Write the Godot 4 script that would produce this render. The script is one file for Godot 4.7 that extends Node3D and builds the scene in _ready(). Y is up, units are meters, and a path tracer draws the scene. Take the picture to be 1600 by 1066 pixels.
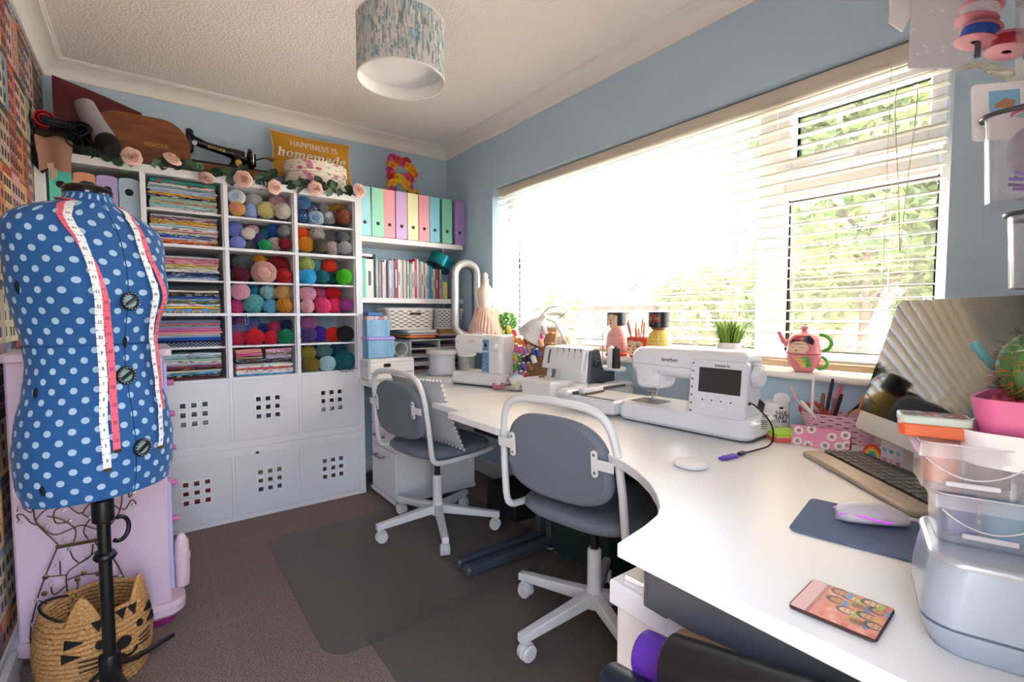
extends Node3D
# A craft room. Axes: window wall at x = 0 (outdoors is +x), back wall at z = 0, floor at y = 0, metres.

func _ready() -> void:
	# --- camera
	var cam := Camera3D.new()
	cam.name = "camera"
	cam.fov = 70.18
	cam.near = 0.02
	cam.far = 400.0
	cam.transform = Transform3D(Basis(Vector3(0.80051, -0.00118, 0.59932), Vector3(0.03324, 0.99855, -0.04244), Vector3(-0.5984, 0.0539, 0.79938)).orthonormalized(), Vector3(-1.8988, 1.1325, 3.3885))
	add_child(cam)
	# --- sky, sun, exposure
	var sky_mat := ProceduralSkyMaterial.new()
	sky_mat.sky_top_color = Color(0.62, 0.76, 0.95)
	sky_mat.sky_horizon_color = Color(0.97, 0.98, 1.0)
	sky_mat.sky_curve = 0.25
	sky_mat.ground_horizon_color = Color(0.82, 0.81, 0.8)
	sky_mat.ground_bottom_color = Color(0.47, 0.46, 0.44)
	var sky := Sky.new()
	sky.sky_material = sky_mat
	var env := Environment.new()
	env.background_mode = Environment.BG_SKY
	env.sky = sky
	env.background_energy_multiplier = 5.0
	env.tonemap_mode = Environment.TONE_MAPPER_LINEAR
	env.tonemap_exposure = 3.2
	env.sdfgi_enabled = true
	env.ssao_enabled = true
	env.ssil_enabled = true
	var we := WorldEnvironment.new()
	we.name = "world_environment"
	we.environment = env
	add_child(we)
	var sun := DirectionalLight3D.new()
	sun.name = "sun"
	sun.light_color = Color(1.0, 0.95, 0.86)
	sun.light_energy = 10.0
	sun.light_angular_distance = 0.6
	sun.shadow_enabled = true
	sun.sky_mode = DirectionalLight3D.SKY_MODE_LIGHT_ONLY
	add_child(sun)
	sun.look_at_from_position(Vector3(4, 8, 3.4), Vector3(0, 0, 0.4))
	# --- large structure, then objects, small details last
	build_room()
	build_window()
	build_outside()
	build_lamp()
	build_storage()
	build_fabrics()
	build_yarn()
	build_top_of_storage()
	build_wall_shelves()
	build_desks()
	build_chairs()
	build_left_corner()
	build_desk_far()
	build_sill()
	build_machines()
	build_desk_near()
	build_hanging()

# ------------------------------------------------------------------ mesh collector
class B:
	var v := PackedVector3Array()
	var n := PackedVector3Array()
	var t := PackedVector2Array()
	var ix := PackedInt32Array()

	func grid(rows: Array, cu := false, cv := false, flat := false, orient := 0, uv0 := Vector2.ZERO, uvs := Vector2.ONE) -> void:
		var nr := rows.size()
		var nc: int = rows[0].size()
		var mr := nr + (1 if cv else 0)
		var mc := nc + (1 if cu else 0)
		var c := Vector3.ZERO
		for r in rows:
			for p in r:
				c += p
		c /= float(nr * nc)
		var acc := PackedVector3Array()
		acc.resize(nr * nc)
		var fns := PackedVector3Array()
		var vol := 0.0
		for i in mr - 1:
			var r0: PackedVector3Array = rows[i]
			var i1 := (i + 1) % nr
			var r1: PackedVector3Array = rows[i1]
			for j in mc - 1:
				var j1 := (j + 1) % nc
				var a := r0[j]
				var d := r1[j]
				var e := r1[j1]
				var bb := r0[j1]
				var f := (e - a).cross(d - bb)
				vol += f.dot((a + bb + d + e) * 0.25 - c)
				fns.append(f)
				acc[i * nc + j] += f
				acc[i * nc + j1] += f
				acc[i1 * nc + j1] += f
				acc[i1 * nc + j] += f
		var s := 1.0
		if (orient == 0 and vol < 0.0) or orient < 0:
			s = -1.0
		if flat:
			var k := 0
			for i in mr - 1:
				var r0: PackedVector3Array = rows[i]
				var r1: PackedVector3Array = rows[(i + 1) % nr]
				for j in mc - 1:
					var nn := (fns[k] * s).normalized()
					k += 1
					var j1 := (j + 1) % nc
					var o: int = v.size()
					v.append_array([r0[j], r0[j1], r1[j1], r1[j]])
					n.append_array([nn, nn, nn, nn])
					for q in [Vector2(j, i), Vector2(j + 1, i), Vector2(j + 1, i + 1), Vector2(j, i + 1)]:
						t.append(uv0 + Vector2(q.x / maxf(mc - 1, 1), q.y / maxf(mr - 1, 1)) * uvs)
					quad_ix(o, o + 1, o + 2, o + 3, s)
			return
		var o: int = v.size()
		for i in mr:
			for j in mc:
				v.append(rows[i % nr][j % nc])
				var an := acc[(i % nr) * nc + j % nc] * s
				n.append(an.normalized() if an.length_squared() > 1e-20 else Vector3.UP)
				t.append(uv0 + Vector2(float(j) / maxf(mc - 1, 1), float(i) / maxf(mr - 1, 1)) * uvs)
		for i in mr - 1:
			for j in mc - 1:
				var a := o + i * mc + j
				quad_ix(a, a + 1, a + mc + 1, a + mc, s)

	func quad_ix(a: int, b: int, c: int, d: int, s: float) -> void:
		if s > 0.0:
			ix.append_array([a, c, b, a, d, c])
		else:
			ix.append_array([a, b, c, a, c, d])

	func cap(p: PackedVector3Array, nrm: Vector3, convex := true) -> void:
		var o: int = v.size()
		var ax := nrm.cross(Vector3.UP if absf(nrm.y) < 0.9 * nrm.length() else Vector3.RIGHT).normalized()
		var ay := nrm.cross(ax).normalized()
		var p2 := PackedVector2Array()
		for q in p:
			v.append(q)
			n.append(nrm.normalized())
			p2.append(Vector2(q.dot(ax), q.dot(ay)))
			t.append(p2[-1])
		var tri := PackedInt32Array()
		if convex:
			for i in range(1, p.size() - 1):
				tri.append_array([0, i, i + 1])
		else:
			tri = Geometry2D.triangulate_polygon(p2)
		for k in range(0, tri.size(), 3):
			var a := p[tri[k]]
			if (p[tri[k + 1]] - a).cross(p[tri[k + 2]] - a).dot(nrm) > 0.0:
				ix.append_array([o + tri[k], o + tri[k + 2], o + tri[k + 1]])
			else:
				ix.append_array([o + tri[k], o + tri[k + 1], o + tri[k + 2]])

	func prism(poly: PackedVector2Array, z0: float, z1: float, bev := 0.0, xf := Transform3D.IDENTITY, convex := true, smooth := false) -> void:
		var ins := inset(poly, bev) if bev > 0.0 else poly
		var rings := []
		var spec := [[ins, z0], [poly, z0 + bev], [poly, z1 - bev], [ins, z1]] if bev > 0.0 else [[poly, z0], [poly, z1]]
		for s in spec:
			var r := PackedVector3Array()
			for q in s[0]:
				r.append(xf * Vector3(q.x, q.y, s[1]))
			rings.append(r)
		var ori := 0
		if not convex:
			var ar := 0.0
			for i in poly.size():
				ar += poly[i].cross(poly[(i + 1) % poly.size()])
			ori = 1 if (ar > 0.0) == (xf.basis.determinant() > 0.0) else -1
		if smooth:
			for i in rings.size() - 1:
				grid([rings[i], rings[i + 1]], true, false, false, ori)
		else:
			grid(rings, true, false, true, ori)
		var zz := (xf.basis.inverse().transposed() * Vector3(0, 0, 1)).normalized()
		cap(rings[0], -zz, convex)
		cap(rings[-1], zz, convex)

	func inset(p: PackedVector2Array, d: float) -> PackedVector2Array:
		var ar := 0.0
		var k := p.size()
		for i in k:
			ar += p[i].cross(p[(i + 1) % k])
		var s := 1.0 if ar > 0.0 else -1.0
		var out := PackedVector2Array()
		for i in k:
			var e0 := (p[i] - p[(i + k - 1) % k]).normalized()
			var e1 := (p[(i + 1) % k] - p[i]).normalized()
			var m := (Vector2(-e0.y, e0.x) + Vector2(-e1.y, e1.x)) * s
			var l := m.length()
			out.append(p[i] + (m / l) * d / maxf(l * 0.5, 0.35) if l > 0.01 else p[i])
		return out

	func box(c: Vector3, s: Vector3, bev := 0.0, xf := Transform3D.IDENTITY) -> void:
		var h := s * 0.5
		var q := PackedVector2Array([Vector2(-h.x, -h.y), Vector2(h.x, -h.y), Vector2(h.x, h.y), Vector2(-h.x, h.y)])
		if bev > 0.0:
			q = B.rr(s.x, s.y, bev, 1)
		prism(q, -h.z, h.z, bev, xf * Transform3D(Basis(), c))

	static func rr(w: float, h: float, r: float, seg := 4) -> PackedVector2Array:
		var out := PackedVector2Array()
		for k in 4:
			var cx := (w * 0.5 - r) * (1.0 if k == 0 or k == 3 else -1.0)
			var cy := (h * 0.5 - r) * (1.0 if k < 2 else -1.0)
			for i in seg + 1:
				var a := PI * 0.5 * (k + float(i) / seg)
				out.append(Vector2(cx + r * cos(a), cy + r * sin(a)))
		return out

	static func ring2(rx: float, ry: float, seg := 24) -> PackedVector2Array:
		var out := PackedVector2Array()
		for i in seg:
			out.append(Vector2(rx * cos(TAU * i / seg), ry * sin(TAU * i / seg)))
		return out

	# profile of (radius, height); a point given twice makes a sharp edge
	func lathe(prof: Array, seg := 24, xf := Transform3D.IDENTITY, a0 := 0.0, a1 := TAU) -> void:
		var full := absf(a1 - a0 - TAU) < 0.001
		var k := seg if full else seg + 1
		var run := []
		var area := 0.0
		for i in prof.size():
			var p: Vector2 = prof[i]
			var nx: Vector2 = prof[(i + 1) % prof.size()]
			area += p.x * nx.y - nx.x * p.y
		var ori := 1 if (area > 0.0) == (xf.basis.determinant() > 0.0) else -1
		for i in prof.size():
			var p: Vector2 = prof[i]
			if run.size() > 0 and i > 0 and p.is_equal_approx(prof[i - 1]):
				if run.size() > 1:
					grid(run, full, false, false, -ori)
				run = []
			var r := PackedVector3Array()
			for j in k:
				var a := a0 + (a1 - a0) * j / seg
				r.append(xf * Vector3(p.x * cos(a), p.y, p.x * sin(a)))
			run.append(r)
		if run.size() > 1:
			grid(run, full, false, false, -ori)

	func tube(p: Array, r: Variant, seg := 8, closed := false, caps := true, squash := 1.0) -> void:
		var k := p.size()
		var rows := []
		var t0: Vector3 = (p[1] - p[0]).normalized()
		var nn := t0.cross(Vector3.UP if absf(t0.y) < 0.9 else Vector3.RIGHT).normalized()
		for i in k:
			var tg: Vector3
			if closed:
				tg = (p[(i + 1) % k] - p[(i + k - 1) % k]).normalized()
			else:
				tg = (p[mini(i + 1, k - 1)] - p[maxi(i - 1, 0)]).normalized()
			nn = (nn - tg * nn.dot(tg)).normalized()
			var bn := tg.cross(nn)
			var rad: float = r[i] if r is Array else r
			var row := PackedVector3Array()
			for j in seg:
				var a := TAU * j / seg
				row.append(p[i] + nn * cos(a) * rad + bn * sin(a) * rad * squash)
			rows.append(row)
		grid(rows, true, closed, false, 1)
		if caps and not closed:
			cap(rows[0], p[0] - p[1])
			cap(rows[-1], p[k - 1] - p[k - 2])

	func ell(c: Vector3, r: Vector3, seg := 16, rings := 10, xf := Transform3D.IDENTITY) -> void:
		var rows := []
		for i in rings + 1:
			var a := PI * i / rings
			var row := PackedVector3Array()
			for j in seg:
				var b := TAU * j / seg
				row.append(xf * (c + Vector3(sin(a) * cos(b), -cos(a), sin(a) * sin(b)) * r))
			rows.append(row)
		grid(rows, true)

	# rings of points along an axis, ends closed
	func loft(rings: Array, caps := true, flat := false, closed := true) -> void:
		grid(rings, closed, false, flat)
		if caps:
			var c0 := Vector3.ZERO
			var c1 := Vector3.ZERO
			for q in rings[0]:
				c0 += q
			for q in rings[-1]:
				c1 += q
			var d: Vector3 = c1 / float(rings[-1].size()) - c0 / float(rings[0].size())
			cap(rings[0], nrm_of(rings[0], -d))
			cap(rings[-1], nrm_of(rings[-1], d))

	func nrm_of(p: PackedVector3Array, towards: Vector3) -> Vector3:
		var a := Vector3.ZERO
		for i in p.size():
			a += (p[i] - p[0]).cross(p[(i + 1) % p.size()] - p[0])
		if a.length_squared() < 1e-18:
			return towards
		return a * (1.0 if a.dot(towards) > 0.0 else -1.0)

	func add(o: B, xf := Transform3D.IDENTITY) -> void:
		var k := v.size()
		for i in o.v.size():
			v.append(xf * o.v[i])
			n.append((xf.basis * o.n[i]).normalized())
			t.append(o.t[i])
		for i in o.ix:
			ix.append(k + i)

	func done() -> ArrayMesh:
		var a := []
		a.resize(Mesh.ARRAY_MAX)
		a[Mesh.ARRAY_VERTEX] = v
		a[Mesh.ARRAY_NORMAL] = n
		a[Mesh.ARRAY_TEX_UV] = t
		a[Mesh.ARRAY_INDEX] = ix
		var m := ArrayMesh.new()
		m.add_surface_from_arrays(Mesh.PRIMITIVE_TRIANGLES, a)
		return m

# ------------------------------------------------------------------ node helpers
const AY := Basis(Vector3(1, 0, 0), Vector3(0, 0, 1), Vector3(0, 1, 0))   # a prism that rises along y
const AX := Basis(Vector3(0, 0, 1), Vector3(0, 1, 0), Vector3(1, 0, 0))   # a prism along x, drawn in (z, y)
var taken := {}
var mat_cache := {}
var rng := RandomNumberGenerator.new()

func up(p := Vector3.ZERO) -> Transform3D:
	return Transform3D(AY, p)

func along_x(p := Vector3.ZERO) -> Transform3D:
	return Transform3D(AX, p)

func mv(x: float, y: float, z: float) -> Transform3D:
	return Transform3D(Basis(), Vector3(x, y, z))

func eul(x: float, y: float, z: float, p := Vector3.ZERO) -> Transform3D:
	return Transform3D(Basis.from_euler(Vector3(deg_to_rad(x), deg_to_rad(y), deg_to_rad(z))), p)

func numbered(nm: String) -> String:
	if not taken.has(nm):
		taken[nm] = 0
		return nm
	taken[nm] += 1
	return "%s_%03d" % [nm, taken[nm]]

func thing(nm: String, label: String, cat: String, at := Vector3.ZERO, turn := 0.0, group := "") -> Node3D:
	var o := Node3D.new()
	o.name = numbered(nm)
	add_child(o)
	o.position = at
	o.rotation.y = deg_to_rad(turn)
	tag(o, label, cat, group)
	return o

func tag(o: Node, label: String, cat: String, group := "") -> void:
	o.set_meta("label", label)
	o.set_meta("category", cat)
	if group != "":
		o.set_meta("group", group)

func part(nm: String, b: Variant, m: Material, parent: Node, xf := Transform3D.IDENTITY) -> MeshInstance3D:
	var o := MeshInstance3D.new()
	o.mesh = b.done() if b is B else b
	o.material_override = m
	o.transform = xf
	o.name = nm
	parent.add_child(o, true)
	return o

func solo(nm: String, b: Variant, m: Material, label: String, cat: String, at := Vector3.ZERO, turn := 0.0, group := "") -> MeshInstance3D:
	var o := part(numbered(nm), b, m, self)
	o.position = at
	o.rotation.y = deg_to_rad(turn)
	tag(o, label, cat, group)
	return o

func struct(nm: String, b: Variant, m: Material) -> MeshInstance3D:
	var o := part(nm, b, m, self)
	o.set_meta("kind", "structure")
	return o

func txt(nm: String, s: String, high: float, m: Material, parent: Node, xf: Transform3D, font := "Droid Sans", bold := false, deep := 0.0008, italic := false) -> MeshInstance3D:
	var tm := TextMesh.new()
	var f := SystemFont.new()
	f.font_names = PackedStringArray([font])
	f.font_weight = 700 if bold else 400
	tm.font = f
	tm.text = s
	tm.font_size = 48
	tm.pixel_size = high / 35.0
	tm.depth = deep
	tm.curve_step = 3.0
	var x := xf
	if italic:
		x = xf * Transform3D(Basis(Vector3(1, 0, 0), Vector3(0.22, 1, 0), Vector3(0, 0, 1)), Vector3.ZERO)
	return part(nm, tm, m, parent, x)

# ------------------------------------------------------------------ materials
func col(h: String) -> Color:
	return Color.html(h)

func mat(h: String, rough := 0.5, metal := 0.0) -> StandardMaterial3D:
	var k := "%s|%.3f|%.3f" % [h, rough, metal]
	if not mat_cache.has(k):
		var m := StandardMaterial3D.new()
		m.albedo_color = Color.html(h)
		m.roughness = rough
		m.metallic = metal
		mat_cache[k] = m
	return mat_cache[k]

func noise_tex(freq: float, size := 256, normal := false, strength := 4.0, seed_ := 1, ramp: Gradient = null, kind := FastNoiseLite.TYPE_SIMPLEX_SMOOTH, oct := 3) -> NoiseTexture2D:
	var f := FastNoiseLite.new()
	f.seed = seed_
	f.noise_type = kind
	f.frequency = freq
	f.fractal_octaves = oct
	var t := NoiseTexture2D.new()
	t.width = size
	t.height = size
	t.seamless = true
	t.noise = f
	t.as_normal_map = normal
	t.bump_strength = strength
	if ramp:
		t.color_ramp = ramp
	return t

func ramp(stops: Array) -> Gradient:
	var g := Gradient.new()
	var o := PackedFloat32Array()
	var c := PackedColorArray()
	for s in stops:
		o.append(s[0])
		c.append(col(s[1]))
	g.offsets = o
	g.colors = c
	return g

func tri(m: StandardMaterial3D, scale: float) -> StandardMaterial3D:
	m.uv1_triplanar = true
	m.uv1_world_triplanar = true
	m.uv1_scale = Vector3.ONE * scale
	return m

var weave_n: NoiseTexture2D
var stipple_n: NoiseTexture2D

func cloth(h: String, rough := 0.9) -> StandardMaterial3D:
	var k := "cloth" + h
	if not mat_cache.has(k):
		if weave_n == null:
			weave_n = noise_tex(0.2, 256, true, 5.0, 7)
		var m := StandardMaterial3D.new()
		m.albedo_color = col(h)
		m.roughness = rough
		m.normal_enabled = true
		m.normal_texture = weave_n
		m.normal_scale = 0.6
		tri(m, 9.0)
		mat_cache[k] = m
	return mat_cache[k]

func pic(im: Image) -> ImageTexture:
	return ImageTexture.create_from_image(im)

func clear_mat(h: String, alpha: float, rough := 0.1) -> StandardMaterial3D:
	var k := "clear%s%.2f%.2f" % [h, alpha, rough]
	if not mat_cache.has(k):
		var m := StandardMaterial3D.new()
		var c := col(h)
		c.a = alpha
		m.albedo_color = c
		m.transparency = BaseMaterial3D.TRANSPARENCY_ALPHA
		m.roughness = rough
		mat_cache[k] = m
	return mat_cache[k]

func ordinal(i: int) -> String:
	return ["first", "second", "third", "fourth", "fifth", "sixth", "seventh", "eighth", "ninth", "tenth", "eleventh", "twelfth", "thirteenth", "fourteenth"][i]

# ------------------------------------------------------------------ the room shell
const WX := -2.283
const WZ := 3.45
const CEIL := 2.405

func wallpaper_tex() -> ImageTexture:
	var n := 1024
	var im := Image.create(n, n, false, Image.FORMAT_RGB8)
	im.fill(col("8a7f78"))
	rng.seed = 11
	var walls := ["c98a6a", "b5654f", "d9b27a", "9c5148", "cfc4a8", "a8b8b0", "d6a0a0", "7f9aa8", "c77f4e", "e0cfa0", "8c6f80", "b9a58c"]
	var y := 0
	while y < n:
		var rowh := 128
		var x := 0
		while x < n:
			var w := mini(rng.randi_range(44, 92), n - x)
			if n - x - w < 40:
				w = n - x
			var c := col(walls[rng.randi() % walls.size()])
			var top := rng.randi_range(0, 22)
			im.fill_rect(Rect2i(x, y + top, w, rowh - top), c)
			im.fill_rect(Rect2i(x, y, w, top), col(["4a4550", "6f8794", "a04b3c", "3c4a44"][rng.randi() % 4]))
			for i in 60:   # weathered plaster
				var d := c.lerp(col("3a3230") if rng.randf() < 0.5 else col("efe6d6"), rng.randf() * 0.35)
				im.fill_rect(Rect2i(x + rng.randi() % maxi(w - 8, 1), y + top + rng.randi() % (rowh - top - 6), rng.randi_range(2, 8), rng.randi_range(1, 6)), d)
			im.fill_rect(Rect2i(x + w - 2, y, 2, rowh), col("4b403e"))
			var sh := col(["2f5d52", "5a3f36", "39506b", "6d7f4c", "7c3a3a", "cfd3cc"][rng.randi() % 6])
			var wx := x + 8
			while wx + 20 < x + w:
				for wy in [28, 62, 96]:
					var yy: int = y + wy
					im.fill_rect(Rect2i(wx, yy, 10, 20), col("2a2c33"))
					im.fill_rect(Rect2i(wx - 4, yy, 4, 20), sh)
					im.fill_rect(Rect2i(wx + 10, yy, 4, 20), sh)
					im.fill_rect(Rect2i(wx - 3, yy + 20, 16, 2), col("e8e0d0"))
					if rng.randf() < 0.25:
						im.fill_rect(Rect2i(wx - 2, yy + 16, 13, 5), col(["c8404a", "5f8a3c", "d98a3a"][rng.randi() % 3]))
				wx += rng.randi_range(22, 28)
			x += w
		y += rowh
	return pic(im)

func build_room() -> void:
	var blue := mat("bcd6e9", 0.75).duplicate() as StandardMaterial3D
	stipple_n = noise_tex(0.09, 512, true, 6.0, 3)
	blue.normal_enabled = true
	blue.normal_texture = stipple_n
	blue.normal_scale = 0.12
	tri(blue, 2.0)
	var white := mat("eceae6", 0.6)
	# carpet
	var cm := StandardMaterial3D.new()
	cm.albedo_texture = noise_tex(0.12, 512, false, 1.0, 5, ramp([[0.2, "7b665e"], [0.45, "a18a81"], [0.6, "b39c92"], [0.85, "c8b3a9"]]), FastNoiseLite.TYPE_SIMPLEX_SMOOTH, 4)
	cm.normal_enabled = true
	cm.normal_texture = noise_tex(0.2, 512, true, 12.0, 9)
	cm.roughness = 1.0
	cm.metallic_specular = 0.1
	tri(cm, 2.6)
	var b := B.new()
	b.box(Vector3(WX * 0.5, -0.06, WZ * 0.5), Vector3(-WX + 0.4, 0.12, WZ + 0.4))
	struct("floor", b, cm)
	# ceiling with a stippled finish
	var ce := StandardMaterial3D.new()
	ce.albedo_color = col("f7f3f0")
	ce.roughness = 0.9
	ce.normal_enabled = true
	ce.normal_texture = noise_tex(0.06, 512, true, 10.0, 21)
	ce.normal_scale = 0.28
	tri(ce, 1.7)
	b = B.new()
	b.box(Vector3(WX * 0.5, CEIL + 0.06, WZ * 0.5), Vector3(-WX + 0.6, 0.12, WZ + 0.4))
	struct("ceiling", b, ce)
	b = B.new()
	b.box(Vector3(WX * 0.5 + 0.05, CEIL * 0.5, -0.06), Vector3(-WX + 0.5, CEIL, 0.12))
	struct("wall_back", b, blue)
	b = B.new()
	for q in [[WX - 0.2, -2.24, 0.0, CEIL], [-1.46, 0.3, 0.0, CEIL], [-2.24, -1.46, 2.02, CEIL]]:
		b.box(Vector3((q[0] + q[1]) * 0.5, (q[2] + q[3]) * 0.5, WZ + 0.06), Vector3(q[1] - q[0], q[3] - q[2], 0.12))
	struct("wall_front", b, mat("efe9e4", 0.75))
	# glazed door behind the camera
	b = B.new()
	for q in [[-2.24, -2.13, 0.0, 2.02], [-1.57, -1.46, 0.0, 2.02], [-2.13, -1.57, 1.92, 2.02], [-2.13, -1.57, 0.0, 0.2]]:
		b.box(Vector3((q[0] + q[1]) * 0.5, (q[2] + q[3]) * 0.5, WZ + 0.06), Vector3(q[1] - q[0], q[3] - q[2], 0.045))
	var dr := struct("door_1", b, white)
	b = B.new()
	b.box(Vector3(-1.85, 1.06, WZ + 0.06), Vector3(0.56, 1.72, 0.006))
	part("pane", b, clear_mat("ffffff", 0.04, 0.02), dr)
	# papered wall
	var wp := StandardMaterial3D.new()
	wp.albedo_texture = wallpaper_tex()
	wp.roughness = 0.7
	b = B.new()
	b.box(Vector3(WX - 0.06, CEIL * 0.5, WZ * 0.5), Vector3(0.12, CEIL, WZ))
	tri(wp, 0.6)
	struct("wall_left", b, wp)
	# window wall: reveal 0.28 deep
	b = B.new()
	var t := 0.28
	b.box(Vector3(t * 0.5, 0.45, WZ * 0.5), Vector3(t, 0.9, WZ))
	b.box(Vector3(t * 0.5, (1.99 + CEIL) * 0.5, WZ * 0.5), Vector3(t, CEIL - 1.99, WZ))
	b.box(Vector3(t * 0.5, 1.445, 0.316), Vector3(t, 1.09, 0.632))
	b.box(Vector3(t * 0.5, 1.445, (3.0 + WZ) * 0.5), Vector3(t, 1.09, WZ - 3.0))
	struct("wall_right", b, blue)
	# coving: a quarter-hollow moulding with a bead
	var prof := PackedVector2Array([Vector2(0, -0.078), Vector2(0.010, -0.078), Vector2(0.012, -0.070)])
	for i in 7:
		var a := PI * 0.5 * i / 6.0
		prof.append(Vector2(0.075 - 0.063 * cos(a), -0.066 + 0.054 * sin(a)))
	prof.append_array([Vector2(0.078, -0.008), Vector2(0.086, -0.006), Vector2(0.088, 0.0), Vector2(0, 0)])
	var runs := {
		"trim_1": Transform3D(Basis(Vector3(0, 0, 1), Vector3(0, 1, 0), Vector3(1, 0, 0)), Vector3(WX, CEIL, 0)),
		"trim_2": Transform3D(Basis(Vector3(1, 0, 0), Vector3(0, 1, 0), Vector3(0, 0, 1)), Vector3(WX, CEIL, 0)),
		"trim_3": Transform3D(Basis(Vector3(-1, 0, 0), Vector3(0, 1, 0), Vector3(0, 0, 1)), Vector3(0, CEIL, 0)),
		"trim_4": Transform3D(Basis(Vector3(0, 0, -1), Vector3(0, 1, 0), Vector3(1, 0, 0)), Vector3(WX, CEIL, WZ)),
	}
	var lens := {"trim_1": -WX, "trim_2": WZ, "trim_3": WZ, "trim_4": -WX}
	var cov := mat("f1efec", 0.55)
	for k in runs:
		b = B.new()
		b.prism(prof, 0.0, lens[k], 0.0, runs[k], false)
		struct(k, b, cov)
	# skirting boards
	var sk := PackedVector2Array([Vector2(0, 0), Vector2(0.018, 0), Vector2(0.018, 0.09), Vector2(0.008, 0.11), Vector2(0, 0.11)])
	var sb := {"baseboard_back": ["trim_1", -WX], "baseboard_left": ["trim_2", WZ], "baseboard_right": ["trim_3", WZ], "baseboard_front": ["trim_4", -WX]}
	for k in sb:
		var xf: Transform3D = runs[sb[k][0]]
		xf.origin.y = 0.0
		b = B.new()
		b.prism(sk, 0.0, sb[k][1], 0.0, xf, false)
		struct(k, b, white)

func build_window() -> void:
	var pvc := mat("f4f4f4", 0.3)
	var w := struct("window_1", null_frame(), pvc)
	var z0 := 0.632
	var z1 := 3.0
	var xf := 0.17
	var b := B.new()
	var bar := func(q: B, za: float, zb: float, ya: float, yb: float, x0: float, x1: float) -> void:
		q.box(Vector3((x0 + x1) * 0.5, (ya + yb) * 0.5, (za + zb) * 0.5), Vector3(x1 - x0, yb - ya, zb - za), 0.006)
	# mullion, transom, sashes
	b = B.new()
	bar.call(b, 2.365, 2.475, 0.93, 1.985, 0.14, 0.21)
	part("mullion", b, pvc, w)
	b = B.new()
	bar.call(b, 2.475, 2.94, 1.585, 1.665, 0.14, 0.21)
	part("transom", b, pvc, w)
	b = B.new()
	for q in [[2.44, 2.50, 1.672, 1.965], [2.915, 2.965, 1.672, 1.965], [2.50, 2.915, 1.905, 1.965], [2.50, 2.915, 1.672, 1.735]]:
		bar.call(b, q[0], q[1], q[2], q[3], 0.125, 0.18)
	part("vent_sash", b, pvc, w)
	var gk := mat("17181a", 0.6)
	b = B.new()
	var panes := [[0.695, 2.365, 0.985, 1.93], [2.475, 2.94, 0.985, 1.585], [2.50, 2.915, 1.735, 1.905]]
	for q in panes:
		var x := 0.186
		bar.call(b, q[0] - 0.004, q[0] + 0.006, q[2], q[3], x - 0.01, x)
		bar.call(b, q[1] - 0.006, q[1] + 0.004, q[2], q[3], x - 0.01, x)
		bar.call(b, q[0], q[1], q[3] - 0.006, q[3] + 0.004, x - 0.01, x)
		bar.call(b, q[0], q[1], q[2] - 0.004, q[2] + 0.006, x - 0.01, x)
	part("gasket", b, gk, w)
	for q in panes:
		b = B.new()
		b.box(Vector3(0.19, (q[2] + q[3]) * 0.5, (q[0] + q[1]) * 0.5), Vector3(0.006, q[3] - q[2] + 0.01, q[1] - q[0] + 0.01))
		part("pane", b, clear_mat("ffffff", 0.04, 0.02), w)
	b = B.new()
	b.box(Vector3(0.118, 1.70, 2.69), Vector3(0.012, 0.022, 0.07), 0.004)
	b.box(Vector3(0.10, 1.70, 2.655), Vector3(0.014, 0.016, 0.13), 0.005)
	part("window_handle", b, mat("f0f0f0", 0.3), w)
	# sill board with a rounded nose
	b = B.new()
	var prof := PackedVector2Array([Vector2(0.14, -0.026), Vector2(0.14, 0.0), Vector2(-0.055, 0.0)])
	for i in 7:
		var a := PI * 0.5 + PI * i / 6.0
		prof.append(Vector2(-0.055 + 0.013 * cos(a), -0.013 + 0.013 * sin(a)))
	var zs := WZ - 0.001
	b.prism(prof, 0.60, 3.05, 0.0, Transform3D(Basis(), Vector3(0, 0.927, 0)), false)
	struct("trim_5", b, mat("f3f1ec", 0.25))
	build_blind()

func null_frame() -> B:   # outer frame of the window
	var b := B.new()
	for q in [[0.632, 0.70, 0.927, 1.985], [2.945, 3.0, 0.927, 1.985], [0.70, 2.945, 1.925, 1.985], [0.70, 2.945, 0.927, 0.985]]:
		b.box(Vector3(0.18, (q[2] + q[3]) * 0.5, (q[0] + q[1]) * 0.5), Vector3(0.08, q[3] - q[2], q[1] - q[0]), 0.006)
	return b

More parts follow.
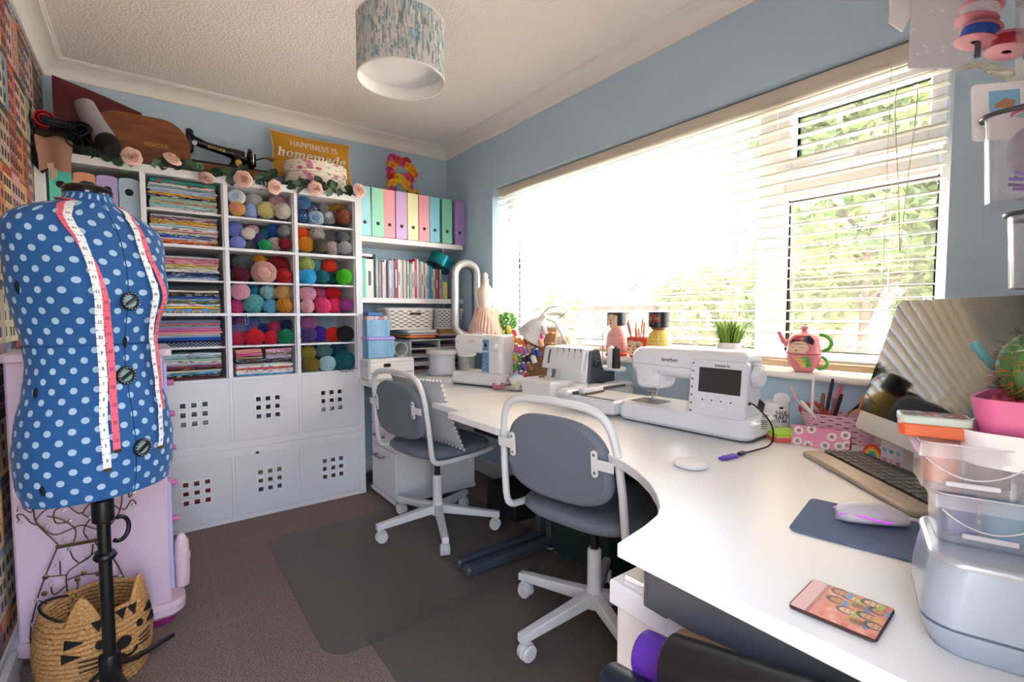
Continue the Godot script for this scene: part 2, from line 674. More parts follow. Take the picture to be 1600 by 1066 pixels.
func build_blind() -> void:
	var t := thing("venetian_blind", "wide cream venetian blind with open slats hanging in the window", "blind", Vector3(0.062, 0.93, 1.815))
	var wood := mat("f2e6d2", 0.35).duplicate() as StandardMaterial3D
	wood.backlight_enabled = true
	wood.backlight = Color(0.10, 0.08, 0.06)
	var L := 2.33
	var b := B.new()
	b.box(Vector3(-0.004, 1.03, 0), Vector3(0.055, 0.048, L), 0.003)
	part("head_rail", b, mat("d9cdbd", 0.4), t)
	var sl := B.new()
	var sec := PackedVector2Array()
	for i in 5:
		var u := -0.025 + 0.05 * i / 4.0
		sec.append(Vector2(u, 0.0015 + 0.002 * (1.0 - pow(u / 0.025, 2.0))))
	for i in 5:
		var u := 0.025 - 0.05 * i / 4.0
		sec.append(Vector2(u, -0.0015 + 0.002 * (1.0 - pow(u / 0.025, 2.0))))
	sl.prism(sec, -L * 0.5 + 0.006, L * 0.5 - 0.006, 0.0, Transform3D.IDENTITY, true)
	var sm := sl.done()
	for i in 23:
		part("slat", sm, wood, t, eul(0, 0, 4, Vector3(0, 0.985 - 0.0405 * i, 0)))
	b = B.new()
	for i in 3:   # slats lying on the bottom rail
		b.add(sl, mv(0, 0.03 + 0.004 * i, 0))
	part("resting_slats", b, wood, t)
	b = B.new()
	b.box(Vector3(0, 0.0135, 0), Vector3(0.052, 0.022, L), 0.004)
	part("bottom_rail", b, mat("e2c9a2", 0.4), t)
	var cm := mat("efe8da", 0.8)
	for z in [-1.06, -0.52, 0.0, 0.52, 1.02]:
		b = B.new()
		for dx in [-0.026, 0.026]:
			b.tube([Vector3(dx, 1.01, z), Vector3(dx, 0.02, z)], 0.0011, 4)
		for i in 23:
			b.tube([Vector3(-0.026, 0.982 - 0.0405 * i, z), Vector3(0.026, 0.984 - 0.0405 * i, z)], 0.0008, 3)
		part("ladder_cord", b, cm, t)
	b = B.new()   # looped pull cord at the near end
	var p := []
	for i in 25:
		var a := TAU * i / 24.0
		p.append(Vector3(-0.034, 0.72 - 0.26 * cos(a) - 0.06 * cos(2.0 * a), 1.065 + 0.03 * sin(a) * (1.25 - cos(a)) * 0.62))
	b.tube(p, 0.0013, 5, true)
	part("pull_cord", b, mat("cfc6b2", 0.7), t)
	b = B.new()
	for k in 2:
		b.tube([Vector3(-0.034, 1.0, -1.1 + 0.02 * k), Vector3(-0.034, 0.42, -1.1 + 0.015 * k)], 0.0011, 4)
	part("lift_cord", b, cm, t)

func build_outside() -> void:
	var b := B.new()
	var gm := StandardMaterial3D.new()
	gm.albedo_texture = noise_tex(0.05, 256, false, 1.0, 33, ramp([[0.2, "8a857b"], [0.6, "a39c90"], [0.9, "b8b0a2"]]))
	gm.roughness = 1.0
	tri(gm, 0.6)
	b.box(Vector3(60.6, -2.75, -10), Vector3(120, 0.3, 160))
	struct("ground", b, gm)
	b = B.new()
	b.box(Vector3(23.0, -2.59, -12), Vector3(5, 0.03, 120))
	struct("road", b, mat("8f9092", 0.9))
	house(Vector3(30.5, -2.6, -27.0), 12, "573b37", "2c2b33", "red brick house with a grey hipped roof across the road")
	house(Vector3(30.0, -2.6, -14.2), 10.5, "523530", "33282a", "red brick house with a brown tiled roof across the road")
	house(Vector3(32.0, -2.6, -45.0), 13, "66564c", "2e333a", "pale brick house far along the road, mostly lost in glare")
	rng.seed = 5
	var spots := [
		[Vector3(9.2, -2.6, -0.1), 9.4, 2.5, "tall sunlit green tree filling the right-hand window panes"],
		[Vector3(9.4, -2.6, 5.6), 7.4, 2.0, "sunlit green tree outside, beyond the right end of the window"],
		[Vector3(10.6, -2.6, -4.6), 4.9, 1.6, "lower bushy green tree outside, left of the window mullion"],
		[Vector3(24.0, -2.6, -24.5), 6.0, 1.6, "round tree in front of the brick houses across the road"],
		[Vector3(43.0, -2.6, -22.5), 9.4, 2.6, "tall tree rising behind the roofs of the brick houses"],
		[Vector3(34.0, -2.6, -36.2), 7.0, 1.5, "hazy tree between the grey-roofed and the pale brick house"],
	]
	for s in spots:
		tree(s[0], s[1], s[2], s[3])
	for i in 3:
		var z := [-6.2, -9.0, -12.0][i] as float
		var x := [12.5, 13.5, 14.5][i] as float
		var hb := B.new()
		hb.box(Vector3(0, 0.75, 0), Vector3(1.0, 1.5, 2.5), 0.25)
		var hm := mat("5f7f3a", 0.9)
		var t := thing("garden_hedge", ["clipped green hedge below the right window pane, nearest of three", "clipped green hedge below the window, middle of three", "clipped green hedge below the window, furthest of three"][i], "hedge", Vector3(x, -2.6, z), 0.0, "garden hedges outside")
		part("hedge_body", hb, hm, t)
		var hl := part("foliage", leaf_cloud(Vector3(0, 0.75, 0), Vector3(0.65, 0.9, 1.4), 700, 0.11), leaf_mat("7d9c44"), t)
		hl.set_meta("kind", "stuff")

func leaf_mat(h: String) -> StandardMaterial3D:
	var k := "leaf" + h
	if not mat_cache.has(k):
		var m := StandardMaterial3D.new()
		m.albedo_color = col(h)
		m.roughness = 0.6
		m.cull_mode = BaseMaterial3D.CULL_DISABLED
		m.backlight_enabled = true
		m.backlight = Color(0.32, 0.34, 0.18)
		mat_cache[k] = m
	return mat_cache[k]

func leaf_cloud(c: Vector3, r: Vector3, k: int, s: float) -> B:
	var b := B.new()
	for i in k:
		var d := Vector3(rng.randfn(), rng.randfn(), rng.randfn()).normalized()
		var p := c + d * r * (0.72 + 0.3 * rng.randf() + 0.12 * sin(d.x * 7.0 + d.y * 5.0))
		var bs := Basis.from_euler(Vector3(rng.randf() * TAU, rng.randf() * TAU, rng.randf() * TAU)).scaled(Vector3.ONE * s * rng.randf_range(0.7, 1.3))
		var pts := PackedVector3Array([p - bs.x, p + bs.y * 0.5 + bs.z * 0.15, p + bs.x, p - bs.y * 0.5 + bs.z * 0.15])
		b.cap(pts, bs.z)
	return b

func tree(at: Vector3, high: float, r: float, label: String) -> void:
	var t := thing("tree", label, "tree", at, 0.0, "")
	var b := B.new()
	b.tube([Vector3.ZERO, Vector3(0.05, high * 0.3, 0), Vector3(0, high * 0.6, 0.1), Vector3(0.1, high * 0.85, 0)], [0.1, 0.09, 0.06, 0.03], 8)
	for i in 5:
		var a := TAU * i / 5.0
		b.tube([Vector3(0, high * (0.35 + 0.07 * i), 0), Vector3(cos(a) * r * 0.4, high * (0.45 + 0.07 * i), sin(a) * r * 0.4), Vector3(cos(a) * r * 0.8, high * (0.5 + 0.08 * i), sin(a) * r * 0.8)], [0.05, 0.035, 0.015], 6)
	part("trunk", b, mat("6b5646", 0.9), t)
	b = B.new()
	for i in (30 if high > 9.0 else 14):
		var a := rng.randf() * TAU
		var y := rng.randf_range(0.14, 0.92)
		var q := r * sqrt(1.0 - pow(absf(y - 0.5) * 1.9, 2.0) * 0.8) * 0.62
		b.add(leaf_cloud(Vector3(cos(a) * q, high * y, sin(a) * q), Vector3(0.75, 0.6, 0.75) * r * 0.55, 420, 0.13 + r * 0.014))
	var o := part("foliage", b, leaf_mat("6f7f45"), t)
	o.set_meta("kind", "stuff")

func house(at: Vector3, wide: float, wallc: String, roofc: String, label: String) -> void:
	var t := thing("brick_house", label, "house", at)
	var b := B.new()
	b.box(Vector3(3.5, 2.3, 0), Vector3(7, 4.6, wide))
	part("wall", b, mat(wallc, 0.9), t)
	b = B.new()
	var h := wide * 0.5 + 0.4
	var e := 3.9
	var ridge := 6.6
	for q in [[Vector3(-0.4, 4.5, -h), Vector3(-0.4, 4.5, h), Vector3(3.5, ridge, h - e), Vector3(3.5, ridge, -h + e)], [Vector3(7.4, 4.5, h), Vector3(7.4, 4.5, -h), Vector3(3.5, ridge, -h + e), Vector3(3.5, ridge, h - e)]]:
		b.cap(PackedVector3Array(q), Vector3(q[0].x - 3.5, 4, 0))
	for s in [-1.0, 1.0]:
		b.cap(PackedVector3Array([Vector3(-0.4, 4.5, s * h), Vector3(7.4, 4.5, s * h), Vector3(3.5, ridge, s * (h - e))]), Vector3(0, 3, s * 3))
	b.cap(PackedVector3Array([Vector3(-0.4, 4.5, -h), Vector3(7.4, 4.5, -h), Vector3(7.4, 4.5, h), Vector3(-0.4, 4.5, h)]), Vector3.DOWN)
	part("roof", b, mat(roofc, 0.85), t)
	b = B.new()
	b.box(Vector3(3.5, 7.0, wide * 0.18), Vector3(0.7, 1.6, 0.9), 0.03)
	part("chimney", b, mat(wallc, 0.9), t)
	var k := int(wide / 3.0)
	for i in k:
		for y in [1.4, 3.5]:
			var z := -wide * 0.5 + wide * (i + 0.5) / k
			b = B.new()
			b.box(Vector3(-0.02, y, z), Vector3(0.1, 1.15, 1.5), 0.02)
			var f := part("window", b, mat("f2f2f2", 0.4), t)
			for s in [-1, 1]:
				b = B.new()
				b.box(Vector3(-0.08, y, z + s * 0.35), Vector3(0.03, 0.95, 0.6))
				part("pane", b, mat("56636e", 0.1), f)

# ------------------------------------------------------------------ the cube shelving
const KX := -0.82     # right side of the shelving
const KF := 0.39      # its front
const CW := 0.335     # clear width and height of a cube
const COLS := [-2.245, -1.895, -1.545, -1.195]   # left inner edge of each column of cubes
const ROWS := [1.493, 1.143, 0.793, 0.443]        # floor of each row of cubes, top row first

func build_storage() -> void:
	var wm := mat("e9eaec", 0.45)
	var un := [thing("cube_shelving", "tall white cube shelving unit filled with yarn and folded fabric", "shelving unit", Vector3(0, 0, 0)),
		thing("cube_cabinet", "low white cube unit with three doors under the tall shelving", "cabinet", Vector3(0, 0, 0))]
	for k in 2:
		var y0: float = [0.403, 0.0][k]
		var y1: float = [1.868, 0.402][k]
		for q in [[-2.281, COLS[0]], [COLS[3] + CW, KX]]:
			var b := B.new()
			b.box(Vector3((q[0] + q[1]) * 0.5, (y0 + y1) * 0.5, (KF + 0.02) * 0.5), Vector3(q[1] - q[0], y1 - y0, KF - 0.02), 0.001)
			part("side_panel", b, wm, un[k])
		for q in [["top_board", y1 - 0.04, y1], ["bottom_board", y0, y0 + [0.04, 0.028][k]]]:
			var b := B.new()
			b.box(Vector3(-1.5475, (q[1] + q[2]) * 0.5, (KF + 0.02) * 0.5), Vector3(COLS[3] + CW - COLS[0] - 0.0005, q[2] - q[1], KF - 0.0206), 0.001)
			part(q[0], b, wm, un[k])
		for c in 3:
			var b := B.new()
			var ya: float = y0 + [0.04, 0.028][k]
			b.box(Vector3(COLS[c] + CW + 0.0075, (ya + y1 - 0.04) * 0.5, (KF + 0.02) * 0.5), Vector3(0.015, y1 - 0.04 - ya, KF - 0.021))
			part("divider", b, wm, un[k])
		if k == 0:
			for r in 3:
				for c in 4:
					var b := B.new()
					b.box(Vector3(COLS[c] + CW * 0.5, ROWS[r] - 0.0075, (KF + 0.02) * 0.5), Vector3(CW, 0.015, KF - 0.022))
					part("shelf", b, wm, un[0])
					if c > 0:
						b = B.new()
						var y: float = ROWS[r] + CW * 0.5
						b.box(Vector3(COLS[c] + CW * 0.5, y, 0.19), Vector3(CW - 0.018, 0.010, 0.36))
						for s in [0.004, CW - 0.004]:
							b.box(Vector3(COLS[c] + s, y, 0.19), Vector3(0.007, CW - 0.002, 0.36))
						part("insert_shelf", b, wm, un[0])
		for c in range(1, 4):
			var yb: float = [ROWS[3], 0.0285][k]
			var d := part("door", door_panel(), mat("e4e5e8", 0.4), un[k], mv(COLS[c] + CW * 0.5, yb + CW * 0.5, KF - 0.010))
			for i in 9:
				var b := B.new()
				for q in [[0.0, 0.0145, 0.034, 0.005], [0.0, -0.0145, 0.034, 0.005], [0.0145, 0.0, 0.005, 0.024], [-0.0145, 0.0, 0.005, 0.024]]:
					b.box(Vector3(q[0], q[1], 0), Vector3(q[2], q[3], 0.022))
				part("hole_rim", b, mat("f6f6f6", 0.35), d, mv(-0.044 + 0.0485 * (i % 3), 0.054 - 0.0485 * int(i / 3), 0.0015))
	# stops that show above one door
	solo("door_bumper", stud(), mat("2a2428", 0.5), "small dark diamond-shaped stop on top edge of the middle lower door", "bumper", Vector3(-1.435, 0.366, KF + 0.006))
	# boxes that show through the holes
	var inside := [["b9bcc2", "8c9096", 1, 0, "upper left"], ["5a6068", "3b3a40", 2, 0, "upper middle"], ["c3c4c8", "2a2b30", 3, 0, "upper right"], ["c8262c", "b7323a", 1, 1, "lower left"], ["3d5a70", "a08a58", 2, 1, "lower middle"], ["8f3a3c", "75777c", 3, 1, "lower right"]]
	for q in inside:
		for j in 2:
			var b := B.new()
			b.box(Vector3(0, 0.075, 0), Vector3(0.27, 0.148, 0.3), 0.006)
			b.box(Vector3(0, 0.142, 0), Vector3(0.276, 0.02, 0.306), 0.004)
			var yb: float = [ROWS[3], 0.0285][q[3]]
			solo("storage_box", b, mat(q[j], 0.7), "lidded box behind the %s door, %s of its two, seen through the square holes" % [q[4], ["lower", "upper"][j]], "box", Vector3(COLS[q[2]] + CW * 0.5, yb + 0.001 + 0.1525 * j, 0.19), 0.0, "boxes behind the doors")
	# magazine files in the left column
	var fc := [["5fd0b8", "mint"], ["e9a27e", "peach"], ["b9a6dd", "lilac"], ["a9c4d6", "pale blue"]]
	for i in 4:
		var t := thing("magazine_file", "%s magazine file with a finger hole, %s from left in the top cube" % [fc[i][1], ordinal(i)], "magazine file", Vector3(-2.196 + 0.0815 * i, ROWS[0] + 0.001, 0.36), 0.0, "magazine files in the left column")
		var b := B.new()
		var poly := PackedVector2Array([Vector2(-0.039, 0), Vector2(0.039, 0)])
		for k in 7:
			var a := PI * k / 6.0
			poly.append(Vector2(0.039 * cos(a), 0.288 + 0.012 * sin(a)))
		b.prism(poly, 0.0, 0.004, 0.0, mv(0, 0, 0.006), false)
		for s in [-1, 1]:
			b.box(Vector3(s * 0.0375, 0.13, -0.11), Vector3(0.003, 0.26, 0.232))
		b.box(Vector3(0, 0.0015, -0.11), Vector3(0.075, 0.003, 0.23))
		b.box(Vector3(0, 0.1, -0.226), Vector3(0.075, 0.2, 0.003))
		part("case", b, mat(fc[i][0], 0.6), t)
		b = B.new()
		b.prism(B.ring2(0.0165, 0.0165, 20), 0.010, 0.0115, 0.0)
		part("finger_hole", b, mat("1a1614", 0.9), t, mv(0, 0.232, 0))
		b = B.new()
		for k in 3:
			b.box(Vector3(-0.02 + 0.02 * k, 0.14, -0.11), Vector3(0.014, 0.27, 0.2))
		part("papers", b, mat("e8e4e0", 0.8), t)
	for r in [1, 2]:   # lower cubes of the left column, mostly behind the dress form
		for i in 5:
			var b := B.new()
			b.box(Vector3(0, 0.13, 0), Vector3(0.05, 0.26, 0.26), 0.004)
			solo("ring_folder", b, mat(["8fb7c8", "c8bcd8", "d8d2c4", "9fc4b4", "c99a8a"][(i + r) % 5], 0.6), "plain folder in the left column, %s from the wall in the %s cube" % [ordinal(i), ["second", "third"][r - 1]], "folder", Vector3(-2.2 + 0.062 * i, ROWS[r] + 0.001, 0.2), 0.0, "folders behind the dress form")

func stud() -> B:
	var b := B.new()
	b.prism(PackedVector2Array([Vector2(-0.011, 0), Vector2(0, -0.008), Vector2(0.011, 0), Vector2(0, 0.008)]), -0.006, 0.006, 0.002)
	return b

func door_panel() -> B:
	var b := B.new()
	var h := 0.1665
	var xs := [-h]
	for i in 3:
		xs.append_array([-0.044 + 0.0485 * i - 0.012, -0.044 + 0.0485 * i + 0.012])
	xs.append(h)
	var ys := [-h]
	for i in 3:
		ys.append_array([-0.043 + 0.0485 * i - 0.012, -0.043 + 0.0485 * i + 0.012])
	ys.append(h)
	for j in 7:
		for i in 7:
			if j % 2 == 1 and i % 2 == 1:
				continue
			if j % 2 == 0 and i > 0:
				continue
			var x1: float = xs[7] if j % 2 == 0 else xs[i + 1]
			b.box(Vector3((xs[i] + x1) * 0.5, (ys[j] + ys[j + 1]) * 0.5, 0), Vector3(x1 - xs[i], ys[j + 1] - ys[j], 0.018))
	return b

# ------------------------------------------------------------------ folded fabrics
var prints := {}
var atlas: Image
var atlas_tex: ImageTexture
const CELL := 128

func print_cell(kind: String, cols: Array) -> int:   # paints one print into the sheet of prints, returns its number
	var key := kind + "".join(cols)
	if prints.has(key):
		return prints[key]
	if atlas == null:
		atlas = Image.create(CELL * 10, CELL * 10, false, Image.FORMAT_RGB8)
	var n := CELL
	var im := Image.create(n, n, false, Image.FORMAT_RGB8)
	im.fill(col(cols[0]))
	var keep := rng.state
	rng.seed = key.hash()
	var dot := func(cx: int, cy: int, r: int, c: Color) -> void:
		for y in range(-r, r + 1):
			var w := int(sqrt(float(r * r - y * y)))
			for x in range(-w, w + 1):
				im.set_pixel(posmod(cx + x, n), posmod(cy + y, n), c)
	match kind:
		"dots":
			for j in 16:
				for i in 16:
					dot.call(i * 8 + (4 if j % 2 else 0), j * 8 + 4, 2, col(cols[1]))
		"stripe":
			for i in cols.size() * 6:
				im.fill_rect(Rect2i(0, i * n / (cols.size() * 6), n, n / (cols.size() * 6) + 1), col(cols[i % cols.size()]))
		"floral":
			for i in 60:
				var x := rng.randi() % n
				var y := rng.randi() % n
				var c := col(cols[1 + rng.randi() % (cols.size() - 1)])
				for a in 5:
					dot.call(x + int(3 * cos(a * 1.257)), y + int(3 * sin(a * 1.257)), 2, c)
		"multi":
			for i in 260:
				var c := col(cols[rng.randi() % cols.size()])
				im.fill_rect(Rect2i(rng.randi() % n, rng.randi() % n, rng.randi_range(3, 14), rng.randi_range(2, 7)), c)
		"rainbow":
			for k in 4:
				for j in 4:
					for i in 6:
						dot.call(16 + 32 * k, 16 + 32 * j, 13 - 2 * i, col(["d63a3a", "f08c2e", "f5d34a", "58b257", "3f7fd0", cols[0]][i]))
	rng.state = keep
	var k := prints.size()
	prints[key] = k
	atlas.blit_rect(im, Rect2i(0, 0, n, n), Vector2i((k % 10) * n, (k / 10) * n))
	return k

var fabric_wait := []

func fabric_mat(kind: String, cols: Array) -> StandardMaterial3D:
	if kind == "plain":
		return cloth(cols[0])
	var m := StandardMaterial3D.new()
	m.roughness = 0.92
	var k := print_cell(kind, cols)
	m.uv1_scale = Vector3(0.096, 0.028, 1)
	m.uv1_offset = Vector3((k % 10) * 0.1 + 0.002, (k / 10) * 0.1 + 0.01 + 0.055 * rng.randf(), 0)
	fabric_wait.append(m)
	return m

func folded(w: float, h: float, d: float, lobes: int) -> B:
	var b := B.new()
	var rows := []
	var ph := rng.randf() * 6.0
	var jit := []
	for l in lobes:
		jit.append(rng.randf_range(-0.006, 0.006))
	var hl := h / lobes
	for s in 11:
		var x := -w * 0.5 + w * s / 10.0
		var row := PackedVector3Array()
		var lift := 0.0012 * sin(x * 31.0 + ph)
		row.append(Vector3(x, 0.0, -d))
		for l in lobes:
			var zf: float = jit[l] + 0.003 * sin(x * 22.0 + ph + l * 2.0)
			for k in 5:
				var a := -PI * 0.5 + PI * k / 4.0
				row.append(Vector3(x, hl * (l + 0.5) + sin(a) * hl * 0.47 + lift * (1.0 if l > 0 else 0.0), zf - hl * 0.5 + cos(a) * hl * 0.5))
		row.append(Vector3(x, h, -d))
		rows.append(row)
	b.loft(rows)
	for i in b.t.size():   # prints run along the width
		b.t[i] = Vector2(b.v[i].x / w + 0.5, b.t[i].x if i < 11 * (rows[0].size() + 1) else 0.5)
	return b

func stack(x: float, y: float, w: float, d: float, zf: float, high: float, items: Array, where: String, grp: String) -> void:
	var total := 0.0
	for it in items:
		total += it[2]
	var yy := y
	for i in range(items.size() - 1, -1, -1):
		var it: Array = items[i]
		var h: float = it[2] / total * high
		var ww := w * rng.randf_range(0.93, 1.0)
		var lay := maxi(1, int(round(h / 0.006)))
		var b := folded(ww, h - 0.0006, d, lay)
		solo("folded_fabric", b, fabric_mat(it[1][0], it[1].slice(1)), "folded %s fabric, %s down in the %s" % [it[0], ordinal(i), where], "fabric", Vector3(x + rng.randf_range(-0.004, 0.004), yy, zf + rng.randf_range(-0.006, 0.006)), rng.randf_range(-0.6, 0.6), grp)
		yy += h

func build_fabrics() -> void:
	rng.seed = 77
	var a := [
		["teal floral", ["floral", "1f9e90", "d9536a", "167f74"], 1.3], ["white and red print", ["multi", "ece6e2", "c73a46", "5b2f38", "ece6e2"], 0.9], ["grey teal", ["floral", "7fa5a4", "5f8688", "b8cfcc"], 0.9],
		["pale blue and pink", ["stripe", "a9bedd", "d9a9b4", "c8d4e6"], 0.9], ["sky blue print", ["multi", "9db8dc", "7f9fd0", "e8e8ee"], 0.8], ["yellow and maroon", ["multi", "dba62e", "8e3a3a", "f0c850"], 0.9],
		["navy and white print", ["multi", "34364f", "e6e2de", "6f5f78", "e6e2de"], 1.0], ["sage green", ["plain", "a9c2ad"], 1.2], ["orange block print", ["multi", "9fbfae", "e2672a", "d98a3a"], 1.1], ["aqua with green dots", ["floral", "a6d3d8", "7aa86a", "d8ecec"], 1.2], ["pale pink floral", ["floral", "e9dde0", "c77f98", "a99bb0"], 0.9]]
	var bb := [
		["grey mixed print", ["multi", "b5b3b8", "5f5d66", "e0dede"], 0.9], ["plum and white", ["multi", "6d4458", "e6e0de", "c44a52"], 0.9], ["olive and yellow", ["multi", "cfa33a", "5d6a4a", "e6dccb"], 0.9], ["mustard bird print", ["multi", "e0a93a", "d8d4cc", "50505a"], 1.1],
		["turquoise striped", ["stripe", "8ec9d6", "e8ecee", "58a6bc"], 0.8], ["black and white", ["multi", "eae8e6", "26262c", "eae8e6", "8c8c92"], 1.2], ["red striped", ["stripe", "c23a3e", "e8e0dc"], 0.9], ["green and cream", ["multi", "dcd8c4", "5f8a5a", "c8d0b8"], 0.9],
		["royal blue print", ["multi", "2f5fb0", "e0a63a", "2a4f98", "dde2ea"], 1.3], ["pale lilac", ["floral", "cfc8dc", "a48fc0"], 0.8], ["orange and green", ["multi", "d8773a", "4a7a4a", "c8343a", "e0cfa8"], 1.1], ["bright red", ["floral", "c6303a", "f0e0d0"], 0.8]]
	var c := [
		["cream and pink", ["floral", "e4d8d2", "d08a9a"], 0.8], ["pink floral", ["floral", "d98aa4", "a83a58", "f0d8dc"], 1.4], ["rose pink", ["floral", "dfa2b0", "b84a68"], 1.1], ["yellow and black print", ["multi", "d9b54a", "3a3430", "e8d8a0"], 0.8],
		["pale green leaf", ["floral", "cfd3b0", "8f9a5a"], 1.1], ["ivory", ["plain", "e4ddcb"], 0.7], ["white sprigged", ["floral", "e6e4e4", "7f8aa8"], 0.8], ["navy blossom", ["floral", "2b3a5e", "d8dce6", "5a78b0"], 1.4], ["denim blue", ["multi", "4a6390", "2b3a5e", "c8d0dc"], 0.8], ["pale blue sprigged", ["floral", "c4cfe0", "7f98c8"], 0.9]]
	var d := [
		["dark brown", ["plain", "4a3a38"], 0.7], ["ivory white", ["plain", "e0dbd0"], 0.8], ["black mixed print", ["multi", "2c2a2c", "8a6a4a", "d8d0c0", "35503f"], 1.4], ["royal blue", ["plain", "2b4fa8"], 0.8], ["turquoise bird print", ["multi", "5fb0cc", "d8ccb8", "c86a4a"], 0.9],
		["green and red print", ["multi", "3f6a4a", "c0463e", "e0d8c4"], 0.9], ["white rainbow heart", ["multi", "f0f0f2", "8a5fc0", "4aa8dc", "e84a8a", "f0f0f2"], 1.0], ["bright yellow", ["stripe", "f0c22e", "f4d868"], 0.8], ["blue rainbow arch", ["rainbow", "5fc0ec"], 1.6]]
	var e := [
		["grey blue bundle", ["plain", "8a9cb4"], 1.3], ["coral pink", ["plain", "d8788a"], 0.8], ["sage print", ["floral", "a3ab98", "5f6a5a"], 0.7], ["lilac", ["stripe", "a596c8", "c2b6dc"], 0.9], ["hot pink", ["dots", "e0508c", "f4c8d8"], 1.3],
		["pale pink", ["plain", "eca8bc"], 0.9], ["pale yellow", ["plain", "e8d68c"], 0.6], ["pale blue", ["plain", "a9c0e0"], 1.0], ["royal blue", ["plain", "2b5fc0"], 1.2], ["dark navy", ["plain", "262c5c"], 0.7], ["navy polka dot", ["dots", "20264a", "f0f0f4"], 2.2]]
	var f := [
		["white and aqua", ["floral", "d8e8ea", "5fb0b8", "c84a52"], 1.1], ["pale blue", ["floral", "b8d8e4", "8a6a5a"], 0.9], ["green and white", ["stripe", "6aa886", "e4ece6"], 1.0], ["white sprigged", ["floral", "eae8e8", "c84a58", "5f8a6a"], 1.2], ["grey and white", ["stripe", "c8ccd0", "98a0a8"], 0.8], ["magenta print", ["multi", "a83a6a", "e0b44a", "3a78a8"], 0.8],
		["black floral", ["multi", "242226", "c8863a", "7a3a4a", "242226"], 1.2], ["cream", ["plain", "e4dcc8"], 0.8], ["turquoise", ["multi", "4ab0cc", "2a6a8a", "c8e0e8"], 1.0], ["black and white", ["multi", "1e1e22", "e8e6e6", "1e1e22"], 0.9], ["black with red dots", ["dots", "26202a", "c83a44"], 1.2]]
	var piles := [[a, 0, 1, 0.148], [bb, 0, 0, 0.145], [c, 1, 1, 0.118], [d, 1, 0, 0.128], [e, 2, 1, 0.140], [f, 2, 0, 0.138]]
	for i in 6:
		var p: Array = piles[i]
		var y: float = ROWS[p[1]] + (CW * 0.5 + 0.006 if p[2] == 1 else 0.001)
		stack(COLS[1] + CW * 0.5 - 0.004, y, 0.298, 0.27, KF - 0.03, p[3], p[0], "%s pile of the fabric column" % ordinal(i), "folded fabrics in the second column")
	var y0: float = ROWS[2] + 0.001
	var g := [["navy and orange print", ["multi", "2c3450", "d8883a", "98c0d8"], 0.9], ["black and taupe print", ["multi", "2a2a2c", "a89c90", "4a5a5a"], 1.3], ["cream sprigged", ["floral", "dcd6ca", "98a888"], 0.9], ["white with red berries", ["floral", "eceae8", "c83040", "5a98c0"], 1.3],
		["rainbow print", ["multi", "e86a3a", "5ab86a", "8a4ab0", "eceae8", "d83a4a"], 1.0], ["white with black figures", ["floral", "ece9e6", "3a3a3e", "c85a5a"], 1.3], ["white dotted", ["dots", "ece9ea", "a890a0"], 0.9], ["bright blue", ["multi", "3a98c8", "8accec", "2a78a8"], 0.8]]
	stack(COLS[2] + CW * 0.5, y0, 0.295, 0.27, KF - 0.03, 0.092, g, "pile below the mixed yarn", "folded fabrics under the yarn")
	var g2 := [["coral and yellow bundle", ["stripe", "d8707a", "e8b878", "e8a0a8"], 1.0], ["raspberry bundle", ["stripe", "c03a6a", "e0889a"], 1.0], ["gold and navy bundle", ["stripe", "d0a040", "e8d8a0", "2c3a60"], 0.9]]
	stack(COLS[2] + 0.092, y0 + 0.0925, 0.135, 0.2, KF - 0.04, 0.055, g2, "left bundles below mixed yarn", "tied bundles")
	var g3 := [["pink sprigged", ["floral", "d8a0b4", "f0dce2"], 1.4], ["taupe", ["multi", "8a7468", "d8ccc0"], 0.9], ["lilac grey", ["multi", "a8a4bc", "e0dce4"], 0.9]]
	stack(COLS[2] + 0.245, y0 + 0.0925, 0.145, 0.2, KF - 0.045, 0.055, g3, "right bundles below mixed yarn", "tied bundles")
	atlas_tex = pic(atlas)
	for m in fabric_wait:
		m.albedo_texture = atlas_tex

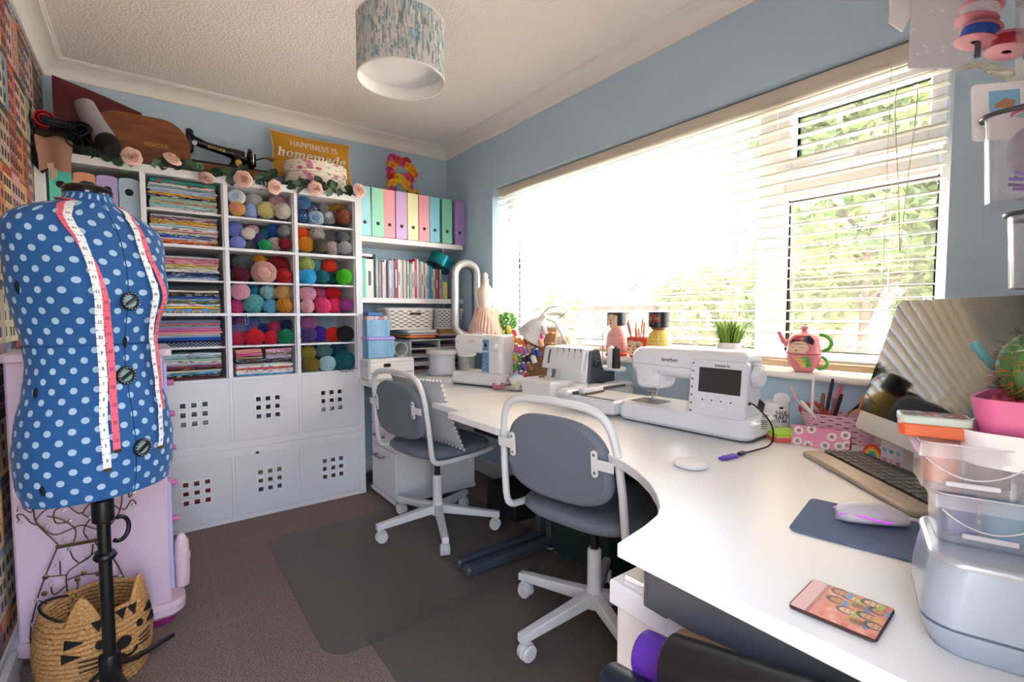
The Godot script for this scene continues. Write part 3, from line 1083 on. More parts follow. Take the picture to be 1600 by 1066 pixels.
# ------------------------------------------------------------------ balls of yarn: name, colour, second colour, x, y, radius, z
func build_yarn() -> void:
	var cubbies := [
		["top left yarn cubby", [["white", "e8e6e4", "", -1.389, 1.784, 0.0481, 0.227],["white and pale blue", "a8c4e4", "eceef0", -1.487, 1.780, 0.0415, 0.315],["fluffy pale pink", "f0b4cc", "", -1.267, 1.779, 0.0535, 0.259],["hot pink mixed", "f07aa8", "e8b060", -1.489, 1.712, 0.0387, 0.335],["light blue", "a4b8ec", "", -1.414, 1.720, 0.0438, 0.271],["pale yellow", "f0e29c", "", -1.336, 1.731, 0.0487, 0.295],["cream", "f0e6d8", "", -1.260, 1.729, 0.0465, 0.335]]],
		["second left yarn cubby", [["violet blue", "7f86d0", "", -1.489, 1.622, 0.0379, 0.243],["periwinkle", "7c88d8", "", -1.493, 1.591, 0.0368, 0.303],["pale pink", "e8bcc8", "", -1.399, 1.614, 0.0399, 0.219],["teal", "17808c", "", -1.339, 1.600, 0.0358, 0.247],["royal blue", "1f62bc", "", -1.299, 1.624, 0.0358, 0.291],["mid grey", "8a8e92", "", -1.251, 1.616, 0.0366, 0.335],["ivory", "ece2d8", "", -1.438, 1.585, 0.0337, 0.335],["soft violet", "8c94e0", "", -1.492, 1.528, 0.0368, 0.335],["stone grey", "8c9094", "", -1.424, 1.527, 0.0339, 0.267],["purple", "5c4aa0", "", -1.380, 1.562, 0.0342, 0.291],["emerald green", "159a58", "", -1.357, 1.525, 0.0344, 0.335],["pink and white twist", "e07888", "f4dce0", -1.295, 1.546, 0.0396, 0.283],["dark red", "96222e", "", -1.250, 1.543, 0.0354, 0.335]]],
		["third left yarn cubby", [["very dark grey", "3a3c40", "", -1.499, 1.437, 0.0421, 0.207],["charcoal", "54575b", "", -1.457, 1.420, 0.0537, 0.279],["mustard orange", "e89a1c", "", -1.364, 1.432, 0.0497, 0.219],["deep red", "9c1420", "", -1.274, 1.417, 0.0620, 0.259],["maroon", "5c1020", "", -1.482, 1.356, 0.0460, 0.335],["dusty pink", "d8a498", "", -1.366, 1.372, 0.0647, 0.335],["crimson", "b81420", "", -1.261, 1.357, 0.0472, 0.335]]],
		["top right yarn cubby", [["denim blue", "4c78ac", "", -1.142, 1.793, 0.0369, 0.335],["cream and navy swirl", "dcd4c8", "3c5888", -1.064, 1.780, 0.0519, 0.200],["tan and white", "b8a890", "e4e0d8", -0.987, 1.792, 0.0380, 0.207],["green, red and gold", "6a8058", "d89a20", -0.918, 1.778, 0.0548, 0.251],["light and dark blue", "78a8dc", "2c4c88", -1.139, 1.722, 0.0420, 0.271],["ice blue", "6c9cd8", "c8dcec", -1.063, 1.719, 0.0462, 0.287],["white and grey", "d4d4d4", "8c949c", -0.987, 1.731, 0.0420, 0.299],["gold and red", "c89428", "8a4438", -0.914, 1.739, 0.0502, 0.335]]],
		["second right yarn cubby", [["bright orange", "f8561c", "", -1.135, 1.618, 0.0420, 0.263],["taupe", "a89c94", "", -1.062, 1.618, 0.0426, 0.299],["slate grey", "787c80", "", -0.972, 1.612, 0.0498, 0.251],["pewter grey", "7c7e82", "", -0.904, 1.618, 0.0392, 0.319],["amber", "e08a18", "", -1.128, 1.555, 0.0455, 0.307],["dark olive", "5c5848", "", -1.055, 1.552, 0.0426, 0.335],["pale taupe", "c4b4ac", "", -0.973, 1.544, 0.0436, 0.299],["silver grey", "b4b8c0", "", -0.906, 1.548, 0.0418, 0.335]]],
		["third right yarn cubby", [["moss green", "a0ac58", "", -1.128, 1.434, 0.0459, 0.299],["aqua", "5cb8bc", "", -1.048, 1.438, 0.0433, 0.211],["scarlet", "f03c1c", "", -0.979, 1.434, 0.0477, 0.255],["sky blue", "2cb4ec", "", -1.130, 1.358, 0.0487, 0.335],["petrol", "0c6c78", "", -1.047, 1.365, 0.0408, 0.335],["dark pine", "085c58", "", -0.976, 1.363, 0.0389, 0.283],["lime green", "50d024", "", -0.914, 1.367, 0.0506, 0.335]]],
		["fourth left yarn cubby", [["rose pink", "e4a0b8", "", -1.487, 1.264, 0.0475, 0.335],["ocean blue", "1c7c9c", "", -1.410, 1.272, 0.0378, 0.239],["icy aqua", "a8d8dc", "", -1.332, 1.265, 0.0454, 0.267],["tan gold", "d8a864", "", -1.260, 1.265, 0.0464, 0.307],["magenta", "c43478", "", -1.498, 1.182, 0.0430, 0.259],["sea green", "5cb0ac", "", -1.413, 1.197, 0.0562, 0.275],["cornflower", "60b0d0", "", -1.331, 1.182, 0.0422, 0.299],["ochre", "d08420", "", -1.260, 1.187, 0.0464, 0.335]]],
		["fourth right yarn cubby", [["blush pink", "e8a4b4", "", -1.129, 1.259, 0.0475, 0.315],["dark rose", "c44c78", "", -1.040, 1.264, 0.0470, 0.215],["cherry red", "e81428", "", -0.957, 1.262, 0.0493, 0.235],["soft pink", "e0a4ac", "", -1.136, 1.184, 0.0402, 0.335],["bright pink", "f0407c", "", -1.051, 1.189, 0.0498, 0.335],["neon pink", "f83068", "", -0.962, 1.189, 0.0481, 0.283],["violet pink", "a43c94", "", -0.904, 1.197, 0.0399, 0.335]]],
		["fifth left yarn cubby", [["red and purple mixed", "e0482c", "5c4898", -1.471, 1.086, 0.0455, 0.200],["orange and blue plaid", "d84858", "3c78c0", -1.408, 1.073, 0.0442, 0.203],["navy", "24408c", "", -1.356, 1.052, 0.0326, 0.243],["raspberry", "b82c5c", "", -1.310, 1.060, 0.0378, 0.287],["dark navy", "1c2c5c", "", -1.250, 1.073, 0.0348, 0.307],["orange and teal mixed", "e4502c", "4c6cac", -1.489, 1.046, 0.0410, 0.255],["pinkish red", "c82848", "", -1.497, 1.001, 0.0399, 0.311],["fluffy red", "d81828", "", -1.423, 1.008, 0.0485, 0.335],["vivid red", "dc1c28", "", -1.336, 1.002, 0.0410, 0.319],["bottle green", "108858", "", -1.261, 1.007, 0.0467, 0.335]]],
		["fifth right yarn cubby", [["mauve", "9c5484", "", -1.121, 1.085, 0.0466, 0.299],["dark plum", "503c78", "", -1.132, 1.014, 0.0445, 0.335],["deep violet", "4c20a4", "", -1.048, 1.015, 0.0502, 0.235],["orange red", "f8301c", "", -0.966, 1.010, 0.0481, 0.263],["black", "18181c", "", -0.915, 1.014, 0.0514, 0.335]]],
		["lowest right yarn cubby", [["olive", "8c7c20", "", -1.128, 0.903, 0.0433, 0.295],["slate green", "4c7c7c", "", -1.035, 0.911, 0.0477, 0.295],["midnight teal", "0c4c70", "", -0.939, 0.910, 0.0514, 0.255],["dark mustard", "786420", "", -1.121, 0.834, 0.0470, 0.335],["pale mint", "b4dce4", "", -1.028, 0.835, 0.0481, 0.335],["deep teal", "0c6470", "", -0.925, 0.848, 0.0630, 0.335]]],
	]
	rng.seed = 404
	var shapes := []
	for i in 6:
		shapes.append(yarn_shape(i))
	var nm := noise_tex(0.35, 128, true, 8.0, 17)
	for c in cubbies:
		for q in c[1]:
			var t := thing("yarn_ball", "%s ball of yarn in the %s" % [q[0], c[0]], "yarn", Vector3(q[3], q[4], q[6]), 0.0, "balls of yarn in the cubes")
			var k := rng.randi() % 6
			var m := StandardMaterial3D.new()
			m.albedo_color = col(q[1])
			m.roughness = 0.95
			m.rim_enabled = true
			m.rim = 0.4
			m.normal_enabled = true
			m.normal_texture = nm
			tri(m, 14.0)
			var m2 := m
			if q[2] != "":
				m2 = m.duplicate()
				m2.albedo_color = col(q[2])
			var r: float = q[5]
			var bs := Basis.from_euler(Vector3(rng.randf_range(-0.5, 0.5), rng.randf_range(-0.5, 0.5), rng.randf() * TAU)).scaled(Vector3(r, r * 0.96, r))
			part("core", shapes[k][0], m, t, Transform3D(bs, Vector3.ZERO))
			part("strands", shapes[k][1], m2, t, Transform3D(bs, Vector3.ZERO))
	# loose tails that hang over shelf edges
	var b := B.new()
	var p := []
	for i in 17:
		var a := TAU * i / 16.0
		p.append(Vector3(0.007 * sin(a), 0.03 * cos(a), 0.0))
	b.tube(p, 0.0016, 5, true)
	var mesh := b.done()
	solo("yarn_tail", mesh, cloth("8fc4c8"), "pale teal loop of yarn hanging over the shelf edge below the sea green ball", "yarn", Vector3(-1.468, 1.105, KF + 0.003), 0.0, "yarn ends")
	solo("yarn_tail", mesh, cloth("4ab4e4"), "sky blue loop of yarn hanging over the shelf edge below the sky blue ball", "yarn", Vector3(-1.128, 1.285, KF + 0.003), 0.0, "yarn ends")
	b = B.new()
	p = []
	for i in 40:
		var a := i * 0.62
		p.append(Vector3(-0.045 + 0.0022 * i + 0.014 * sin(a), 0.004 + 0.007 * cos(a * 1.3), 0.004 * sin(a * 0.7)))
	b.tube(p, 0.0012, 4)
	solo("yarn_tail", b, cloth("1c5c64"), "tangle of deep teal yarn ends on the edge under the deep teal ball", "yarn", Vector3(-0.93, ROWS[2] - 0.008, KF + 0.006), 0.0, "yarn ends")

func yarn_shape(k: int) -> Array:
	var core := B.new()
	core.ell(Vector3.ZERO, Vector3(0.93, 0.93, 0.93), 14, 9)
	var s := B.new()
	var tw := [0.5, 0.9, 0.7, 1.1, 0.35, 0.8][k] as float
	for band in 5:
		var ax := Vector3(sin(band * 1.3 + k) * tw, cos(band * 1.3 + k) * tw, 1.0).normalized()
		var u := ax.cross(Vector3(0.31, 0.93, 0.17)).normalized()
		var w := ax.cross(u)
		for i in 5:
			var o := -0.6 + 0.3 * i + rng.randf_range(-0.05, 0.05)
			var rr := sqrt(1.0 - o * o) * 0.955
			var p := []
			var wob := rng.randf() * TAU
			for j in 20:
				var a := TAU * j / 20.0
				var q := u * cos(a) * rr + w * sin(a) * rr + ax * (o + 0.07 * sin(2.0 * a + wob))
				p.append(q.normalized() * (0.955 + 0.012 * band))
			s.tube(p, 0.055, 5, true)
	return [core.done(), s.done()]

# ------------------------------------------------------------------ ceiling lamp
func build_lamp() -> void:
	var c := Vector3(-1.15, 1.965, 1.735)
	var t := thing("ceiling_lamp", "drum ceiling lamp with a blue and grey brush-stroke shade", "lamp", c)
	var n := 512
	var im := Image.create(n, 256, false, Image.FORMAT_RGB8)
	im.fill(col("d2d2cf"))
	rng.seed = 31
	var cs := ["7fa6b4", "8f9196", "b9bcbb", "5f8496", "a8c4d6", "dfe2e2", "c8c9c6", "e6e6e4", "6f7c8c"]
	for i in 1900:
		var x := rng.randi() % n
		var patch := sin(x * 0.05) + sin(x * 0.023 + 1.0)
		var y := rng.randi() % 256
		var c1: Color = col(cs[rng.randi() % cs.size()])
		if sin(x * 0.037) * cos(y * 0.045 + patch) > 0.35:
			c1 = col(["7fa6b4", "5f8ca4", "8fb6cc"][rng.randi() % 3])
		im.fill_rect(Rect2i(x, y, rng.randi_range(1, 4), rng.randi_range(14, 60)), c1.lerp(col("d2d2cf"), rng.randf() * 0.6))
	var sm := StandardMaterial3D.new()
	sm.albedo_texture = pic(im)
	sm.roughness = 0.85
	sm.backlight_enabled = true
	sm.backlight = Color(0.25, 0.25, 0.25)
	sm.cull_mode = BaseMaterial3D.CULL_DISABLED
	var b := B.new()
	b.lathe([Vector2(0.152, 0.0), Vector2(0.152, 0.195)], 64)
	part("shade", b, sm, t)
	b = B.new()
	b.lathe([Vector2(0.1505, 0.002), Vector2(0.1505, 0.193)], 64)
	part("shade_lining", b, mat("f4f3f1", 0.8), t)
	for y in [0.0, 0.195]:
		b = B.new()
		b.lathe([Vector2(0.1495, y - 0.003), Vector2(0.1535, y - 0.003), Vector2(0.1535, y - 0.003), Vector2(0.1535, y + 0.003), Vector2(0.1535, y + 0.003), Vector2(0.1495, y + 0.003), Vector2(0.1495, y + 0.003), Vector2(0.1495, y - 0.003)], 64)
		part("rim_band", b, mat("e9ebeb", 0.6), t)
	b = B.new()
	b.prism(B.ring2(0.1495, 0.1495, 64), 0.04, 0.043, 0.0, up())
	var dm := mat("e8ebef", 0.6).duplicate() as StandardMaterial3D
	dm.backlight_enabled = true
	dm.backlight = Color(0.3, 0.3, 0.3)
	part("diffuser", b, dm, t)
	b = B.new()
	b.tube([Vector3(0, 0.15, 0), Vector3(0, CEIL - c.y - 0.02, 0)], 0.004, 8)
	b.lathe([Vector2(0, CEIL - c.y - 0.03), Vector2(0.045, CEIL - c.y - 0.026), Vector2(0.05, CEIL - c.y)], 24)
	for i in 3:
		var a := TAU * i / 3.0
		b.tube([Vector3(0, 0.17, 0), Vector3(cos(a) * 0.15, 0.193, sin(a) * 0.15)], 0.002, 5)
	part("cord_and_rose", b, mat("f0f0f0", 0.5), t)

# ------------------------------------------------------------------ on top of the cube shelving
func roll_sheet(l: float, r: float, turns: float, thick: float, flatten := 1.0) -> B:   # a rolled sheet along z, its spiral end at z = 0
	var b := B.new()
	var n := int(18 * turns)
	var out := []
	var inn := []
	for i in n + 1:
		var a := TAU * turns * i / n
		var q := r * (1.0 - 0.72 * float(i) / n)
		out.append(Vector2(cos(a) * q, sin(a) * q * flatten))
		inn.append(Vector2(cos(a) * (q - thick), sin(a) * (q - thick) * flatten))
	var rows := [PackedVector3Array(), PackedVector3Array(), PackedVector3Array(), PackedVector3Array()]
	for i in n + 1:
		rows[0].append(Vector3(out[i].x, out[i].y, -l))
		rows[1].append(Vector3(out[i].x, out[i].y, 0))
		rows[2].append(Vector3(inn[i].x, inn[i].y, 0))
		rows[3].append(Vector3(inn[i].x, inn[i].y, -l))
	for k in 3:
		b.grid([rows[k], rows[k + 1]], false, false, false, -1)
	return b

func rose_mesh() -> B:
	var b := B.new()
	for layer in 4:
		var k: int = [3, 4, 5, 6][layer]
		var r: float = [0.26, 0.48, 0.74, 1.0][layer]
		var top: float = [0.82, 0.74, 0.60, 0.42][layer]
		for i in k:
			var a0 := TAU * i / k + layer * 0.7
			var rows := []
			for v in 6:
				var f := v / 5.0
				var row := PackedVector3Array()
				for u in 6:
					var g := u / 5.0 - 0.5
					var a := a0 + g * TAU / k * 1.12
					var open := r * (0.25 + 0.75 * pow(sin(f * PI * 0.5), 0.7)) * (1.0 - 0.5 * g * g) + 0.10 * r * f * f
					var hgt := top * sin(f * PI * (0.52 + 0.10 * layer)) * (1.0 - 0.35 * g * g) - 0.05 * layer * absf(g)
					row.append(Vector3(cos(a) * open, sin(a) * open, hgt))
				rows.append(row)
			b.grid(rows)
	b.ell(Vector3(0, 0, 0.2), Vector3(0.16, 0.16, 0.55), 8, 6)
	b.ell(Vector3(0, 0, 0.05), Vector3(0.6, 0.6, 0.2), 10, 5)
	return b

func build_top_of_storage() -> void:
	var Y := 1.869
	rng.seed = 8
	# rolled sheets in the left corner
	var b := B.new()
	var rows := []
	for i in 8:
		var f := i / 7.0
		var row := PackedVector3Array()
		for j in 20:
			var a := TAU * j / 20.0
			var ry := lerpf(0.125, 0.03, f) * (1.0 + 0.05 * sin(3.0 * a + f * 5.0))
			var rz := lerpf(0.03, 0.035, f)
			row.append(Vector3(-2.235 + 0.345 * f, 2.19 - 0.02 * f + ry * sin(a), 0.085 + 0.02 * f + rz * cos(a)))
		rows.append(row)
	b.loft(rows)
	solo("leather_roll", b, mat("5e1119", 0.45), "dark red leather roll leaning into the wall corner above the wooden case", "leather roll")
	solo("felt_roll", roll_sheet(0.3, 0.042, 2.2, 0.006), cloth("b3272b"), "bright red felt roll with spiral end showing, beside the papered wall", "fabric roll", Vector3(-2.234, 1.99, 0.43), 4.0)
	solo("vinyl_roll", roll_sheet(0.3, 0.045, 2.0, 0.005, 0.9), mat("141923", 0.35), "shiny navy vinyl roll, end on, left of the grey roll", "fabric roll", Vector3(-2.115, 1.964, 0.455), -8.0)
	solo("vinyl_roll", roll_sheet(0.26, 0.048, 1.6, 0.005, 0.8), cloth("17161a"), "matt black roll under the navy roll, drooping over the front edge", "fabric roll", Vector3(-2.13, Y + 0.041, 0.45), 4.0)
	b = B.new()
	b.tube([Vector3(-2.105, 2.125, 0.30), Vector3(-2.075, 2.04, 0.345), Vector3(-2.025, 1.935, 0.42)], [0.04, 0.045, 0.046], 20)
	var o := solo("felt_roll", b, cloth("a09ca0"), "pale grey felt roll slanting across the left end of the wooden case", "fabric roll")
	b = B.new()
	b.tube([Vector3(0.004, 0.004, -0.032), Vector3(0.012, -0.02, 0.0), Vector3(0.024, -0.04, 0.015)], [0.047, 0.049, 0.036], 14)
	o = solo("black_cloth", b, cloth("101012"), "black cloth bunched in the lower mouth of the grey roll", "fabric", Vector3(-2.028, 1.93, 0.455))
	b = B.new()
	for i in 4:
		b.add(folded(0.11, 0.009, 0.25, 1), mv(0.0, 0.0095 * i, 0.01 * sin(i * 2.0)))
	solo("folded_felt", b, cloth("232629"), "folded charcoal felt with a rounded edge between the red and navy rolls", "fabric", Vector3(-2.185, Y + 0.095, 0.44), 6.0)
	b = B.new()   # felt under it, down to the board
	for i in 5:
		b.add(folded(0.13, 0.018, 0.24, 2), mv(0.004 * (i % 2), 0.0185 * i, 0.0))
	solo("folded_felt", b, cloth("3a302e"), "dark brown folded felt pile on the shelving's left corner, under the rolls", "fabric", Vector3(-2.205, Y + 0.001, 0.385), 0.0)
	# suede flap over the front edge
	b = B.new()
	rows = []
	for i in 9:
		var f := i / 8.0
		var row := PackedVector3Array()
		for j in 9:
			var g := j / 8.0 - 0.5
			var y := Y + 0.052 - maxf(0.0, f - 0.3) * 0.20 + 0.006 * sin(g * 9.0 + f * 3.0) - (0.03 * absf(g) if f > 0.9 else 0.0)
			row.append(Vector3(-2.205 + g * (0.115 + 0.01 * sin(f * 5.0)), y, 0.385 + minf(f, 0.35) * 0.13 + 0.006 * sin(g * 7.0)))
		rows.append(row)
	b.grid(rows)
	var tan := cloth("a37c66").duplicate() as StandardMaterial3D
	tan.cull_mode = BaseMaterial3D.CULL_DISABLED
	solo("suede_piece", b, tan, "tan suede piece hanging over the front edge above the mint file", "fabric")
	b = B.new()
	b.prism(PackedVector2Array([Vector2(-0.018, 0.0), Vector2(0.02, 0.01), Vector2(0.012, -0.055), Vector2(-0.004, -0.075)]), 0.0, 0.004, 0.001)
	solo("leather_scrap", b, cloth("cbb093"), "small cream leather tail hanging below the tan suede", "fabric", Vector3(-2.215, 1.8, 0.425))
	b = B.new()
	b.prism(PackedVector2Array([Vector2(-0.028, 0.02), Vector2(0.02, 0.03), Vector2(0.026, -0.06), Vector2(0.0, -0.09), Vector2(-0.03, -0.05)]), 0.0, 0.012, 0.003)
	solo("leather_scrap", b, cloth("141416"), "black leather flap hanging beside the wallpaper, left of the tan suede", "fabric", Vector3(-2.25, 1.845, 0.405))
	# wooden case
	var wood := StandardMaterial3D.new()
	wood.albedo_texture = noise_tex(0.02, 256, false, 1.0, 41, ramp([[0.2, "6b3718"], [0.5, "78401d"], [0.8, "854a22"]]))
	wood.uv1_triplanar = true
	wood.uv1_scale = Vector3(0.8, 5, 0.8)
	wood.roughness = 0.4
	var t := thing("sewing_machine_case", "brown bentwood sewing machine case with gold lettering and rounded ends", "case", Vector3(-1.895, Y, 0.145))
	var poly := PackedVector2Array([Vector2(-0.205, 0), Vector2(0.205, 0)])
	for i in 9:
		var a := PI * 0.5 * i / 8.0
		poly.append(Vector2(0.205 - 0.12 + 0.12 * cos(a), 0.275 - 0.13 + 0.13 * sin(a)))
	for i in 9:
		var a := PI * 0.5 + PI * 0.5 * i / 8.0
		poly.append(Vector2(-0.205 + 0.12 + 0.12 * cos(a), 0.275 - 0.13 + 0.13 * sin(a)))
	b = B.new()
	b.prism(poly, -0.11, 0.11, 0.004)
	part("bentwood_cover", b, wood, t)
	var gold := mat("c9a24a", 0.35, 0.6)
	txt("gold_lettering", "SINGER", 0.02, gold, t, mv(0.06, 0.135, 0.1104), "Droid Serif")
	# hand crank machine
	t = thing("hand_crank_machine", "old black hand crank sewing machine on a wooden base", "sewing machine", Vector3(-1.50, Y, 0.16))
	b = B.new()
	b.box(Vector3(0, 0.045, 0), Vector3(0.42, 0.09, 0.17), 0.006)
	part("wooden_base", b, wood, t)
	var black := mat("0d0d0f", 0.18)
	var chrome := mat("d8d8d6", 0.2, 0.9)
	b = B.new()
	b.box(Vector3(0.0, 0.096, 0), Vector3(0.37, 0.012, 0.15), 0.004)
	part("bed_plate", b, black, t)
	b = B.new()
	rows = []
	for q in [[-0.20, 0.262, 0.018, 0.026], [-0.185, 0.25, 0.03, 0.03], [-0.16, 0.222, 0.026, 0.028], [-0.10, 0.205, 0.021, 0.026], [-0.02, 0.192, 0.024, 0.027], [0.04, 0.182, 0.034, 0.034], [0.075, 0.17, 0.04, 0.038], [0.085, 0.168, 0.036, 0.036]]:
		var row := PackedVector3Array()
		for j in 16:
			row.append(Vector3(q[0], q[1] + sin(TAU * j / 16.0) * q[2], cos(TAU * j / 16.0) * q[3]))
		rows.append(row)
	b.loft(rows)
	rows = []
	for q in [[0.10, 0.030, 0.055, 0.046], [0.12, 0.034, 0.046, 0.040], [0.145, 0.042, 0.04, 0.038], [0.175, 0.046, 0.042, 0.038]]:
		var row := PackedVector3Array()
		for j in 16:
			row.append(Vector3(q[1] + cos(TAU * j / 16.0) * q[2] * 0.8, q[0], sin(TAU * j / 16.0) * q[3]))
		rows.append(row)
	b.loft(rows)
	part("arm", b, black, t)
	b = B.new()
	b.box(Vector3(-0.185, 0.215, 0), Vector3(0.034, 0.13, 0.05), 0.01)
	part("head", b, black, t)
	b = B.new()
	b.box(Vector3(-0.203, 0.215, 0), Vector3(0.003, 0.125, 0.044), 0.001)
	b.tube([Vector3(-0.186, 0.15, 0.0), Vector3(-0.186, 0.108, 0.0)], 0.004, 8)
	b.tube([Vector3(-0.176, 0.15, 0.005), Vector3(-0.176, 0.112, 0.005)], 0.003, 8)
	b.box(Vector3(-0.186, 0.106, 0), Vector3(0.018, 0.003, 0.012))
	b.prism(B.ring2(0.014, 0.014, 16), 0.02, 0.032, 0.002, mv(-0.165, 0.2, 0.006))
	b.tube([Vector3(-0.02, 0.21, 0), Vector3(-0.02, 0.255, 0)], 0.0015, 6)
	part("needle_bar_and_faceplate", b, chrome, t)
	txt("gold_lettering", "SINGER", 0.016, gold, t, eul(0, 0, -8, Vector3(-0.06, 0.192, 0.0268)), "Droid Serif", true)
	b = B.new()
	b.prism(B.ring2(0.017, 0.021, 20), 0.0, 0.004, 0.001, mv(0.044, 0.128, 0.0385))
	part("brass_medallion", b, mat("c9a24a", 0.3, 0.8), t)
	b = B.new()
	b.tube([Vector3(0.085, 0.168, 0), Vector3(0.135, 0.168, 0)], 0.018, 14)
	b.lathe([Vector2(0.045, -0.009), Vector2(0.058, -0.009), Vector2(0.062, 0.0), Vector2(0.058, 0.009), Vector2(0.045, 0.009), Vector2(0.045, -0.009)], 28, Transform3D(Basis(Vector3(0, 1, 0), Vector3(1, 0, 0), Vector3(0, 0, 1)), Vector3(0.105, 0.168, 0)))
	for i in 4:
		b.tube([Vector3(0.105, 0.168, 0), Vector3(0.105, 0.168 + 0.048 * cos(TAU * i / 4.0), 0.048 * sin(TAU * i / 4.0))], 0.005, 6)
	part("hand_wheel", b, black, t)
	b = B.new()
	b.prism(B.ring2(0.036, 0.036, 24), 0.0, 0.014, 0.004, Transform3D(AX, Vector3(0.072, 0.19, 0.026)))
	b.lathe([Vector2(0.056, -0.003), Vector2(0.0605, -0.003), Vector2(0.0605, 0.003), Vector2(0.056, 0.003)], 28, Transform3D(Basis(Vector3(0, 1, 0), Vector3(1, 0, 0), Vector3(0, 0, 1)), Vector3(0.117, 0.168, 0)))
	part("chrome_wheel_rim", b, chrome, t)
	b = B.new()
	b.box(Vector3(0.125, 0.16, 0.02), Vector3(0.018, 0.08, 0.05), 0.008)
	b.tube([Vector3(0.135, 0.165, 0.03), Vector3(0.165, 0.178, 0.035), Vector3(0.185, 0.185, 0.035)], 0.004, 8)
	part("crank_arm", b, black, t)
	b = B.new()
	b.lathe([Vector2(0, 0), Vector2(0.007, 0.001), Vector2(0.008, 0.012), Vector2(0.012, 0.03), Vector2(0.012, 0.042), Vector2(0.007, 0.05), Vector2(0, 0.051)], 14, eul(0, 0, -97, Vector3(0.183, 0.186, 0.035)))
	part("crank_handle", b, mat("8a4a20", 0.4), t)
	# cushion with lettering, held up by a box
	b = B.new()
	b.box(Vector3(0, 0.06, 0), Vector3(0.30, 0.12, 0.11), 0.006)
	solo("card_box", b, mat("d9d2c4", 0.8), "plain cream box behind the floral hat box, under the yellow cushion", "box", Vector3(-1.02, Y, 0.07))
	t = thing("cushion", "mustard yellow oblong cushion printed with white words", "cushion", Vector3(-1.015, Y + 0.121, 0.085))
	t.rotation.x = deg_to_rad(-7)
	b = B.new()
	pillow(b, 0.49, 0.285, 0.085)
	part("cover", b, cloth("d9a030"), t, mv(0, 0.145, 0))
	b = B.new()
	pillow_edge(b, 0.49, 0.285, 0.0028)
	part("piping", b, cloth("f0e6d8"), t, mv(0, 0.145, 0))
	var wt := mat("f6f1ea", 0.8)
	txt("printed_words", "HAPPINESS IS", 0.034, wt, t, mv(0, 0.205, 0.0445))
	txt("printed_words", "homemade", 0.054, wt, t, mv(-0.01, 0.138, 0.0475), "Droid Serif", true, 0.0008, true)
	# floral hat box
	t = thing("hat_box", "round cream hat box with a pink rose print, in front of the cushion", "box", Vector3(-1.04, Y, 0.225))
	var fm := StandardMaterial3D.new()
	fm.albedo_texture = rose_print("efe8d8", 768, 90, 24)
	fm.roughness = 0.6
	b = B.new()
	b.prism(B.ring2(0.178, 0.135, 48), 0.0, 0.11, 0.0, up(), true, true)
	part("box_body", b, fm, t)
	b = B.new()
	b.prism(B.ring2(0.185, 0.142, 48), 0.1105, 0.175, 0.0, up(), true, true)
	part("box_lid", b, fm, t)
	# garland of roses
	t = thing("rose_garland", "garland of pale pink artificial roses and dark leaves along the shelving's top", "garland")
	var path := []
	for i in 45:
		var x := -2.06 + 1.225 * i / 44.0
		path.append(Vector3(x, Y + 0.012 + 0.008 * sin(x * 17.0), 0.372 + 0.01 * sin(x * 11.0)))
	b = B.new()
	b.tube(path, 0.0025, 6)
	part("stem", b, mat("54603c", 0.7), t)
	var rm := rose_mesh().done()
	var pink := mat("f2cabc", 0.7).duplicate() as StandardMaterial3D
	pink.subsurf_scatter_enabled = true
	pink.subsurf_scatter_strength = 0.08
	pink.cull_mode = BaseMaterial3D.CULL_DISABLED
	for q in [[-1.938, 1.888, 0.041, 0, 10], [-1.779, 1.902, 0.038, -35, 30], [-1.632, 1.845, 0.036, 55, -20], [-1.465, 1.862, 0.043, 20, -15], [-1.315, 1.842, 0.039, 10, 20], [-1.096, 1.866, 0.040, 0, 0], [-0.842, 1.893, 0.042, -5, 20]]:
		part("rose", rm, pink, t, Transform3D(Basis.from_euler(Vector3(deg_to_rad(q[3]), deg_to_rad(q[4]), q[0] * 5.0)).scaled(Vector3.ONE * q[2]), Vector3(q[0], q[1], 0.405)))
	b = B.new()
	rows = []
	for i in 6:
		var f := i / 5.0
		var w := sin(PI * clampf(f * 0.92 + 0.04, 0, 1)) * 0.42
		rows.append(PackedVector3Array([Vector3(-w, f, 0.10 * w), Vector3(-w * 0.5, f, -0.02), Vector3(0, f, -0.06 + 0.1 * f * f), Vector3(w * 0.5, f, -0.02), Vector3(w, f, 0.10 * w)]))
	b.grid(rows)
	var lm := b.done()
	var gm := mat("2c4433", 0.55).duplicate() as StandardMaterial3D
	gm.cull_mode = BaseMaterial3D.CULL_DISABLED
	var gm2 := gm.duplicate() as StandardMaterial3D
	gm2.albedo_color = col("4d6b4f")
	for i in 84:
		var p: Vector3 = path[(i * 37) % 44]
		if p.x > -1.93 and p.x < -1.86:
			continue
		var s := rng.randf_range(0.045, 0.068)
		part("leaf", lm, gm2 if rng.randf() < 0.25 else gm, t, Transform3D(Basis.from_euler(Vector3(rng.randf_range(-0.2, 0.9), rng.randf_range(-0.5, 0.5), rng.randf_range(0.5, 5.7))).scaled(Vector3.ONE * s), p + Vector3(0, rng.randf_range(-0.006, 0.012), 0.022)))

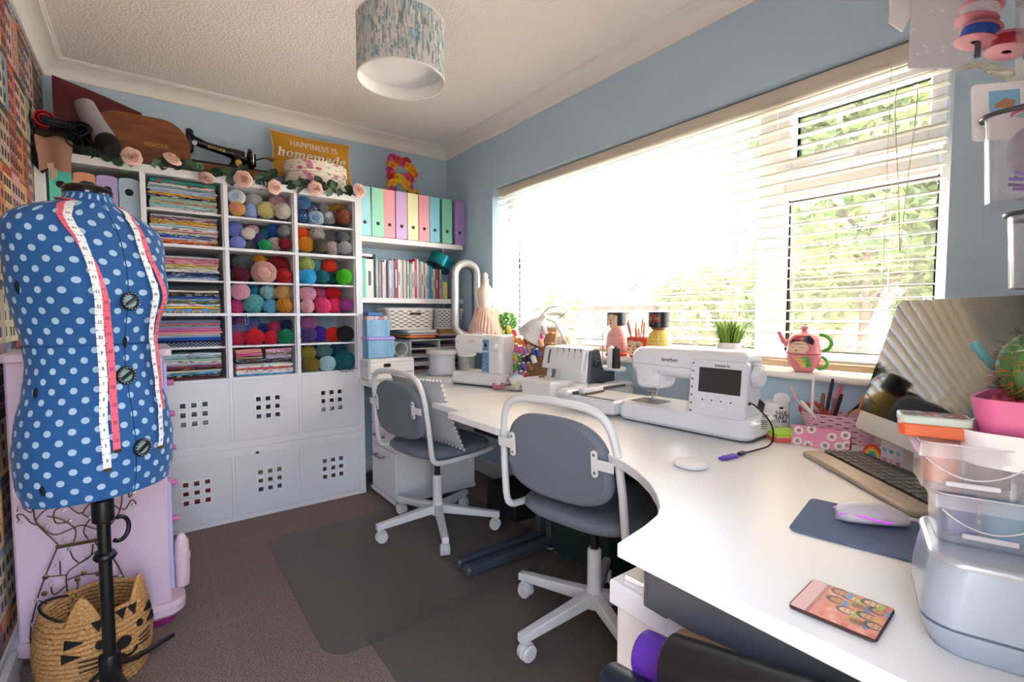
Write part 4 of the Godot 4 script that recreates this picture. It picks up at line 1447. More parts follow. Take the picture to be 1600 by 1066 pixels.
func pillow(b: B, w: float, h: float, thick: float) -> void:
	for s in [1.0, -1.0]:
		var rows := []
		for j in 13:
			var v := -1.0 + 2.0 * j / 12.0
			var row := PackedVector3Array()
			for i in 19:
				var u := -1.0 + 2.0 * i / 18.0
				var z := thick * 0.5 * pow(maxf(0.0, (1.0 - pow(absf(u), 3.0)) * (1.0 - pow(absf(v), 3.0))), 0.55)
				var pin := 1.0 - 0.06 * (1.0 - u * u)
				var pin2 := 1.0 - 0.05 * (1.0 - v * v)
				row.append(Vector3(u * w * 0.5 * pin2, v * h * 0.5 * pin, s * (z + 0.002 * sin(u * 9.0 + v * 5.0) * (1.0 - u * u) * (1.0 - v * v))))
			rows.append(row)
		b.grid(rows, false, false, false, int(s))

func pillow_edge(b: B, w: float, h: float, r: float) -> void:
	var p := []
	for side in 4:
		for i in 12:
			var u := -1.0 + i / 6.0
			var q: Vector2 = [Vector2(u, -1), Vector2(1, u), Vector2(-u, 1), Vector2(-1, -u)][side]
			p.append(Vector3(q.x * w * 0.5 * (1.0 - 0.05 * (1.0 - q.y * q.y)), q.y * h * 0.5 * (1.0 - 0.06 * (1.0 - q.x * q.x)), 0))
	b.tube(p, r, 6, true)

func rose_print(base: String, w: int, h: int, k: int) -> ImageTexture:
	var im := Image.create(w, h, false, Image.FORMAT_RGB8)
	im.fill(col(base))
	rng.seed = 900 + w
	var blot := func(cx: int, cy: int, r: int, c: Color) -> void:
		for y in range(-r, r + 1):
			for x in range(-r, r + 1):
				if x * x + y * y <= r * r + int(r * sin(x * 1.3 + y)):
					im.set_pixel(posmod(cx + x, w), posmod(cy + y, h), c)
	for i in k * 3:
		var x := rng.randi() % w
		var y := rng.randi() % h
		for j in 8:
			blot.call(x + int(j * 1.6), y + j * (1 if i % 2 else -1), 2 if j > 4 else 3, col(["7f9a76", "9a9a88", "b8a8b4"][i % 3]))
	for i in k:
		var x := rng.randi() % w
		var y := rng.randi() % h
		var c := col(["cf5f86", "d98aa8", "b84a78", "c87a9a"][i % 4])
		for a in 5:
			blot.call(x + int(8 * cos(a * 1.257 + i)), y + int(8 * sin(a * 1.257 + i)), 6, c.lerp(col("f2d4dc"), 0.3 * (a % 2)))
		blot.call(x, y, 5, c.darkened(0.25))
		blot.call(x + 1, y - 1, 2, col("e8c06a"))
	return pic(im)

# ------------------------------------------------------------------ wall shelves in the nook
func build_wall_shelves() -> void:
	var white := mat("efeeec", 0.45)
	for k in 2:
		var y: float = [1.643, 1.247][k]
		var t := thing("wall_shelf", ["thick white wall shelf under the pastel ring binders", "thick white wall shelf under the row of books"][k], "shelf", Vector3(-0.423, y, 0.146))
		var b := B.new()
		b.box(Vector3(0, -0.018, 0), Vector3(0.784, 0.035, 0.29), 0.002)
		part("board", b, white, t)
		b = B.new()
		b.tube([Vector3(0.26, -0.036, 0.09), Vector3(0.3, -0.09, -0.02), Vector3(0.3, -0.17, -0.13)], 0.008, 8)
		b.box(Vector3(0.3, -0.11, -0.139), Vector3(0.03, 0.14, 0.006), 0.002)
		part("bracket", b, mat("d0d2d4", 0.4), t)
	# binders
	var bc := [[-0.765, "a8e4f0", "aqua"], [-0.677, "a5e8cc", "mint green"], [-0.598, "f4a9b0", "salmon pink"], [-0.512, "d8b4e6", "lilac"], [-0.4285, "eef0bc", "pale yellow"], [-0.3445, "f2a8b2", "rose pink"], [-0.263, "82cce0", "sky blue"], [-0.164, "7ac8ac", "jade green"], [-0.0605, "a98ac8", "purple"]]
	var shell := B.new()
	shell.box(Vector3(0, 0.157, -0.0015), Vector3(0.078, 0.314, 0.003), 0.001)
	for s in [-1, 1]:
		shell.box(Vector3(s * 0.0375, 0.157, -0.14), Vector3(0.003, 0.314, 0.274))
	var sm := shell.done()
	var ring := B.new()
	ring.lathe([Vector2(0.0, 0.0), Vector2(0.0115, 0.0), Vector2(0.0115, 0.0015), Vector2(0, 0.0018)], 20, Transform3D(AY, Vector3(0, 0.085, 0.0)))
	var rmesh := ring.done()
	var pap := B.new()
	pap.box(Vector3(0, 0.15, -0.14), Vector3(0.06, 0.295, 0.22))
	var pm := pap.done()
	for i in bc.size():
		var t := thing("ring_binder", "%s ring binder on the top wall shelf" % bc[i][2], "binder", Vector3(bc[i][0], 1.6435, 0.30), [0, -3, 0, -2, 0, 0, 0, -4, -2][i], "pastel ring binders")
		var m := mat(bc[i][1], 0.45)
		part("cover", sm, m, t)
		part("finger_ring", rmesh, mat("15161a", 0.5), t)
		part("papers", pm, mat("efece6", 0.8), t)
	var b := B.new()
	b.box(Vector3(0, 0.09, 0), Vector3(0.014, 0.18, 0.02), 0.004)
	b.box(Vector3(0, 0.205, 0), Vector3(0.008, 0.05, 0.012), 0.003)
	solo("white_tool", b, mat("e6eae8", 0.4), "slim white plastic tool standing between aqua and mint binders", "tool", Vector3(-0.7205, 1.6435, 0.28))
	# flowered letter
	var t := thing("flower_letter", "letter R covered with yellow, pink and red flowers, above the binders", "decoration", Vector3(-0.44, 1.959, 0.16))
	b = B.new()
	var strokes := [[Vector2(-0.085, 0.02), Vector2(-0.085, 0.24)], [Vector2(-0.085, 0.24), Vector2(0.03, 0.235)], [Vector2(0.03, 0.235), Vector2(0.075, 0.18)], [Vector2(0.075, 0.18), Vector2(0.045, 0.125)], [Vector2(0.045, 0.125), Vector2(-0.06, 0.115)], [Vector2(0.0, 0.115), Vector2(0.09, 0.02)]]
	for s in strokes:
		var d: Vector2 = s[1] - s[0]
		b.box(Vector3(0, 0, 0), Vector3(d.length() + 0.03, 0.05, 0.025), 0.004, Transform3D(Basis(Vector3(0, 0, 1), d.angle()), Vector3((s[0].x + s[1].x) * 0.5, (s[0].y + s[1].y) * 0.5, 0)))
	part("letter_backing", b, mat("d9a83c", 0.8), t)
	rng.seed = 66
	var rm := rose_mesh().done()
	var fc := ["f2c22a", "f0a82a", "d8407c", "c22840", "f2c22a", "e05a2a", "f2c83a", "cc3f92"]
	var k := 0
	for s in strokes:
		var n := int(s[0].distance_to(s[1]) / 0.03) + 1
		for i in n:
			var p: Vector2 = s[0].lerp(s[1], (i + 0.5) / n) + Vector2(rng.randf_range(-0.012, 0.012), rng.randf_range(-0.006, 0.006))
			var m := mat(fc[rng.randi() % fc.size()], 0.7).duplicate() as StandardMaterial3D
			m.cull_mode = BaseMaterial3D.CULL_DISABLED
			part("flower", rm, m, t, Transform3D(Basis.from_euler(Vector3(rng.randf_range(-0.4, 0.4), rng.randf_range(-0.4, 0.4), rng.randf() * 6.0)).scaled(Vector3.ONE * rng.randf_range(0.024, 0.036)), Vector3(p.x, p.y, 0.014)))
			k += 1
	# books
	var bk := [[0.050, 0.255, "74d2bc", "mint green ring binder"], [0.052, 0.252, "ebe8de", "white ring binder with black print on its spine"], [0.012, 0.285, "1f2a2c", "thin black folder"], [0.006, 0.285, "8fd6d0", "thin aqua folder"],
		[0.013, 0.245, "cfc9c6", "pale grey magazine"], [0.011, 0.238, "a9a3b0", "mauve grey magazine"], [0.012, 0.240, "8c5a58", "dusky red paperback"], [0.014, 0.236, "e2dfdc", "white magazine"], [0.013, 0.252, "dcd8d4", "white magazine with brown edge"], [0.010, 0.238, "6a4450", "plum paperback"],
		[0.024, 0.250, "a8b4c8", "blue grey patterned craft book"], [0.010, 0.262, "b8d0c8", "pale green booklet"], [0.010, 0.250, "5a5a94", "indigo paperback"], [0.022, 0.262, "a83c38", "brick red craft book"], [0.016, 0.262, "e6e2de", "white craft book"], [0.018, 0.258, "d4cfcb", "pale craft book"],
		[0.020, 0.258, "c8c0b8", "putty coloured book"], [0.008, 0.264, "3a3a36", "black spined pattern book"], [0.012, 0.255, "e4dfcc", "ivory book"], [0.018, 0.238, "7fa8b8", "soft blue book"], [0.011, 0.24, "d8d4b8", "cream booklet"], [0.012, 0.255, "e6e4e2", "bright white book"],
		[0.016, 0.275, "d42c54", "crimson book, tallest in the middle"], [0.014, 0.272, "dcdad8", "tall white book"], [0.012, 0.25, "a49cb0", "lilac grey book"], [0.020, 0.258, "d4cebc", "oatmeal book"], [0.012, 0.248, "7a8a70", "olive book"], [0.014, 0.248, "e0dede", "slim white book"],
		[0.016, 0.235, "b8a8c4", "lavender book"], [0.014, 0.228, "2f9cc8", "bright blue book"], [0.014, 0.222, "2fa8a4", "teal book"], [0.014, 0.21, "dcd8d4", "short white book"], [0.020, 0.212, "c85a54", "coral red book"], [0.012, 0.21, "4a4a54", "dark grey book"], [0.016, 0.21, "bcb8b4", "grey book"],
		[0.012, 0.12, "a89ca0", "small mauve paperback"], [0.012, 0.125, "d0c4c0", "small pale paperback"], [0.02, 0.122, "e2c62c", "small yellow book"]]
	var x := -0.808
	for i in bk.size():
		var q: Array = bk[i]
		var wdt: float = q[0] * 1.075
		t = thing("book", "%s on the book shelf" % q[3], "book", Vector3(x + wdt * 0.5, 1.2475, 0.275 - rng.randf() * 0.012), 0.0, "books on the lower wall shelf")
		b = B.new()
		b.box(Vector3(0, q[1] * 0.5, -0.1), Vector3(wdt - 0.0008, q[1], 0.2), 0.0015)
		part("cover", b, mat(q[2], 0.5), t)
		b = B.new()
		b.box(Vector3(0, q[1] * 0.5, 0.0003), Vector3(wdt * 0.32, q[1] * rng.randf_range(0.25, 0.5), 0.001))
		part("spine_print", b, mat(["6a6a70", "c8c4c0", "8a5a60", "e8e4da", "4a6a80"][rng.randi() % 5], 0.6), t)
		x += wdt
	b = B.new()
	b.box(Vector3(0, 0.009, 0), Vector3(0.10, 0.018, 0.18), 0.003)
	var pm2 := StandardMaterial3D.new()
	pm2.albedo_texture = rose_print("ece8e6", 128, 64, 6)
	tri(pm2, 8.0)
	solo("notebook", b, pm2, "floral notebook lying flat on the mint and white binders", "book", Vector3(-0.755, 1.5135, 0.18))
	# teal tin leaning on the books
	t = thing("cake_tin", "shiny teal round tin tilted on top of the books", "tin", Vector3(-0.175, 1.478, 0.17))
	t.rotation.z = deg_to_rad(-27)
	var teal := mat("1a9aa8", 0.25, 0.55)
	b = B.new()
	b.lathe([Vector2(0, 0), Vector2(0.088, 0), Vector2(0.088, 0), Vector2(0.09, 0.09), Vector2(0.09, 0.09), Vector2(0, 0.09)], 40)
	part("tin_body", b, teal, t)
	b = B.new()
	b.lathe([Vector2(0.086, -0.004), Vector2(0.093, -0.004), Vector2(0.093, 0.006), Vector2(0.086, 0.006)], 40)
	part("tin_rim", b, mat("10282c", 0.3, 0.4), t)

# ------------------------------------------------------------------ desks and what stands under them
const DT := 0.73   # desk top

func build_desks() -> void:
	var top := mat("f1f1ef", 0.32)
	var steel := mat("4a525d", 0.4, 0.3)
	var t := thing("desk", "white rectangular desk along the window, carrying the far sewing machine", "desk")
	var b := B.new()
	b.prism(PackedVector2Array([Vector2(-0.862, 0.396), Vector2(-0.816, 0.396), Vector2(-0.816, 0.06), Vector2(-0.004, 0.06), Vector2(-0.004, 1.632), Vector2(-0.862, 1.632)]), DT - 0.027, DT, 0.002, up(), false)
	part("desk_top", b, top, t)
	foot(t, 1.572, steel)
	foot(t, 0.2, steel)
	b = B.new()
	b.box(Vector3(-0.09, 0.5, 0.9), Vector3(0.02, 0.36, 1.3), 0.003)
	part("modesty_panel", b, steel, t)
	t = thing("corner_desk", "white corner desk with a curved cut-out, nearest the camera", "desk")
	var poly := PackedVector2Array([Vector2(-0.004, 1.636), Vector2(-0.919, 1.636), Vector2(-0.919, 1.98), Vector2(-0.905, 2.07), Vector2(-0.872, 2.17), Vector2(-0.846, 2.27), Vector2(-0.838, 2.36), Vector2(-0.845, 2.44), Vector2(-0.868, 2.52), Vector2(-0.905, 2.60), Vector2(-0.952, 2.672), Vector2(-1.0, 2.728), Vector2(-1.05, 2.772), Vector2(-1.09, 2.796), Vector2(-1.15, 2.812), Vector2(-1.247, 2.829), Vector2(-1.247, 3.446), Vector2(-0.004, 3.446)])
	b = B.new()
	b.prism(poly, DT - 0.027, DT, 0.002, up(), false)
	part("desk_top", b, top, t)
	foot(t, 1.652, steel)
	b = B.new()
	b.box(Vector3(-1.205, 0.662, 3.15), Vector3(0.025, 0.08, 0.56), 0.003)
	b.box(Vector3(-0.93, 0.662, 2.875), Vector3(0.56, 0.08, 0.02), 0.003)
	b.box(Vector3(-1.19, 0.66, 2.885), Vector3(0.05, 0.086, 0.05), 0.003)
	part("under_frame", b, mat("55575c", 0.5), t)
	b = B.new()
	b.box(Vector3(-0.07, 0.5, 2.4), Vector3(0.02, 0.36, 1.4), 0.003)
	part("modesty_panel", b, steel, t)
	# drawer pedestal at the far end
	var wm := mat("e6e6e6", 0.45)
	t = thing("drawer_pedestal", "white three-drawer pedestal under the far desk, by the shelving", "drawer unit", Vector3(-0.52, 0, 0.60))
	b = B.new()
	b.box(Vector3(0.012, 0.32, 0), Vector3(0.52, 0.535, 0.36), 0.002)
	b.box(Vector3(0.0, 0.592, 0), Vector3(0.55, 0.02, 0.375), 0.003)
	b.box(Vector3(0.0, 0.042, 0), Vector3(0.55, 0.024, 0.375), 0.003)
	for x in [-0.2, 0.2]:
		for z in [-0.13, 0.13]:
			b.prism(B.ring2(0.018, 0.018, 12), -0.01, 0.01, 0.002, mv(x, 0.019, z))
	part("carcass", b, wm, t)
	for q in [[0.578, 0.46], [0.454, 0.336], [0.33, 0.06]]:
		b = B.new()
		b.box(Vector3(-0.258, (q[0] + q[1]) * 0.5, 0), Vector3(0.018, q[0] - q[1], 0.36), 0.002)
		var d := part("drawer_front", b, wm, t)
		if q[0] < 0.5:
			b = B.new()
			var y: float = q[0] - 0.055
			b.tube([Vector3(-0.266, y, -0.09), Vector3(-0.295, y, -0.088), Vector3(-0.297, y, 0.0), Vector3(-0.295, y, 0.02), Vector3(-0.266, y, 0.022)], 0.006, 8)
			part("handle", b, mat("8f9296", 0.3, 0.8), d)
		else:
			b = B.new()
			b.prism(B.ring2(0.008, 0.008, 14), -0.271, -0.266, 0.001, along_x(Vector3(0, 0.535, -0.09)))
			part("lock", b, mat("5a5a5c", 0.3, 0.8), d)
	# cabinet under the near end
	t = thing("white_cabinet", "white cabinet with an overhanging top under the near desk end", "cabinet", Vector3(-0.92, 0, 3.105))
	b = B.new()
	b.box(Vector3(0, 0.285, 0), Vector3(0.53, 0.57, 0.66), 0.003)
	part("carcass", b, wm, t)
	b = B.new()
	b.box(Vector3(0, 0.595, 0), Vector3(0.556, 0.048, 0.68), 0.004)
	part("cabinet_top", b, wm, t)
	# clear plastic glinting on it
	b = B.new()
	b.prism(PackedVector2Array([Vector2(0, 0), Vector2(0.018, -0.015), Vector2(0.02, 0.10), Vector2(0.004, 0.03)]), 0.0, 0.012, 0.002, up())
	solo("plastic_packet", b, clear_mat("eef0fa", 0.35, 0.05), "crumpled clear plastic packet on the white cabinet's corner", "packet", Vector3(-1.194, 0.6195, 2.80))
	# rolls in front of it
	var rolls := [["purple_vinyl_roll", "5a2f9e", 0.036, Vector3(-1.27, 0.582, 2.905), "bright purple vinyl roll beside the white cabinet", -4.0, 4.0, 0.13], ["black_vinyl_roll", "131315", 0.045, Vector3(-1.30, 0.617, 2.98), "large glossy black vinyl roll under the desk edge", -9.0, 8.0, 0.42],
		["dark_vinyl_roll", "1c2530", 0.03, Vector3(-1.315, 0.535, 2.875), "dark blue-black roll at the bottom edge, left of the purple roll", -8.0, 0.0, 0.45], ["dark_vinyl_roll", "242d3a", 0.024, Vector3(-1.35, 0.545, 2.92), "slim slate roll in front of the purple roll", -8.0, -4.0, 0.45], ["lime_vinyl_roll", "c8d022", 0.022, Vector3(-1.235, 0.655, 3.17), "lime yellow roll end behind the large black roll", -10.0, 6.0, 0.2]]
	for q in rolls:
		b = B.new()
		var r: float = q[2]
		b.lathe([Vector2(r * 0.5, 0.0), Vector2(r * 0.94, 0.0), Vector2(r, 0.003), Vector2(r, 0.003), Vector2(r, q[7]), Vector2(r, q[7]), Vector2(r * 0.5, q[7]), Vector2(r * 0.5, q[7]), Vector2(r * 0.5, 0.0)], 28, Transform3D(AY, Vector3.ZERO))
		var o := solo("vinyl_roll", b, mat(q[1], 0.35), q[4], "vinyl roll", q[3])
		o.rotation = Vector3(deg_to_rad(q[5]), deg_to_rad(q[6]), 0)
	b = B.new()
	var rows := []
	for i in 8:
		var f := i / 7.0
		rows.append(PackedVector3Array([Vector3(-0.02 + 0.03 * f, 0.004 * sin(f * 3.0), 0), Vector3(-0.02 + 0.03 * f, 0.012 * f * (1.0 - f) + 0.02 * f, 0.27)]))
	b.grid(rows)
	var km := mat("6a4e30", 0.7).duplicate() as StandardMaterial3D
	km.cull_mode = BaseMaterial3D.CULL_DISABLED
	var ko := solo("kraft_sheet", b, km, "brown kraft sheet curling behind the black vinyl roll", "paper", Vector3(-1.272, 0.656, 2.975), 0.0)
	ko.rotation.x = deg_to_rad(-3)
	t = thing("thread_cone", "orange thread cone on a clear spool, at the bottom edge beside the black roll", "thread", Vector3(-1.375, 0.60, 2.995))
	t.rotation = Vector3(deg_to_rad(62), deg_to_rad(-30), 0)
	b = B.new()
	for i in 12:
		b.lathe([Vector2(0.014, 0.004 * i), Vector2(0.0165, 0.004 * i + 0.002), Vector2(0.014, 0.004 * i + 0.004)], 20)
	part("thread", b, mat("e85a1c", 0.6), t)
	b = B.new()
	b.lathe([Vector2(0.005, 0.05), Vector2(0.022, 0.05), Vector2(0.022, 0.05), Vector2(0.022, 0.054), Vector2(0.022, 0.054), Vector2(0.005, 0.054)], 24)
	part("clear_flange", b, clear_mat("f0f0f4", 0.3, 0.1), t)
	# crate that holds the rolls, below the frame
	b = B.new()
	b.box(Vector3(0, 0.22, 0), Vector3(0.15, 0.44, 0.5), 0.01)
	solo("roll_crate", b, mat("2a2c30", 0.7), "dark crate holding the vinyl rolls beside the white cabinet", "crate", Vector3(-1.30, 0, 3.14))
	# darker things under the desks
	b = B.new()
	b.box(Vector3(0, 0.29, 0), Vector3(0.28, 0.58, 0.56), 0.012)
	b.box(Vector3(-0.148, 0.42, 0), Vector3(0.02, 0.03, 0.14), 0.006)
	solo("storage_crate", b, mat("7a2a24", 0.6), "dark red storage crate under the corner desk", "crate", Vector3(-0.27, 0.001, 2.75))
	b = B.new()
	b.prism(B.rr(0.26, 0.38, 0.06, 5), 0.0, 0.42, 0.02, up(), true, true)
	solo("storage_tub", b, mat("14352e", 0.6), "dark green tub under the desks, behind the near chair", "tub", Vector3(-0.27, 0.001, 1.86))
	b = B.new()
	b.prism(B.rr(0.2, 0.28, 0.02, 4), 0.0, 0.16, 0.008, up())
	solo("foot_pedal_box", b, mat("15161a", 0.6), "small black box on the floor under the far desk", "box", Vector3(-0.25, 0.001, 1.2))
	b = B.new()
	b.box(Vector3(0, 0, 0), Vector3(0.006, 0.075, 0.055), 0.002)
	solo("socket_plate", b, mat("b9bcc0", 0.5), "pale grey socket plate on the panel under the far desk", "socket", Vector3(-0.105, 0.46, 1.30))
	b = B.new()
	b.tube([Vector3(-0.11, 0.006, 1.72), Vector3(-0.2, 0.006, 1.77), Vector3(-0.3, 0.006, 1.71), Vector3(-0.4, 0.006, 1.66), Vector3(-0.38, 0.006, 1.73), Vector3(-0.30, 0.006, 1.77), Vector3(-0.21, 0.006, 1.70), Vector3(-0.16, 0.006, 1.60)], 0.004, 6)
	solo("white_cable", b, mat("c8c8c6", 0.5), "loose white cable looped on the floor under the desks", "cable")
	# chair mats
	var mm := clear_mat("7d756c", 0.42, 0.32)
	b = B.new()
	b.prism(shift2(B.rr(1.15, 1.07, 0.09, 6), Vector2(-0.89, 1.275)), 0.0015, 0.0045, 0.001, up())
	solo("chair_mat", b, mm, "translucent chair mat on the carpet under the far chair", "mat")
	b = B.new()
	b.prism(shift2(B.rr(1.05, 1.1, 0.03, 4), Vector2(-0.80, 2.295)), 0.005, 0.008, 0.001, up())
	solo("chair_mat", b, mm, "translucent chair mat under the near chair, overlapping the first mat", "mat", Vector3.ZERO, 0.0)

func shift2(p: PackedVector2Array, d: Vector2) -> PackedVector2Array:
	var o := PackedVector2Array()
	for q in p:
		o.append(q + d)
	return o

func foot(t: Node3D, z: float, m: Material) -> void:
	var b := B.new()
	b.box(Vector3(-0.47, 0.037, z), Vector3(0.76, 0.042, 0.052), 0.01)
	b.box(Vector3(-0.36, 0.38, z), Vector3(0.05, 0.65, 0.035), 0.006)
	b.box(Vector3(-0.45, 0.694, z), Vector3(0.72, 0.018, 0.045), 0.004)
	for x in [-0.8, -0.14]:
		b.prism(B.ring2(0.018, 0.018, 12), 0.001, 0.018, 0.002, up(Vector3(x, 0, z)))
	part("leg_frame", b, m, t)

# ------------------------------------------------------------------ two swivel chairs
func make_chair() -> Node3D:
	var t := thing("swivel_chair", "grey swivel chair with a silvery cushion on its seat, at the far desk", "chair", Vector3.ZERO, 0.0, "swivel chairs")
	var white := mat("e3e4e2", 0.4)
	var fab := cloth("6f7781").duplicate() as StandardMaterial3D
	fab.rim_enabled = true
	fab.rim = 0.3
	for i in 5:
		var a := TAU * i / 5.0 + 0.42
		var b := B.new()
		var rows := []
		for q in [[0.0, 0.118, 0.020, 0.024], [0.05, 0.116, 0.020, 0.022], [0.29, 0.092, 0.0165, 0.0165], [0.325, 0.089, 0.016, 0.015]]:
			var row := PackedVector3Array()
			for s in B.rr(q[2] * 2.0, q[3] * 2.0, 0.006, 2):
				row.append(Vector3(q[0], q[1] + s.y, s.x))
			rows.append(row)
		b.loft(rows, true, false)
		var arm := part("base_arm", b, white, t, Transform3D(Basis(Vector3.UP, a), Vector3.ZERO))
		b = B.new()
		b.tube([Vector3(0.312, 0.088, 0), Vector3(0.312, 0.05, 0)], 0.009, 10)
		for s in [-1, 1]:
			b.prism(B.ring2(0.027, 0.027, 20), s * 0.008 if s > 0 else -0.022, 0.022 if s > 0 else -0.008, 0.004, mv(0.3, 0.0365, 0))
		b.prism(B.ring2(0.03, 0.03, 20), -0.007, 0.007, 0.002, mv(0.302, 0.041, 0))
		part("castor", b, mat("dadbd8", 0.4), arm, Transform3D(Basis(Vector3.UP, [0.9, -0.6, 2.0, 0.3, 1.4][i] * 0.0), Vector3.ZERO))
	var b := B.new()
	b.lathe([Vector2(0, 0.08), Vector2(0.034, 0.085), Vector2(0.034, 0.13), Vector2(0.027, 0.145), Vector2(0.025, 0.16), Vector2(0.025, 0.29), Vector2(0.02, 0.295), Vector2(0, 0.295)], 24)
	part("column", b, white, t)
	b = B.new()
	b.tube([Vector3(0, 0.28, 0), Vector3(0, 0.43, 0)], 0.014, 16)
	b.box(Vector3(0, 0.432, 0), Vector3(0.2, 0.018, 0.14), 0.004)
	part("gas_lift", b, mat("16171a", 0.4), t)
	b = B.new()
	b.tube([Vector3(0.02, 0.43, 0.07), Vector3(0.03, 0.425, 0.16), Vector3(0.05, 0.40, 0.22)], 0.005, 8)
	part("lever", b, white, t)
	# seat
	b = B.new()
	var rows := []
	for q in [[0.0, 0.82], [0.006, 0.93], [0.022, 1.0], [0.04, 0.985], [0.052, 0.92], [0.058, 0.78]]:
		var row := PackedVector3Array()
		for s in superell(0.225 * q[1], 0.23 * q[1], 3.2, 40):
			row.append(Vector3(s.x + 0.015, 0.432 + q[0] + 0.012 * maxf(0, -s.x / 0.22 - 0.6) , s.y))
		rows.append(row)
	b.loft(rows)
	part("seat", b, fab, t)
	# backrest
	b = B.new()
	rows = []
	for q in [[-0.018, 0.9], [-0.012, 0.98], [0.0, 1.0], [0.014, 0.98], [0.022, 0.88]]:
		var row := PackedVector3Array()
		for s in superell(0.205 * q[1], 0.138 * q[1], 2.9, 44):
			var nar := 1.0 - 0.10 * (s.y / 0.138)
			row.append(Vector3(-0.235 + q[0] + 0.35 * s.x * s.x - 0.12 * s.y, 0.672 + s.y, s.x * nar))
		rows.append(row)
	b.loft(rows)
	part("backrest", b, fab, t)
	# tube frame
	var pts := []
	var ctrl := [Vector3(0.22, 0.442, -0.15), Vector3(0.19, 0.438, -0.205), Vector3(0.05, 0.436, -0.235), Vector3(-0.12, 0.436, -0.238), Vector3(-0.185, 0.45, -0.238), Vector3(-0.205, 0.50, -0.238), Vector3(-0.215, 0.60, -0.236), Vector3(-0.228, 0.72, -0.226), Vector3(-0.24, 0.80, -0.205), Vector3(-0.246, 0.838, -0.165), Vector3(-0.25, 0.852, -0.10)]
	var all := ctrl.duplicate()
	all.append(Vector3(-0.252, 0.856, 0))
	for i in range(ctrl.size() - 1, -1, -1):
		all.append(Vector3(ctrl[i].x, ctrl[i].y, -ctrl[i].z))
	var cv := Curve3D.new()
	for i in all.size():
		var tg: Vector3 = (all[mini(i + 1, all.size() - 1)] - all[maxi(i - 1, 0)]) * 0.17
		cv.add_point(all[i], -tg, tg)
	for p in cv.tessellate(4, 4.0):
		pts.append(p)
	b = B.new()
	b.tube(pts, 0.0125, 12)
	part("tube_frame", b, white, t)
	for s in [-1, 1]:
		b = B.new()
		b.prism(B.rr(0.022, 0.082, 0.010, 4), -0.003, 0.003, 0.001)
		b.box(Vector3(0.034, 0, 0.001), Vector3(0.062, 0.032, 0.005), 0.001)
		var o := part("bracket", b, white, t, Transform3D(Basis(Vector3(0, 0, s), Vector3(-0.08, 1, 0).normalized(), Vector3(-1, 0, 0)), Vector3(-0.2515, 0.69, s * 0.163)))
		b = B.new()
		for y in [-0.027, 0.027]:
			b.prism(B.ring2(0.0045, 0.0045, 10), 0.002, 0.0055, 0.001, mv(0, y, 0))
		part("screw", b, mat("8a8c8e", 0.3, 0.8), o)
	return t

func superell(rx: float, ry: float, e: float, k: int) -> PackedVector2Array:
	var o := PackedVector2Array()
	for i in k:
		var a := TAU * i / k
		o.append(Vector2(rx * signf(cos(a)) * pow(absf(cos(a)), 2.0 / e), ry * signf(sin(a)) * pow(absf(sin(a)), 2.0 / e)))
	return o

func build_chairs() -> void:
	var c := make_chair()
	c.position = Vector3(-0.715, 0.005, 1.155)
	c.rotation.y = deg_to_rad(8)
	var d := c.duplicate()
	d.name = numbered("swivel_chair")
	add_child(d)
	d.position = Vector3(-0.655, 0.009, 2.215)
	d.rotation.y = deg_to_rad(10)
	d.set_meta("label", "grey swivel chair at the curved cut-out of the corner desk, seat empty")
	var t := thing("cushion", "silvery grey cushion with white pom-pom trim, leaning on the far chair's back", "cushion", Vector3(-0.755, 0.497, 1.235))
	t.rotation = Vector3(0, deg_to_rad(100), 0)
	t.rotate_object_local(Vector3(1, 0, 0), deg_to_rad(-22))
	var b := B.new()
	pillow(b, 0.40, 0.37, 0.10)
	part("cover", b, mat("a9adb0", 0.45), t, mv(0.0, 0.18, 0))
	b = B.new()
	for i in 60:
		var f := i / 60.0 * 4.0
		var s := int(f)
		var u := -1.0 + 2.0 * (f - s)
		var q: Vector2 = [Vector2(u, -1), Vector2(1, u), Vector2(-u, 1), Vector2(-1, -u)][s]
		b.ell(Vector3(q.x * 0.2 * (1.0 - 0.05 * (1.0 - q.y * q.y)), q.y * 0.185 * (1.0 - 0.06 * (1.0 - q.x * q.x)) + 0.18, 0), Vector3.ONE * 0.006, 8, 5)
	part("pompom_trim", b, mat("f2f2f0", 0.8), t)

# ------------------------------------------------------------------ dress form and the corner behind it
const FORM := Vector3(-2.019, 0, 1.62)
const FY := [0.65, 0.70, 0.78, 0.86, 0.93, 1.0, 1.06, 1.12, 1.19, 1.26, 1.32, 1.36, 1.385, 1.405, 1.42, 1.430, 1.445, 1.46]
const FA := [0.165, 0.178, 0.181, 0.172, 0.155, 0.146, 0.150, 0.162, 0.174, 0.178, 0.184, 0.183, 0.170, 0.140, 0.105, 0.072, 0.056, 0.052]
const FD := [0.125, 0.135, 0.140, 0.132, 0.12, 0.112, 0.113, 0.122, 0.132, 0.13, 0.115, 0.098, 0.082, 0.07, 0.063, 0.058, 0.052, 0.050]

func form_at(a: float, y: float, off := 0.0) -> Vector3:   # on the dress form: angle from the front seam, height
	var i := 0
	while i < FY.size() - 2 and y > FY[i + 1]:
		i += 1
	var f := clampf((y - FY[i]) / (FY[i + 1] - FY[i]), 0.0, 1.0)
	var g := f * f * (3.0 - 2.0 * f)
	f = lerpf(f, g, 0.3)
	var b := 0.028 * exp(-pow((absf(a) - 0.55) / 0.35, 2.0)) * exp(-pow((y - 1.2) / 0.075, 2.0))
	var ra := lerpf(FA[i], FA[i + 1], f) + b + off
	var rd := lerpf(FD[i], FD[i + 1], f) + b + off
	return Vector3(ra * sin(a), y, rd * cos(a))

